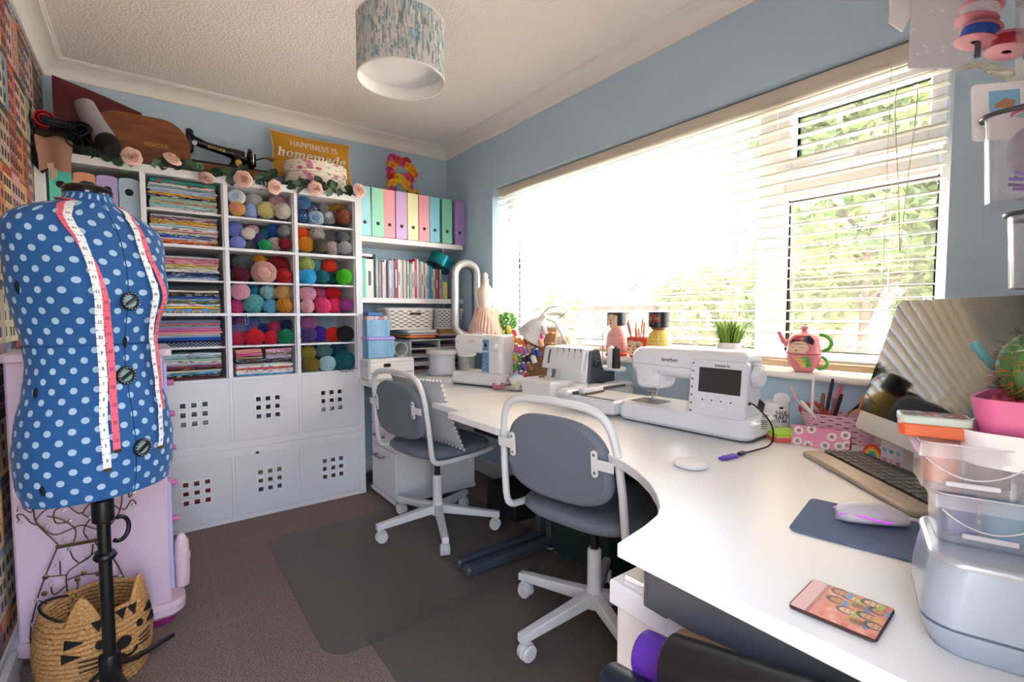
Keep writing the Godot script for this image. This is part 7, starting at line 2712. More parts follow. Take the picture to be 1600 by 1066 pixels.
	b.lathe([Vector2(0, 0.001), Vector2(0.045, 0.001), Vector2(0.055, 0.05), Vector2(0.055, 0.05), Vector2(0.052, 0.05), Vector2(0.043, 0.006), Vector2(0, 0.005)], 8)
	part("glass_bowl", b, clear_mat("f4ecd8", 0.3, 0.05), t)
	b = B.new()
	p = []
	for i in 8:
		p.append(Vector3(0.0545 * cos(TAU * i / 8.0), 0.051, 0.0545 * sin(TAU * i / 8.0)))
	b.tube(p, 0.0025, 6, true)
	b.tube([Vector3(-0.05, 0.052, 0), Vector3(0, 0.078, 0.01), Vector3(0.05, 0.052, 0)], 0.002, 6)
	part("brass_rim", b, mat("c8a04a", 0.3, 0.7), t)
	# grass in a white mug
	t = thing("grass_plant", "artificial grass in a white mug, in front of the window mullion", "plant", Vector3(-0.018, SY, 2.345), -90.0)
	b = B.new()
	b.lathe([Vector2(0, 0), Vector2(0.046, 0), Vector2(0.05, 0.01), Vector2(0.05, 0.092), Vector2(0.05, 0.092), Vector2(0.046, 0.092), Vector2(0.045, 0.075), Vector2(0, 0.075)], 32)
	part("mug_body", b, mat("f0efec", 0.3), t)
	b = B.new()
	p = []
	for i in 11:
		var a := -1.5 + 3.0 * i / 10.0
		p.append(Vector3(0.046 + 0.022 * cos(a), 0.05 + 0.032 * sin(a), 0))
	b.tube(p, 0.005, 8)
	part("handle", b, mat("f0efec", 0.3), t)
	for k in 3:
		b = B.new()
		for i in 55:
			var a := rng.randf() * TAU
			var r0 := 0.035 * sqrt(rng.randf())
			var l := rng.randf_range(0.08, 0.14)
			var lean := rng.randf_range(0.2, 1.15) * (r0 / 0.035 * 0.7 + 0.3)
			var d := Vector3(cos(a), 0, sin(a))
			var w := d.cross(Vector3.UP) * 0.0024
			var base := d * r0 + Vector3(0, 0.075, 0)
			var m1 := base + (Vector3.UP * 0.6 + d * lean * 0.35) * l
			var m2 := base + (Vector3.UP * (0.98 - lean * 0.25) + d * lean * 0.85) * l
			b.grid([PackedVector3Array([base - w, base + w]), PackedVector3Array([m1 - w * 1.1, m1 + w * 1.15]), PackedVector3Array([m2 - w * 0.1, m2 + w * 0.1])])
		o = part("grass_blades", b, leaf_mat(["6c9a28", "88b43a", "4c7a20"][k]), t)
		o.set_meta("kind", "stuff")
	# teapot on its cup
	var pink := mat("e88a96", 0.25)
	var green := mat("5cb048", 0.25)
	var profs := [[Vector2(0.028, 0), Vector2(0.03, 0.004), Vector2(0.045, 0.022), Vector2(0.054, 0.05), Vector2(0.055, 0.063)], [Vector2(0.058, 0.001), Vector2(0.06, 0.006), Vector2(0.054, 0.014), Vector2(0.054, 0.03), Vector2(0.05, 0.052), Vector2(0.04, 0.066), Vector2(0.036, 0.07)]]
	for k in 2:
		t = [thing("teacup", "pink cup with a green handle and yellow spotted front, under the teapot", "cup", Vector3(-0.018, SY, 2.625), -74.0), null][k] if k == 0 else thing("teapot", "pink teapot painted with a sleeping flower-haired face, stacked on its cup", "teapot", Vector3(-0.018, SY + 0.0635, 2.625), -74.0)
		b = B.new()
		if k == 0:
			b.lathe([Vector2(0, 0), Vector2(0.028, 0), Vector2(0.03, 0.004), Vector2(0.045, 0.022), Vector2(0.054, 0.05), Vector2(0.055, 0.063), Vector2(0.055, 0.063), Vector2(0.05, 0.063), Vector2(0.04, 0.02), Vector2(0, 0.01)], 36)
		else:
			b.lathe([Vector2(0, 0.001), Vector2(0.058, 0.001), Vector2(0.06, 0.006), Vector2(0.054, 0.014), Vector2(0.054, 0.03), Vector2(0.05, 0.052), Vector2(0.04, 0.066), Vector2(0.038, 0.068), Vector2(0.036, 0.07), Vector2(0.02, 0.078), Vector2(0.008, 0.081), Vector2(0.009, 0.086), Vector2(0.014, 0.09), Vector2(0.013, 0.098), Vector2(0, 0.1)], 36)
		part(["cup_body", "pot_body"][k], b, pink, t)
		b = B.new()
		p = []
		for i in 13:
			var a := -1.6 + 3.2 * i / 12.0
			var x := [0.044, 0.046][k] as float
			p.append(Vector3(x + [0.028, 0.036][k] * cos(a), [0.034, 0.04][k] + [0.022, 0.03][k] * sin(a), 0))
		b.tube(p, [0.0058, 0.0068][k], 10)
		part("handle", b, green, t)
		if k == 1:
			b = B.new()
			b.tube([Vector3(-0.046, 0.03, 0.0), Vector3(-0.066, 0.045, 0.0), Vector3(-0.078, 0.07, 0.0), Vector3(-0.084, 0.078, 0)], [0.014, 0.010, 0.007, 0.006], 12)
			part("spout", b, pink, t)
			face_patch(t, "hair", "1e1c1e", [Vector2(-0.046, 0.04), Vector2(-0.036, 0.055), Vector2(-0.02, 0.064), Vector2(0.03, 0.066), Vector2(0.038, 0.05), Vector2(0.032, 0.034), Vector2(0.0, 0.05)], 0.0515, 0.001, profs[k])
			face_patch(t, "face", "f2d0ac", [Vector2(-0.046, 0.012), Vector2(-0.04, 0.036), Vector2(-0.022, 0.047), Vector2(0.005, 0.045), Vector2(0.02, 0.03), Vector2(0.018, 0.016), Vector2(0.006, 0.007), Vector2(-0.035, 0.007)], 0.0545, 0.0018, profs[k])
			for q in [-0.03, 0.0]:
				face_patch(t, "closed_eye", "4a342c", [Vector2(q - 0.009, 0.028), Vector2(q, 0.0235), Vector2(q + 0.009, 0.028), Vector2(q, 0.0252)], 0.0545, 0.0026, profs[k])
			face_patch(t, "brow", "1e1c1e", [Vector2(-0.042, 0.036), Vector2(-0.016, 0.039), Vector2(0.014, 0.037), Vector2(-0.016, 0.0365)], 0.0545, 0.0026, profs[k])
			face_patch(t, "lips", "c04848", oval(-0.018, 0.0145, 0.005, 0.0025), 0.0545, 0.0026, profs[k])
			for q in [[-0.022, 0.057, "d83a34"], [-0.012, 0.058, "e0483c"], [-0.002, 0.057, "e88a8a"]]:
				face_patch(t, "flower", q[2], oval(q[0], q[1], 0.007, 0.006), 0.05, 0.004, profs[k])
		else:
			face_patch(t, "yellow_front", "f0c46a", [Vector2(-0.032, 0.058), Vector2(0.0, 0.058), Vector2(0.016, 0.02), Vector2(-0.002, 0.016)], 0.054, 0.0012, profs[k])
			face_patch(t, "green_lapel", "5cb048", [Vector2(0.0, 0.058), Vector2(0.018, 0.058), Vector2(0.036, 0.022), Vector2(0.016, 0.018)], 0.054, 0.0014, profs[k])
			for i in 7:
				face_patch(t, "red_spot", "b8482c", oval(-0.02 + 0.009 * (i % 3) + 0.004 * int(i / 3), 0.052 - 0.011 * int(i / 3), 0.0022, 0.0022, 8), 0.054, 0.0022, profs[k])

# ------------------------------------------------------------------ overlocker and embroidery machine
func build_machines() -> void:
	var w := mat("eeeff0", 0.28)
	var t := thing("overlocker", "white and charcoal overlocker with thread slots, beside the embroidery machine", "overlocker", Vector3(-0.21, DT + 0.001, 1.685), -87.0)
	var b := B.new()
	b.prism(B.rr(0.29, 0.24, 0.03, 5), 0.006, 0.088, 0.01, up(Vector3(0, 0, 0.03)), true, true)
	part("base", b, w, t)
	b = B.new()   # front tray
	b.prism(PackedVector2Array([Vector2(-0.165, 0.10), Vector2(-0.17, 0.21), Vector2(-0.14, 0.25), Vector2(0.06, 0.26), Vector2(0.07, 0.11)]), 0.004, 0.098, 0.012, up(), false)
	part("waste_tray", b, w, t)
	b = B.new()
	b.prism(PackedVector2Array([Vector2(0.0, 0.085), Vector2(0.105, 0.085), Vector2(0.08, 0.245), Vector2(0.0, 0.25)]), -0.13, 0.13, 0.006, Transform3D(Basis(Vector3(0, 0, 1), Vector3(0, 1, 0), Vector3(1, 0, 0)), Vector3(0, 0, 0)))
	part("upper_body", b, w, t)
	b = B.new()
	b.prism(PackedVector2Array([Vector2(0.10, 0.14), Vector2(0.125, 0.142), Vector2(0.10, 0.245), Vector2(0.07, 0.248)]), -0.14, 0.125, 0.004, Transform3D(Basis(Vector3(0, 0, 1), Vector3(0, 1, 0), Vector3(1, 0, 0)), Vector3(0, 0, 0)))
	part("thread_cover", b, w, t)
	b = B.new()
	b.prism(PackedVector2Array([Vector2(0.10, 0.085), Vector2(0.125, 0.09), Vector2(0.128, 0.142), Vector2(0.10, 0.142)]), -0.005, 0.128, 0.003, Transform3D(Basis(Vector3(0, 0, 1), Vector3(0, 1, 0), Vector3(1, 0, 0)), Vector3(0, 0, 0)))
	part("front_cover", b, w, t)
	for i in 5:
		b = B.new()
		b.box(Vector3(-0.045 + 0.037 * i, 0.205, 0.1115), Vector3(0.002, 0.085, 0.003), 0.0, eul(-13.5, 0, 0, Vector3(0, -0.022, 0.048)) )
		part("thread_slot", b, mat("7d8086", 0.5), t)
		b = B.new()
		b.box(Vector3(-0.045 + 0.037 * i, 0.236, 0.1035), Vector3(0.006, 0.016, 0.004), 0.001)
		part("tension_mark", b, mat(["c8963a", "3a9a8a", "3a6a8a", "9a4a5a", "5a5a5e"][i], 0.5), t)
	b = B.new()
	b.box(Vector3(-0.095, 0.2, 0.1135), Vector3(0.014, 0.07, 0.006), 0.002, eul(-13.5, 0, 0, Vector3(0, -0.022, 0.048)))
	part("take_up_lever", b, mat("5a5e64", 0.3, 0.5), t)
	b = B.new()
	b.box(Vector3(-0.075, 0.115, 0.10), Vector3(0.016, 0.04, 0.018), 0.003)
	b.tube([Vector3(-0.075, 0.10, 0.11), Vector3(-0.078, 0.09, 0.125)], 0.006, 8)
	b.box(Vector3(-0.10, 0.094, 0.16), Vector3(0.012, 0.02, 0.03), 0.003)
	part("presser_foot", b, mat("6a6660", 0.3, 0.7), t)
	b = B.new()
	b.box(Vector3(0.085, 0.066, 0.151), Vector3(0.04, 0.009, 0.002), 0.001)
	part("red_badge", b, mat("d83a3c", 0.4), t)
	b = B.new()
	b.prism(PackedVector2Array([Vector2(0.10, 0.006), Vector2(0.085, 0.235), Vector2(0.045, 0.245), Vector2(0.02, 0.235), Vector2(0.0, 0.16), Vector2(-0.02, 0.135), Vector2(-0.09, 0.13), Vector2(-0.09, 0.006)]), 0.131, 0.147, 0.004, Transform3D(Basis(Vector3(0, 0, 1), Vector3(0, 1, 0), Vector3(1, 0, 0)), Vector3(0, 0, 0)), false)
	part("charcoal_side", b, mat("434a54", 0.4), t)
	b = B.new()
	b.prism(B.ring2(0.017, 0.017, 20), 0.147, 0.165, 0.003, along_x(Vector3(0, 0.175, 0.055)))
	b.prism(B.ring2(0.024, 0.024, 24), 0.147, 0.17, 0.004, along_x(Vector3(0, 0.075, 0.03)))
	part("side_knob", b, mat("2c3036", 0.35), t)
	b = B.new()
	b.prism(B.rr(0.30, 0.075, 0.02, 4), 0.14, 0.156, 0.004, up(Vector3(0.07, 0, -0.055)))
	part("spool_stand", b, w, t)
	b = B.new()
	b.tube([Vector3(0.1, 0.15, -0.055), Vector3(0.1, 0.32, -0.055)], 0.003, 6)
	part("thread_pole", b, mat("8a8c90", 0.3, 0.7), t)
	for q in [["white", "f0f0f2", Vector3(-0.165, 0, 1.85)], ["black", "151517", Vector3(-0.185, 0, 1.897)]]:
		b = B.new()
		b.lathe([Vector2(0, 0), Vector2(0.0185, 0), Vector2(0.019, 0.004), Vector2(0.0165, 0.09), Vector2(0.0165, 0.09), Vector2(0.01, 0.093), Vector2(0.006, 0.1), Vector2(0, 0.1)], 24)
		solo("thread_cone", b, mat(q[1], 0.5), "%s cone of thread standing on the overlocker's spool stand" % q[0], "thread", q[2] + Vector3(0, DT + 0.157, 0))
	# embroidery machine
	t = thing("embroidery_machine", "large white embroidery machine with a dark screen, on the corner desk", "embroidery machine", Vector3(-0.335, DT + 0.001, 2.385), -86.8)
	var sh := mat("eceef2", 0.22)
	b = B.new()
	b.prism(B.rr(0.515, 0.235, 0.05, 6), 0.006, 0.068, 0.012, up(), true, true)
	part("bed", b, sh, t)
	b = B.new()
	b.prism(shift2(B.rr(0.50, 0.20, 0.04, 5), Vector2(0, 0)), 0.0, 0.008, 0.001, up())
	part("foot", b, mat("55575c", 0.6), t)
	b = B.new()
	b.prism(B.rr(0.185, 0.145, 0.035, 6), 0.06, 0.26, 0.01, up(Vector3(0.1225, 0, -0.01)), true, true)
	part("pillar", b, sh, t)
	b = B.new()
	var rows := []
	for q in [[-0.228, 0.55, 0.222], [-0.222, 0.78, 0.222], [-0.205, 0.95, 0.224], [-0.18, 1.0, 0.226], [0.178, 1.0, 0.229], [0.204, 0.95, 0.227], [0.215, 0.8, 0.224]]:
		var row := PackedVector3Array()
		for s in B.rr(0.108 * q[1], 0.15 * q[1], 0.042 * q[1], 6):
			row.append(Vector3(q[0], q[2] + s.x, s.y - 0.005))
		rows.append(row)
	b.loft(rows)
	part("arm", b, sh, t)
	b = B.new()
	rows = []
	for q in [[0.123, 0.55], [0.128, 0.8], [0.14, 0.93], [0.165, 1.0], [0.215, 1.02]]:
		var row := PackedVector3Array()
		for s in B.rr(0.13 * q[1], 0.14 * q[1], 0.048 * q[1], 6):
			row.append(Vector3(-0.155 + s.x, q[0], s.y - 0.004))
		rows.append(row)
	b.loft(rows)
	part("head", b, sh, t)
	b = B.new()
	b.box(Vector3(-0.01, 0.215, 0.0705), Vector3(0.40, 0.0015, 0.0015), 0.0, eul(0, 0, -1.2))
	for x in [-0.185, -0.178]:
		b.box(Vector3(x, 0.175, 0.0642), Vector3(0.0014, 0.08, 0.0015), 0.0, eul(0, 0, 5, Vector3(0.0, 0.0, 0)))
	part("seam_line", b, mat("9a9ca4", 0.5), t)
	b = B.new()
	for i in 3:
		b.prism(B.rr(0.012, 0.012, 0.003, 3), 0.0, 0.003, 0.001, mv(-0.115 + 0.02 * i, 0.19, 0.0655))
	b.prism(B.ring2(0.006, 0.006, 14), 0.0, 0.003, 0.001, mv(-0.16, 0.155, 0.0625))
	part("start_buttons", b, mat("d8dae0", 0.4), t)
	var ink := mat("4a4c54", 0.5)
	txt("maker_lettering", "brother", 0.013, ink, t, mv(-0.05, 0.239, 0.0704), "Droid Sans", true)
	var st := mat("b4b6ba", 0.25, 0.9)
	b = B.new()
	b.tube([Vector3(-0.165, 0.125, 0), Vector3(-0.165, 0.075, 0)], 0.004, 10)
	b.tube([Vector3(-0.150, 0.125, -0.005), Vector3(-0.150, 0.09, -0.005)], 0.004, 10)
	b.box(Vector3(-0.165, 0.108, 0.002), Vector3(0.03, 0.014, 0.02), 0.003)
	b.box(Vector3(-0.165, 0.076, 0.004), Vector3(0.016, 0.004, 0.024), 0.001)
	part("presser_foot", b, st, t)
	b = B.new()
	b.tube([Vector3(-0.13, 0.15, 0.03), Vector3(-0.11, 0.125, 0.05), Vector3(-0.10, 0.135, 0.055), Vector3(-0.098, 0.16, 0.05)], 0.004, 8)
	part("foot_lever", b, sh, t)
	b = B.new()
	b.prism(B.rr(0.12, 0.10, 0.01, 4), 0.068, 0.0705, 0.0005, up(Vector3(-0.165, 0, 0.01)))
	part("needle_plate", b, mat("a2a4a8", 0.25, 0.8), t)
	# screen panel, leaning back a little
	var px := eul(-5, 0, 0, Vector3(0.133, 0.052, 0.088))
	b = B.new()
	b.prism(shift2(B.rr(0.195, 0.20, 0.014, 4), Vector2(0, 0.10)), -0.02, 0.006, 0.005, px)
	var panel := part("screen_panel", b, mat("e6e8ee", 0.3), t)
	b = B.new()
	b.prism(shift2(B.rr(0.142, 0.082, 0.002, 2), Vector2(0.008, 0.132)), 0.005, 0.0072, 0.0005, px)
	part("screen", b, mat("3b3838", 0.15), panel)
	txt("panel_lettering", "innov-is", 0.010, ink, panel, px * mv(0.015, 0.182, 0.0064), "Droid Sans", true)
	b = B.new()
	for i in 7:
		b.prism(B.rr(0.013, 0.012, 0.003, 3), 0.005, 0.0075, 0.001, px * mv([-0.045, -0.012, 0.02, 0.05, -0.045, 0.02, 0.05][i], [0.066, 0.066, 0.066, 0.066, 0.045, 0.042, 0.042][i], 0))
	part("panel_buttons", b, mat("f4f4f6", 0.4), panel)
	b = B.new()
	for i in 4:
		b.prism(B.ring2(0.0032, 0.0032, 8), 0.0074, 0.0082, 0.0, px * mv(-0.045 + 0.032 * i, 0.066, 0))
	for i in 7:
		b.box(Vector3(-0.086, 0.185 - 0.027 * i, 0.0062), Vector3(0.006, 0.006, 0.001), 0.0, px)
	part("button_symbols", b, ink, panel)
	b = B.new()
	b.prism(B.ring2(0.034, 0.034, 32), 0.214, 0.242, 0.006, along_x(Vector3(0, 0.20, -0.005)))
	for i in 12:
		b.prism(B.ring2(0.003, 0.003, 8), 0.218, 0.240, 0.001, along_x(Vector3(0, 0.20 + 0.0335 * sin(TAU * i / 12.0), -0.005 + 0.0335 * cos(TAU * i / 12.0))))
	part("hand_wheel", b, sh, t)
	b = B.new()
	for i in 8:
		b.box(Vector3(0.2575, 0.036 + 0.006 * i, 0.02), Vector3(0.002, 0.0025, 0.045), 0.0, eul(-8, 0, 0))
	part("vents", b, mat("6a6c72", 0.6), t)
	b = B.new()
	b.box(Vector3(0.2155, 0.125, -0.04), Vector3(0.003, 0.03, 0.05), 0.0005, eul(-25, 0, 0, Vector3(0, 0.0, 0.03)))
	part("warning_label", b, mat("2c2c30", 0.5), t)
	# embroidery unit on its left
	b = B.new()
	b.prism(PackedVector2Array([Vector2(-0.26, -0.11), Vector2(-0.26, 0.116), Vector2(-0.45, 0.128), Vector2(-0.55, 0.11), Vector2(-0.55, -0.30), Vector2(-0.475, -0.30), Vector2(-0.475, -0.11)]), 0.008, 0.064, 0.008, up(), false)
	var unit := part("embroidery_unit", b, sh, t)
	b = B.new()
	b.box(Vector3(-0.512, 0.072, -0.08), Vector3(0.072, 0.028, 0.46), 0.01)
	part("carriage_rail", b, sh, unit)
	b = B.new()
	b.box(Vector3(-0.473, 0.073, -0.06), Vector3(0.006, 0.012, 0.36), 0.001)
	part("rail_slot", b, mat("5a5450", 0.5), unit)
	b = B.new()
	b.box(Vector3(-0.458, 0.079, 0.02), Vector3(0.035, 0.024, 0.13), 0.004)
	b.box(Vector3(-0.446, 0.093, 0.075), Vector3(0.014, 0.03, 0.012), 0.002)
	part("carriage", b, sh, unit)
	b = B.new()
	b.box(Vector3(-0.438, 0.07, 0.02), Vector3(0.008, 0.008, 0.12), 0.001)
	part("frame_clip", b, mat("7a756e", 0.3, 0.8), unit)
	b = B.new()
	b.box(Vector3(-0.36, 0.0648, 0.095), Vector3(0.17, 0.002, 0.012), 0.0005)
	part("black_slot", b, mat("17171a", 0.5), unit)
	# memory stick on its lead
	t = thing("usb_lead", "black lead from the machine's side ending at the purple memory stick", "cable")
	b = B.new()
	var cv := Curve3D.new()
	var pp := [Vector3(-0.385, 0.85, 2.602), Vector3(-0.39, 0.848, 2.64), Vector3(-0.40, 0.80, 2.695), Vector3(-0.43, 0.75, 2.71), Vector3(-0.50, 0.737, 2.695), Vector3(-0.56, 0.737, 2.688)]
	for i in pp.size():
		var tg: Vector3 = (pp[mini(i + 1, 5)] - pp[maxi(i - 1, 0)]) * 0.17
		cv.add_point(pp[i], -tg, tg)
	p_tube(b, cv, 0.0026)
	b.box(Vector3(-0.386, 0.85, 2.612), Vector3(0.012, 0.01, 0.022), 0.002)
	b.box(Vector3(-0.558, 0.7375, 2.688), Vector3(0.03, 0.009, 0.013), 0.002)
	part("lead", b, mat("18181a", 0.45), t)
	b = B.new()
	b.box(Vector3(0, 0.005, 0), Vector3(0.055, 0.009, 0.02), 0.003)
	b.box(Vector3(-0.033, 0.005, 0), Vector3(0.016, 0.007, 0.016), 0.002)
	solo("memory_stick", b, mat("6a3ab8", 0.35), "purple memory stick lying on the desk before the embroidery machine", "memory stick", Vector3(-0.61, DT + 0.001, 2.683), -8.0)
	b = B.new()
	p_loop(b)
	solo("power_lead", b, mat("1c1c1e", 0.5), "black power leads coiled on the desk between machine and white mug", "cable")

func p_tube(b: B, cv: Curve3D, r: float) -> void:
	var p := []
	for q in cv.tessellate(4, 4.0):
		p.append(q)
	b.tube(p, r, 8)

func p_loop(b: B) -> void:
	for k in 3:
		var p := []
		for i in 14:
			var f := i / 13.0
			p.append(Vector3(-0.29 + 0.20 * f + 0.02 * k, 0.735 + 0.007 * k + 0.012 * sin(f * 5.0 + k), 2.668 - 0.03 * sin(f * 4.0 + k * 0.8) - 0.01 * k))
		b.tube(p, 0.0035, 6)

# ------------------------------------------------------------------ near end of the desk
func build_desk_near() -> void:
	var Y := DT + 0.001
	rng.seed = 71
	# white disc
	var b := B.new()
	b.lathe([Vector2(0, 0), Vector2(0.042, 0), Vector2(0.045, 0.004), Vector2(0.044, 0.010), Vector2(0.040, 0.012), Vector2(0, 0.012)], 36)
	solo("white_puck", b, mat("e9e7e4", 0.4), "round white disc lying flat on the desk", "disc", Vector3(-0.755, Y, 2.655))
	# sticky notes
	for i in 4:
		b = B.new()
		b.box(Vector3(0, 0.0035, 0), Vector3(0.09, 0.0066, 0.09), 0.0006)
		solo("sticky_note_pad", b, mat(["f0703a", "f0609a", "d8d83a", "a8d848"][i], 0.7), "%s sticky note pad, %s in the pile" % [["orange", "pink", "yellow", "lime green"][i], ["lowest", "second", "third", "topmost"][i]], "note pad", Vector3(-0.272, Y + 0.0068 * i, 2.672), -38.0 + 0.8 * i, "sticky note pads")
	# white mug with words
	var t := thing("mug", "white mug printed with black words about crafting, beside the sticky notes", "mug", Vector3(-0.135, Y, 2.588), -58.0)
	b = B.new()
	b.lathe([Vector2(0, 0), Vector2(0.038, 0), Vector2(0.042, 0.004), Vector2(0.042, 0.095), Vector2(0.042, 0.095), Vector2(0.039, 0.095), Vector2(0.038, 0.01), Vector2(0, 0.008)], 36)
	part("mug_body", b, mat("f3efec", 0.25), t)
	b = B.new()
	var p := []
	for i in 11:
		var a := PI - 1.4 + 2.8 * i / 10.0
		p.append(Vector3(-0.04 + 0.027 * cos(a), 0.05 + 0.03 * sin(a), 0))
	b.tube(p, 0.0055, 8)
	part("handle", b, mat("f3efec", 0.25), t)
	var ink := mat("141414", 0.5)
	for q in [["TALK", 0.062, 0.012], ["CRAFTY", 0.047, 0.015], ["TO ME", 0.033, 0.011]]:
		var tm := TextMesh.new()
		var f := SystemFont.new()
		f.font_names = PackedStringArray(["Droid Sans"])
		f.font_weight = 700
		tm.font = f
		tm.text = q[0]
		tm.font_size = 48
		tm.pixel_size = q[2] / 35.0
		tm.depth = 0.0006
		tm.curve_step = 4.0
		var ar := tm.get_mesh_arrays()
		var bb := B.new()   # lettering wrapped round the mug
		for v in ar[Mesh.ARRAY_VERTEX]:
			var a: float = v.x / 0.0424 + 0.25
			bb.v.append(Vector3(sin(a) * (0.0424 + v.z), v.y + q[1], cos(a) * (0.0424 + v.z)))
			bb.n.append(Vector3(sin(a), 0, cos(a)))
			bb.t.append(Vector2.ZERO)
		bb.ix = ar[Mesh.ARRAY_INDEX]
		part("printed_words", bb, ink, t)
	face_patch(t, "printed_crown", "141414", [Vector2(0.004, 0.076), Vector2(0.016, 0.076), Vector2(0.018, 0.086), Vector2(0.013, 0.081), Vector2(0.010, 0.088), Vector2(0.007, 0.081), Vector2(0.002, 0.086)], 0.042, 0.0006)
	face_patch(t, "printed_spool", "141414", [Vector2(-0.019, 0.026), Vector2(-0.009, 0.026), Vector2(-0.011, 0.030), Vector2(-0.011, 0.036), Vector2(-0.009, 0.04), Vector2(-0.019, 0.04), Vector2(-0.017, 0.036), Vector2(-0.017, 0.030)], 0.042, 0.0006)
	b = B.new()
	b.prism(shift2(B.rr(0.052, 0.11, 0.018, 5), Vector2(0, 0.055)), -0.003, 0.003, 0.001)
	var o := solo("white_plate", b, mat("eceaea", 0.35), "white rounded plastic plate standing in the white mug", "tool", Vector3(-0.125, Y + 0.015, 2.60), -50.0)
	# pink basket of pens
	t = thing("pen_basket", "pink perforated basket crammed with pens and scissors", "basket", Vector3(-0.135, Y, 2.785), -78.0)
	var pm := StandardMaterial3D.new()
	pm.albedo_texture = dot_tex("e6b8c8", "5a3440", 64, 9, 2, 0)
	pm.roughness = 0.5
	part("basket_wall", tapered_bin(0.20, 0.115, 0.082, 0.03, 0.1, 0.003), pm, t)
	b = B.new()
	p = []
	for s in B.rr(0.2, 0.115, 0.03, 5):
		p.append(Vector3(s.x, 0.082, s.y))
	b.tube(p, 0.003, 6, true)
	part("rim", b, mat("e6b8c8", 0.5), t)
	var base := t.transform
	var pens := [["white pencil standing upright at the basket's left end", "f0e8e4", -0.075, 0.03, 0.180, -2, 4, 0.0042], ["pink pencil leaning left in the pen basket", "e8a8b8", -0.085, -0.01, 0.150, 24, 0, 0.004], ["navy pen with a white tip in the pen basket", "22243a", -0.045, 0.0, 0.175, -8, 4, 0.0055], ["bright pink pen beside the navy pen", "e0507c", -0.03, -0.02, 0.160, -12, 8, 0.005],
		["black marker near the middle of the pen basket", "1a1a1c", -0.025, 0.02, 0.135, -14, 8, 0.006], ["dark red pen lying across the pen basket", "8a1c24", 0.0, 0.02, 0.135, 48, 6, 0.006], ["red-handled tool in the pen basket", "c02430", 0.02, 0.01, 0.130, 42, 10, 0.007], ["silver tweezers across the front of the pen basket", "b8bcc0", -0.02, 0.035, 0.135, 44, 10, 0.0035], ["white clicker in the pen basket", "f0eeea", -0.02, 0.04, 0.130, 38, 14, 0.006],
		["coral orange marker cap standing in the pen basket", "f08060", 0.045, 0.035, 0.140, -10, 10, 0.008], ["black pen under the coral marker", "202024", 0.05, 0.025, 0.120, -16, 8, 0.006], ["gold pen leaning right in the pen basket", "c8a048", 0.06, 0.035, 0.130, -34, 14, 0.0045], ["brown-handled brush at the pen basket's middle", "8a5a34", -0.05, 0.02, 0.130, -4, 10, 0.006], ["red biro at the pen basket's right end", "b81c2c", 0.075, 0.02, 0.110, -40, 8, 0.006], ["blue pen behind the black case", "3a7ab0", 0.02, -0.035, 0.170, -55, 0, 0.004]]
	for q in pens:
		b = B.new()
		var r: float = q[7]
		b.lathe([Vector2(0, 0), Vector2(r, 0.001), Vector2(r, q[4] - 0.012), Vector2(r, q[4] - 0.012), Vector2(r * 0.8, q[4] - 0.012), Vector2(r * 0.8, q[4] - 0.002), Vector2(0, q[4])], 10)
		o = solo("pen", b, mat(q[1], 0.4), q[0], "pen", Vector3.ZERO)
		o.transform = base * Transform3D(Basis.from_euler(Vector3(deg_to_rad(q[6]), 0, deg_to_rad(q[5]))), Vector3(q[2], 0.024, q[3]))
	t = thing("scissors", "pink-handled small scissors standing in the pen basket", "scissors")
	t.transform = base * eul(0, 0, -6, Vector3(-0.03, 0.02, -0.012))
	for s in [-1, 1]:
		b = B.new()
		p = []
		for i in 14:
			p.append(Vector3(s * 0.009 + 0.008 * cos(TAU * i / 14.0), 0.125 + 0.014 * sin(TAU * i / 14.0), 0))
		b.tube(p, 0.002, 6, true)
		part("finger_loop", b, mat("e89aac", 0.4), t)
		b = B.new()
		b.tube([Vector3(s * 0.004, 0.112, 0), Vector3(-s * 0.002, 0.02, 0)], [0.003, 0.001], 6)
		part("blade", b, mat("b8babc", 0.25, 0.9), t)
	b = B.new()
	b.prism(B.rr(0.055, 0.10, 0.012, 4), -0.008, 0.008, 0.002)
	b.prism(PackedVector2Array([Vector2(-0.02, -0.02), Vector2(0.02, -0.03), Vector2(0.012, 0.0)]), 0.008, 0.0095, 0.0)
	o = solo("black_case", b, mat("191a1c", 0.3), "glossy black case leaning at the back of the pen basket", "case", Vector3.ZERO)
	o.transform = base * eul(10, 0, -38, Vector3(0.065, 0.10, -0.025))
	t = thing("rainbow_coaster", "grey rounded coaster with a rainbow edge in the pen basket", "coaster")
	t.transform = base * eul(-12, 0, -4, Vector3(0.06, 0.065, -0.005))
	b = B.new()
	b.prism(B.ring2(0.042, 0.042, 28), -0.003, 0.003, 0.001)
	part("disc", b, mat("b4b0b8", 0.6), t)
	for k in 3:
		b = B.new()
		p = []
		for i in 17:
			p.append(Vector3((0.040 - 0.004 * k) * cos(PI * i / 16.0), (0.040 - 0.004 * k) * sin(PI * i / 16.0), 0.003))
		b.tube(p, 0.002, 6)
		part("coloured_arc", b, mat(["e8c040", "e89ab0", "a8a0d8"][k], 0.5), t)
	for k in 2:
		b = B.new()
		p = []
		for i in 20:
			p.append(Vector3(0.016 * cos(TAU * i / 20.0), 0.016 * sin(TAU * i / 20.0), 0))
		b.tube(p, 0.0055, 8, true)
		o = solo("hair_band", b, cloth(["2c3c8a", "c8324a"][k]), ["navy hair band at the right of the pen basket", "red hair band hanging out at the left of the pen basket"][k], "hair band", Vector3.ZERO)
		o.transform = base * [eul(-30, 0, 10, Vector3(0.075, 0.075, 0.025)), eul(-20, 10, 40, Vector3(-0.092, 0.092, 0.02))][k]
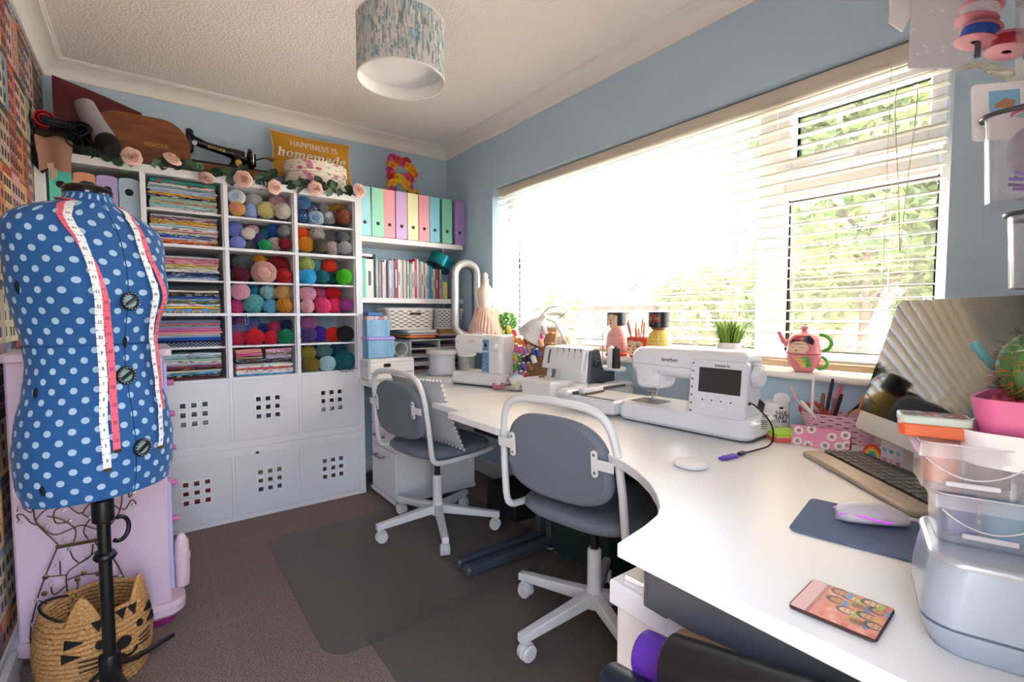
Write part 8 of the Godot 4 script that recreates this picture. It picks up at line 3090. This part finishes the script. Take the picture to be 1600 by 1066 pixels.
	# triangular floral sign
	t = thing("floral_sign", "pink rose-print triangular desk sign with a red end, before the pen basket", "sign", Vector3(-0.268, Y, 2.782), -79.0)
	var sm := StandardMaterial3D.new()
	sm.albedo_texture = cameo_print()
	sm.roughness = 0.4
	b = B.new()
	b.grid([PackedVector3Array([Vector3(-0.075, 0, 0.028), Vector3(0.075, 0, 0.028)]), PackedVector3Array([Vector3(-0.075, 0.056, 0), Vector3(0.075, 0.056, 0)])], false, false, true, 1, Vector2(0, 1), Vector2(1, -1))
	part("printed_face", b, sm, t)
	b = B.new()
	b.prism(PackedVector2Array([Vector2(-0.028, 0), Vector2(0.0275, 0), Vector2(0, 0.0555)]), -0.075, 0.075, 0.0, along_x())
	part("sign_body", b, mat("a81c28", 0.5), t)
	# keyboard
	t = thing("keyboard", "slim pale metal keyboard with rows of dark keys before the big screen", "keyboard", Vector3(-0.495, Y, 3.005), -132.0)
	b = B.new()
	b.prism(B.rr(0.44, 0.17, 0.015, 5), 0.0, 0.012, 0.003, up())
	part("body", b, mat("b3a596", 0.35, 0.3), t)
	b = B.new()
	b.prism(shift2(B.rr(0.425, 0.108, 0.006, 3), Vector2(0, -0.026)), 0.0118, 0.0128, 0.0003, up())
	part("key_well", b, mat("2e2a28", 0.5), t)
	b = B.new()
	b.box(Vector3.ZERO, Vector3(0.0245, 0.005, 0.0155), 0.0012)
	var key := b.done()
	for j in 6:
		for i in 15:
			if j == 5 and i > 3 and i < 9:
				continue
			part("key", key, mat("3d3835", 0.45), t, mv(-0.196 + 0.028 * i, 0.0155, -0.071 + 0.018 * j))
	b = B.new()
	b.box(Vector3.ZERO, Vector3(0.135, 0.005, 0.0155), 0.0012)
	part("space_bar", b, mat("3d3835", 0.45), t, mv(-0.196 + 0.168, 0.0155, 0.019))
	# all-in-one screen
	t = thing("computer_screen", "large silver desktop computer with a glossy black screen, angled in the corner", "computer", Vector3(-0.297, 0.812, 2.877), -137.0)
	var lean := Transform3D(Basis(Vector3.RIGHT, deg_to_rad(-16)), Vector3.ZERO)
	b = B.new()
	b.prism(shift2(B.rr(0.565, 0.372, 0.012, 4), Vector2(0.2825, 0.186)), -0.008, 0.0, 0.0015, lean)
	part("metal_body", b, mat("d9d4cf", 0.3, 0.35), t)
	b = B.new()
	b.prism(PackedVector2Array([Vector2(0.0, 0.052), Vector2(0.565, 0.052), Vector2(0.565, 0.36), Vector2(0.553, 0.372), Vector2(0.012, 0.372), Vector2(0.0, 0.36)]), 0.0, 0.0022, 0.0004, lean)
	var gl := mat("060607", 0.05).duplicate() as StandardMaterial3D
	gl.metallic_specular = 0.3
	part("screen_glass", b, gl, t)
	b = B.new()
	b.prism(shift2(B.rr(0.20, 0.11, 0.02, 4), Vector2(0.2825, -0.13)), -0.081, -0.072, 0.002, up())
	b.prism(PackedVector2Array([Vector2(-0.10, -0.075), Vector2(-0.088, -0.075), Vector2(-0.045, 0.16), Vector2(-0.057, 0.16)]), 0.2, 0.365, 0.002, along_x(), false)
	part("stand", b, mat("cfcac5", 0.3, 0.4), t)
	# white folder behind it
	b = B.new()
	b.prism(PackedVector2Array([Vector2(0, 0), Vector2(0.20, 0), Vector2(0.20, 0.245), Vector2(0.0, 0.225)]), -0.035, 0.035, 0.004, along_x())
	solo("magazine_holder", b, mat("ece9e4", 0.5), "white upright file holder behind the computer's left edge", "file holder", Vector3(-0.10, Y, 2.865), 20.0)
	# rainbow and heart card
	t = thing("rainbow_ornament", "small rainbow arch ornament standing by the computer", "ornament", Vector3(-0.335, Y, 2.935), -125.0)
	for k in 6:
		b = B.new()
		p = []
		for i in 17:
			var r := 0.034 - 0.0048 * k
			p.append(Vector3(r * cos(PI * i / 16.0), 0.004 + r * 1.25 * sin(PI * i / 16.0), 0))
		b.tube(p, 0.0026, 6, false, true, 2.2)
		part("coloured_arc", b, mat(["d83a3a", "f08a30", "f0d048", "58b058", "3a80d0", "e88ab0"][k], 0.4), t)
	b = B.new()
	b.box(Vector3(0, 0.002, 0), Vector3(0.076, 0.004, 0.018), 0.001)
	part("foot", b, mat("e8e0d8", 0.5), t)
	t = thing("heart_card", "white box printed with blue and pink hearts, right of the rainbow", "box", Vector3(-0.365, Y, 2.995), -125.0)
	b = B.new()
	b.box(Vector3(0, 0.035, 0), Vector3(0.07, 0.07, 0.03), 0.001)
	part("box_body", b, mat("dcd8e0", 0.5), t)
	b = B.new()
	b.box(Vector3(0, 0.0715, 0), Vector3(0.071, 0.004, 0.031), 0.001)
	part("pink_top", b, mat("e8a8ac", 0.5), t)
	for i in 6:
		b = B.new()
		var hp := PackedVector2Array()
		for k in 16:
			var a := TAU * k / 16.0
			hp.append(Vector2(0.0075 * pow(sin(a), 3.0), 0.0075 * (0.81 * cos(a) - 0.31 * cos(2 * a) - 0.125 * cos(3 * a))))
		b.prism(hp, 0.015, 0.0156, 0.0, mv(-0.022 + 0.022 * (i % 3), 0.048 - 0.026 * int(i / 3), 0), false)
		part("printed_heart", b, mat(["7ab8dc", "6aa0d0", "8ac4e0", "d888b0", "e8a0b8", "b878b0"][i], 0.5), t)
	# mouse on its mat
	b = B.new()
	b.prism(B.rr(0.205, 0.27, 0.015, 5), 0.0, 0.003, 0.001, up())
	solo("mouse_mat", b, cloth("6b7c9a"), "slate blue mouse mat with rounded corners", "mouse mat", Vector3(-0.83, Y, 3.10), 11.0)
	t = thing("mouse", "white wired mouse with a glowing pink-violet line", "mouse", Vector3(-0.802, Y + 0.0035, 3.072), -52.0)
	b = B.new()
	var rows := []
	for q in [[-0.060, 0.2, 0.3], [-0.056, 0.6, 0.55], [-0.045, 0.9, 0.8], [-0.02, 1.0, 1.0], [0.01, 0.93, 0.97], [0.035, 0.9, 0.78], [0.052, 0.75, 0.5], [0.058, 0.4, 0.3]]:
		var row := PackedVector3Array()
		for i in 20:
			var a := TAU * i / 20.0
			row.append(Vector3(q[0], maxf(0.0, 0.012 + (0.026 * q[2] if sin(a) > 0 else 0.012) * sin(a)), 0.032 * q[1] * cos(a)))
		rows.append(row)
	b.loft(rows)
	part("shell", b, mat("d9d6de", 0.35), t)
	for s in [-1, 1]:
		b = B.new()
		p = []
		for i in 13:
			var f := i / 12.0
			p.append(Vector3(-0.0595 + 0.08 * f, 0.017 + 0.003 * sin(f * 5.0), s * 0.0345 * pow(sin(PI * (0.06 + 0.5 * f)), 0.5)))
		b.tube(p, 0.0016, 6)
		var lm := mat("d85ae8", 0.4).duplicate() as StandardMaterial3D
		lm.emission_enabled = true
		lm.emission = col("d860f0")
		lm.emission_energy_multiplier = 0.22
		part("light_strip", b, lm, t)
	b = B.new()
	b.tube([Vector3(0.056, 0.012, 0), Vector3(0.075, 0.010, 0.004), Vector3(0.11, 0.003, 0.02)], 0.0018, 6)
	part("cable", b, mat("c8c4cc", 0.5), t)
	# coaster
	t = thing("printed_coaster", "square coaster with a crowd of painted faces and a pink band", "coaster", Vector3(-1.156, Y, 3.144), 4.0)
	b = B.new()
	b.prism(B.rr(0.10, 0.10, 0.008, 4), 0.0, 0.004, 0.0008, up())
	part("cork_body", b, mat("4a2c22", 0.7), t)
	var cmm := StandardMaterial3D.new()
	cmm.albedo_texture = crowd_print()
	cmm.roughness = 0.35
	b = B.new()
	b.grid([PackedVector3Array([Vector3(-0.048, 0.0043, -0.048), Vector3(0.048, 0.0043, -0.048)]), PackedVector3Array([Vector3(-0.048, 0.0043, 0.048), Vector3(0.048, 0.0043, 0.048)])], false, false, true, -1)
	part("printed_top", b, cmm, t)
	# cutting machine
	t = thing("cutting_machine", "rounded grey-blue cutting machine with a silver lid, at the desk's edge", "cutting machine", Vector3(-1.055, Y, 3.318), -72.0)
	var shell := mat("a9b8c8", 0.22)
	b = B.new()
	rows = []
	for q in [[0.0, 0.93, 0.90], [0.012, 0.99, 0.97], [0.03, 1.04, 1.05], [0.0335, 1.04, 1.05]]:
		rows.append(ring3(0.225 * q[1], 0.165 * q[2], 0.035, q[0]))
	b.loft(rows)
	part("lower_body", b, shell, t)
	b = B.new()
	b.loft([ring3(0.232, 0.171, 0.034, 0.0335), ring3(0.232, 0.171, 0.034, 0.037)])
	part("groove", b, mat("5a6878", 0.4), t)
	b = B.new()
	rows = []
	for q in [[0.037, 1.04, 1.05], [0.06, 1.035, 1.045], [0.09, 1.0, 1.0], [0.107, 0.97, 0.955]]:
		rows.append(ring3(0.225 * q[1], 0.165 * q[2], 0.035, q[0]))
	b.loft(rows)
	part("upper_body", b, shell, t)
	b = B.new()
	b.loft([ring3(0.222, 0.162, 0.034, 0.1075), ring3(0.224, 0.164, 0.034, 0.111), ring3(0.222, 0.162, 0.034, 0.1145), ring3(0.214, 0.154, 0.03, 0.116)])
	part("lid", b, mat("b9c0c8", 0.3, 0.35), t)
	b = B.new()
	b.prism(B.rr(0.06, 0.014, 0.005, 3), 0.0855, 0.087, 0.0003, mv(0.05, 0.018, 0))
	part("front_label", b, mat("d8dce0", 0.4), t)
	# clear boxes of thread on the machine
	for k in 2:
		var oz := [Vector3(-1.052, 0.8485, 3.260), Vector3(-1.056, 0.9105, 3.243)][k] as Vector3
		var turn := -70.0
		t = thing("clear_box", ["lower clear plastic box of blue thread, on the cutting machine", "upper clear plastic box of orange and grey thread, under the tin"][k], "box", oz, turn, "clear thread boxes")
		var cm := clear_mat("e6eaf2", 0.13, 0.12)
		part("box_wall", tapered_bin(0.098, 0.094, 0.058, 0.012, 0.06, 0.0015), cm, t)
		b = B.new()
		b.prism(B.rr(0.102, 0.098, 0.012, 4), 0.0585, 0.0605, 0.0005, up())
		for q in [[0.0, 0.0485, 0.102, 0.0015], [0.0, -0.0485, 0.102, 0.0015], [0.0505, 0.0, 0.0015, 0.094], [-0.0505, 0.0, 0.0015, 0.094]]:
			b.box(Vector3(q[0], 0.051, q[1]), Vector3(q[2], 0.016, q[3]))
		part("clear_lid", b, cm, t)
		b = B.new()
		p = []
		for s in B.rr(0.102, 0.098, 0.012, 4):
			p.append(Vector3(s.x, 0.0605, s.y))
		b.tube(p, 0.001, 5, true)
		p = []
		for i in 13:
			var f := -1.0 + i / 6.0
			p.append(Vector3(f * 0.045, 0.02 + 0.022 * f * f, 0.0505))
		b.tube(p, 0.001, 5)
		b.box(Vector3(0.0, 0.012, 0.049), Vector3(0.05, 0.006, 0.004), 0.001)
		part("clip_handle", b, clear_mat("f4f6fa", 0.55, 0.2), t)
		for i in 2:
			b = B.new()
			b.lathe([Vector2(0, 0), Vector2(0.0215, 0), Vector2(0.0215, 0.003), Vector2(0.020, 0.046), Vector2(0.016, 0.05), Vector2(0.016, 0.05), Vector2(0, 0.05)], 24)
			var nm: String = [["dark blue", "light blue"], ["burnt orange", "warm grey"]][k][i]
			o = solo("thread_cone", b, mat([["3a4c94", "5aa8cc"], ["c8703c", "8a7e7c"]][k][i], 0.4), "%s thread cone inside the %s clear box" % [nm, ["lower", "upper"][k]], "thread", Vector3.ZERO, 0.0, "thread cones in clear boxes")
			o.transform = Transform3D(Basis(Vector3.UP, deg_to_rad(turn)), oz) * mv(-0.0235 + 0.046 * i, 0.003, 0.0)
	t = thing("hinged_tin", "small orange tin with a pale green patterned lid on the upper clear box", "tin", Vector3(-1.07, 0.9725, 3.213), -70.0)
	b = B.new()
	b.prism(B.rr(0.072, 0.045, 0.008, 4), 0.0, 0.0165, 0.0015, up())
	part("tin_base", b, mat("d8602c", 0.35), t)
	b = B.new()
	b.prism(B.rr(0.074, 0.047, 0.009, 4), 0.0165, 0.027, 0.0015, up())
	part("tin_lid", b, mat("bccabc", 0.4), t)
	b = B.new()
	b.prism(B.rr(0.066, 0.039, 0.006, 3), 0.027, 0.0274, 0.0, up())
	var tm2 := StandardMaterial3D.new()
	tm2.albedo_texture = print_patch()
	tri(tm2, 14.0)
	part("lid_print", b, tm2, t)
	# clear case, white roll and a teal tool behind the tin
	b = B.new()
	b.prism(B.rr(0.16, 0.11, 0.01, 3), 0.0, 0.20, 0.004, up())
	solo("white_carton", b, mat("dfe2e8", 0.5), "white carton behind the clear thread boxes", "carton", Vector3(-0.80, Y, 3.345), -75.0)
	b = B.new()
	b.prism(B.rr(0.11, 0.08, 0.008, 3), 0.0, 0.03, 0.003, up())
	solo("clear_case", b, clear_mat("f2f4f8", 0.4, 0.08), "shallow clear case on the white carton, behind the tin", "case", Vector3(-0.815, Y + 0.201, 3.31), -75.0)
	b = B.new()
	b.lathe([Vector2(0, 0), Vector2(0.026, 0), Vector2(0.026, 0.055), Vector2(0.022, 0.055), Vector2(0.02, 0.01), Vector2(0, 0.008)], 24)
	solo("white_cup", b, mat("eef0f2", 0.35), "small white cup holding the teal tool, behind the cactus", "cup", Vector3(-0.93, 0.981, 3.295))
	b = B.new()
	b.prism(B.rr(0.08, 0.08, 0.008, 3), 0.0, 0.249, 0.003, up())
	solo("white_block", b, mat("e6e8ec", 0.5), "plain white block under the small white cup", "block", Vector3(-0.93, Y, 3.31))
	b = B.new()
	b.tube([Vector3(0, 0, 0), Vector3(0, 0.06, 0), Vector3(0, 0.12, 0)], [0.0025, 0.005, 0.0065], 6)
	o = solo("weeding_tool", b, mat("5aa0a0", 0.35), "teal-handled craft tool leaning out of the small white cup", "tool", Vector3(-0.93, 0.99, 3.29))
	o.rotation = Vector3(deg_to_rad(-32), 0, deg_to_rad(6))
	# cactus
	b = B.new()
	b.prism(B.rr(0.09, 0.10, 0.006, 3), 0.0, 0.215, 0.003, up())
	solo("white_riser", b, mat("e4e6ea", 0.5), "white riser under the cactus tray, at the photo's right edge", "riser", Vector3(-1.0, Y, 3.375))
	t = thing("cactus_tray", "round-edged white tray under the pink cactus pot", "tray", Vector3(-1.015, 0.9465, 3.315))
	part("tray_wall", tapered_bin(0.155, 0.155, 0.042, 0.03, 0.05, 0.003), mat("f2f3f5", 0.3), t)
	t = thing("cactus", "round spiny green and orange cactus in a pink pot", "cactus", Vector3(-1.015, 0.9505, 3.315))
	part("pot", tapered_bin(0.138, 0.138, 0.078, 0.025, 0.18, 0.004), mat("e070a4", 0.35), t)
	b = B.new()
	rows = []
	for i in 13:
		var a := PI * i / 12.0
		var row := PackedVector3Array()
		for j in 60:
			var an := TAU * j / 60.0
			var r := sin(a) * 0.05 * (1.0 + 0.07 * cos(an * 15.0))
			row.append(Vector3(cos(an) * r, 0.115 - cos(a) * 0.052, sin(an) * r))
		rows.append(row)
	b.grid(rows, true)
	part("body", b, mat("4a7a3c", 0.6), t)
	for k in 2:
		b = B.new()
		for i in 210:
			var a := acos(1.0 - 1.7 * (i + 0.5) / 210.0)
			var an := i * 2.399
			var d := Vector3(sin(a) * cos(an), cos(a), sin(a) * sin(an))
			if (d.y > 0.35) == (k == 1):
				continue
			var c := Vector3(0, 0.115, 0) + d * Vector3(0.05, 0.052, 0.05)
			for m in 6:
				var e := (d + Vector3(rng.randf_range(-1, 1), rng.randf_range(-1, 1), rng.randf_range(-1, 1)) * 0.8).normalized() * rng.randf_range(0.010, 0.02)
				var w := e.cross(Vector3(0.3, 0.5, 0.8)).normalized() * 0.0007
				b.v.append_array([c - w, c + e, c + w])
				b.n.append_array([d, d, d])
				b.t.append_array([Vector2.ZERO, Vector2.ZERO, Vector2.ZERO])
				var q := b.v.size() - 3
				b.ix.append_array([q, q + 1, q + 2])
		o = part("spines", b, mat(["f2ece0", "f07838"][k], 0.5), t)
		o.set_meta("kind", "stuff")
	b = B.new()
	for i in 60:
		var an := rng.randf() * TAU
		var r := 0.058 * sqrt(rng.randf())
		b.ell(Vector3(cos(an) * r, 0.070, sin(an) * r), Vector3.ONE * rng.randf_range(0.004, 0.008), 6, 4)
	o = part("pebbles", b, mat("b83a50", 0.8), t)
	o.set_meta("kind", "stuff")

func ring3(w: float, d: float, r: float, y: float) -> PackedVector3Array:
	var o := PackedVector3Array()
	for s in B.rr(w, d, r, 6):
		o.append(Vector3(s.x, y, s.y))
	return o

func blob(im: Image, cx: float, cy: float, rx: float, ry: float, c: Color) -> void:
	for y in range(maxi(0, int(cy - ry)), mini(im.get_height(), int(cy + ry) + 1)):
		for x in range(maxi(0, int(cx - rx)), mini(im.get_width(), int(cx + rx) + 1)):
			if pow((x - cx) / rx, 2.0) + pow((y - cy) / ry, 2.0) <= 1.0:
				im.set_pixel(x, y, c)

func cameo_print() -> ImageTexture:
	var im := Image.create(360, 150, false, Image.FORMAT_RGB8)
	im.fill(col("ee96b4"))
	for q in [[40, 40], [120, 20], [40, 120], [250, 55], [330, 30], [300, 115], [215, 125], [345, 100], [110, 140]]:
		for k in 12:
			blob(im, q[0] + 22 * cos(k * 0.524), q[1] + 22 * sin(k * 0.524), 9, 9, col("f2ede6"))
		blob(im, q[0], q[1], 23, 23, col("f2ede6"))
		for k in 6:
			blob(im, q[0] + 13 * cos(k * 1.05), q[1] + 13 * sin(k * 1.05), 5, 4, col("5a9a7a"))
		blob(im, q[0], q[1], 9, 9, col("d8344c"))
		blob(im, q[0] + 2, q[1] - 2, 4, 4, col("f08a9a"))
	return pic(im)

func crowd_print() -> ImageTexture:   # an invented crowd of simple painted faces
	var im := Image.create(240, 240, false, Image.FORMAT_RGB8)
	im.fill(col("e88a7a"))
	rng.seed = 23
	for k in 60:
		blob(im, rng.randf() * 240, rng.randf() * 240, 14, 10, [col("d86a5a"), col("f0a888"), col("e07a6a")][k % 3])
	im.fill_rect(Rect2i(0, 0, 240, 46), col("e8b4b4"))
	im.fill_rect(Rect2i(0, 46, 240, 12), col("b8706a"))
	var faces := [[90, 150], [130, 105], [150, 165], [185, 120], [205, 180], [120, 205], [170, 60], [215, 75], [85, 215], [175, 215]]
	for i in faces.size():
		var f := [faces[i][1], faces[i][0] + 8]
		var skin := [col("c8845a"), col("e8b890"), col("8a5238"), col("d89a70")][i % 4] as Color
		blob(im, f[0], f[1] - 4, 25, 27, [col("3a2420"), col("5a3426"), col("c88a40"), col("28202a")][i % 4])
		blob(im, f[0], f[1] + 26, 24, 12, [col("6a8ac8"), col("a8b84a"), col("5a7ab8"), col("d8a04a")][i % 4])
		blob(im, f[0], f[1], 17, 21, skin)
		for s in [-1, 1]:
			blob(im, f[0] + s * 7, f[1] - 4, 3, 2, col("241a1a"))
		blob(im, f[0], f[1] + 11, 6, 2, col("a83a3a"))
	return pic(im)

func print_patch() -> ImageTexture:
	var im := Image.create(64, 64, false, Image.FORMAT_RGB8)
	im.fill(col("8a7468"))
	rng.seed = 29
	for k in 60:
		blob(im, rng.randf() * 64, rng.randf() * 64, 4, 4, [col("b05a4a"), col("d8c8b0"), col("5a5a64"), col("7a94a0")][k % 4])
	return pic(im)

# ------------------------------------------------------------------ hanging storage on its post
func build_hanging() -> void:
	var b := B.new()
	var t := thing("storage_post", "white post on the desk that carries the clear hanging cups", "post", Vector3(-0.53, DT + 0.001, 3.385))
	b.box(Vector3(0, 0.005, 0.02), Vector3(0.16, 0.01, 0.18), 0.003)
	b.box(Vector3(0, 0.56, 0), Vector3(0.05, 1.10, 0.03), 0.004)
	part("post", b, mat("eceef0", 0.35), t)
	var cm := clear_mat("c8c8d4", 0.08, 0.05)
	var rim := mat("55575c", 0.3, 0.6)
	var cups := [["top clear hanging cup holding bright glitter tubes", Vector3(-0.70, 1.535, 3.285), 0.15, 0.13], ["middle clear hanging cup with purple strips and a grey pouch", Vector3(-0.705, 1.318, 3.265), 0.145, 0.145], ["lowest clear hanging cup with a few dark beads", Vector3(-0.70, 1.175, 3.285), 0.125, 0.12]]
	for i in 3:
		t = thing("hanging_cup", cups[i][0], "container", cups[i][1], 0.0, "clear hanging cups")
		var w: float = cups[i][3]
		var h: float = cups[i][2]
		part("cup_wall", tapered_bin(w, w, h, 0.03, 0.08, 0.0022), cm, t)
		b = B.new()
		var p := []
		for s in B.rr(w + 0.004, w + 0.004, 0.032, 6):
			p.append(Vector3(s.x, h - 0.002, s.y))
		b.tube(p, 0.004, 8, true)
		part("metal_rim", b, rim, t)
		b = B.new()
		b.box(Vector3(0.03, h - 0.05, w * 0.5 + 0.002), Vector3(0.06, 0.06, 0.008), 0.003)
		b.tube([Vector3(0.03, h - 0.05, w * 0.5), Vector3(0.17, h - 0.05, 3.385 - cups[i][1].z)], 0.008, 8)
		part("white_clip", b, mat("eceef0", 0.35), t)
	# what they hold
	var tubes := [["e8508c", "hot pink"], ["c050c0", "violet"], ["e0e4a0", "pale lime"], ["3a70c0", "blue"], ["f080b0", "candy pink"]]
	for i in 5:
		b = B.new()
		b.tube([Vector3(-0.045, 0, 0), Vector3(0.045, 0.022, 0.0)], 0.007, 10)
		solo("glitter_tube", b, mat(tubes[i][0], 0.25), "%s glitter tube in the top hanging cup, %s up" % [tubes[i][1], ordinal([3, 4, 1, 0, 2][i])], "tube", Vector3(-0.70, 1.55 + 0.021 * [3, 4, 1, 0, 2][i], 3.275), 80.0, "glitter tubes")
	rng.seed = 15
	for i in 9:
		b = B.new()
		b.tube([Vector3(-0.05, 0, 0), Vector3(0, 0.006, 0.01 * (i % 3 - 1)), Vector3(0.045, 0.018, 0)], 0.003, 6)
		solo("purple_strip", b, mat(["5a3ab8", "6a48c8", "4a30a0"][i % 3], 0.35), "purple plastic strip lying in the middle hanging cup", "strip", Vector3(-0.705, 1.326 + 0.006 * i, 3.265), 40.0 + 24.0 * i, "purple strips")
	b = B.new()
	b.ell(Vector3.ZERO, Vector3(0.05, 0.045, 0.035), 20, 12)
	solo("grey_pouch", b, cloth("8d93a3"), "round grey pouch in the middle hanging cup", "pouch", Vector3(-0.70, 1.405, 3.25))
	for i in 14:
		b = B.new()
		b.ell(Vector3.ZERO, Vector3(0.008, 0.006, 0.008), 8, 6)
		solo("bead", b, mat(["5a2c34", "3a3a40", "a89c8c"][i % 3], 0.3), "small %s bead at the bottom of the lowest hanging cup" % ["maroon", "dark grey", "tan"][i % 3], "bead", Vector3(-0.70 + 0.035 * cos(i * 2.4) * sqrt(i / 14.0), 1.185 + 0.005 * (i % 2), 3.285 + 0.035 * sin(i * 2.4) * sqrt(i / 14.0)), 0.0, "beads")
	# card leaning in the middle cup
	t = thing("photo_card", "white card with a small blue picture sticking out of the middle hanging cup", "card", Vector3(-0.72, 1.43, 3.212), -50.0)
	t.rotation.x = deg_to_rad(-6)
	b = B.new()
	b.prism(shift2(B.rr(0.085, 0.10, 0.006, 3), Vector2(0, 0.05)), 0.0, 0.002, 0.0)
	part("card_body", b, mat("e4e2e6", 0.5), t)
	b = B.new()
	b.prism(shift2(B.rr(0.044, 0.036, 0.001, 2), Vector2(0.004, 0.068)), 0.002, 0.0028, 0.0)
	part("blue_picture", b, mat("7fb4d4", 0.4), t)
	b = B.new()
	b.prism(PackedVector2Array([Vector2(-0.012, 0.056), Vector2(0.016, 0.054), Vector2(0.02, 0.066), Vector2(0.006, 0.072), Vector2(-0.008, 0.064)]), 0.0028, 0.0032, 0.0, Transform3D.IDENTITY, false)
	part("pictured_hand", b, mat("a8785c", 0.5), t)
	b = B.new()
	p_arc(b, 0.03, 0.003)
	solo("magenta_ring", b, mat("c8388c", 0.3), "magenta plastic ring resting on the middle hanging cup's rim", "ring", Vector3(-0.70, 1.468, 3.25))
	b = B.new()
	b.box(Vector3.ZERO, Vector3(0.07, 0.006, 0.03), 0.002)
	solo("mint_strip", b, mat("8fd0c0", 0.4), "mint green strip across the middle hanging cup's rim", "strip", Vector3(-0.705, 1.469, 3.255), 60.0)
	# reels of ribbon hung from the top cup
	var reels := [[Vector3(-0.70, 1.665, 3.172), "d8d8e0", "silver glitter"], [Vector3(-0.70, 1.628, 3.172), "2f5ab8", "blue glitter"], [Vector3(-0.685, 1.60, 3.21), "b83040", "red glitter"]]
	for i in 3:
		t = thing("ribbon_reel", "reel of %s ribbon with dusty pink flanges, below the top cup" % reels[i][2], "ribbon reel", reels[i][0], 0.0, "reels of ribbon")
		t.rotation = Vector3(deg_to_rad(14), 0, deg_to_rad(-8))
		t.scale = Vector3.ONE * 0.86
		for y in [-0.013, 0.013]:
			b = B.new()
			b.lathe([Vector2(0.008, y - 0.001), Vector2(0.036, y - 0.001), Vector2(0.036, y + 0.001), Vector2(0.008, y + 0.001), Vector2(0.008, y - 0.001)], 28)
			part("flange", b, mat("c87a8c", 0.5), t)
		b = B.new()
		b.lathe([Vector2(0.008, -0.011), Vector2(0.03, -0.011), Vector2(0.03, -0.011), Vector2(0.03, 0.011), Vector2(0.03, 0.011), Vector2(0.008, 0.011)], 28)
		var gm := mat(reels[i][1], 0.3, 0.5).duplicate() as StandardMaterial3D
		gm.normal_enabled = true
		gm.normal_texture = noise_tex(0.4, 128, true, 10.0, 61)
		tri(gm, 12.0)
		part("ribbon", b, gm, t)
	b = B.new()
	b.tube([Vector3(-0.70, 1.59, 3.172), Vector3(-0.70, 1.69, 3.172), Vector3(-0.695, 1.70, 3.22), Vector3(-0.66, 1.70, 3.30)], 0.0045, 8)
	solo("reel_hook", b, rim, "grey metal hook holding the ribbon reels", "hook", Vector3.ZERO)
	# spotted paper bag and shiny packet
	b = B.new()
	var dm := StandardMaterial3D.new()
	var im := Image.create(160, 160, false, Image.FORMAT_RGB8)
	im.fill(col("cdcbd2"))
	for k in 26:
		blob(im, rng.randf() * 160, rng.randf() * 160, 2.5, 2.5, [col("f4f4f6"), col("f4f4f6"), col("b08a6a")][k % 3])
	dm.albedo_texture = pic(im)
	dm.roughness = 0.5
	tri(dm, 5.0)
	b.prism(shift2(B.rr(0.135, 0.34, 0.003, 2), Vector2(0.0675, 0.17)), -0.004, 0.004, 0.001)
	o_hang(solo("spotted_bag", b, dm, "pale grey paper bag with white and bronze dots, hanging before the blind", "bag", Vector3(-0.5, 1.688, 3.022)), -38.0)
	b = B.new()
	b.prism(PackedVector2Array([Vector2(0, 0), Vector2(0.06, 0.12), Vector2(0.06, 0.26), Vector2(-0.03, 0.26), Vector2(-0.03, 0.02)]), -0.003, 0.003, 0.001, Transform3D.IDENTITY, false)
	o_hang(solo("white_sheet", b, mat("e8e6e8", 0.5), "corner of a plain white sheet hanging left of the spotted bag", "paper", Vector3(-0.47, 1.79, 2.998)), -38.0)
	b = B.new()
	b.tube([Vector3(-0.36, 2.03, 3.13), Vector3(-0.40, 2.04, 3.18), Vector3(-0.55, 2.03, 3.42), Vector3(-0.56, 2.03, 3.449)], 0.004, 8)
	b.tube([Vector3(-0.55, 1.99, 3.02), Vector3(-0.34, 2.04, 3.16)], 0.004, 8)
	solo("bag_rail", b, rim, "thin metal rail above the frame from which the spotted bag hangs", "rail", Vector3.ZERO)
	b = B.new()
	var rows := []
	for i in 6:
		var f := i / 5.0
		rows.append(PackedVector3Array([Vector3(0.13 * f, 0.012 * sin(f * 7.0) - 0.01 * f, 0), Vector3(0.13 * f, -0.004 - 0.055 * f + 0.006 * sin(f * 9.0), 0.012 * sin(f * 5.0))]))
	b.grid(rows)
	var hm := mat("e6ecd8", 0.12, 0.5).duplicate() as StandardMaterial3D
	hm.cull_mode = BaseMaterial3D.CULL_DISABLED
	hm.normal_enabled = true
	hm.normal_texture = noise_tex(0.05, 128, true, 14.0, 81)
	tri(hm, 8.0)
	o_hang(solo("foil_packet", b, hm, "crinkled pearly foil packet between the reels and the photo card", "packet", Vector3(-0.655, 1.598, 3.135)), -62.0)

func o_hang(o: Node3D, deg: float) -> void:
	o.rotation.y = deg_to_rad(deg)

func p_arc(b: B, r: float, w: float) -> void:
	var p := []
	for i in 24:
		p.append(Vector3(r * cos(TAU * i / 24.0), 0.004 * sin(TAU * i / 12.0), r * sin(TAU * i / 24.0)))
	b.tube(p, w, 8, true)
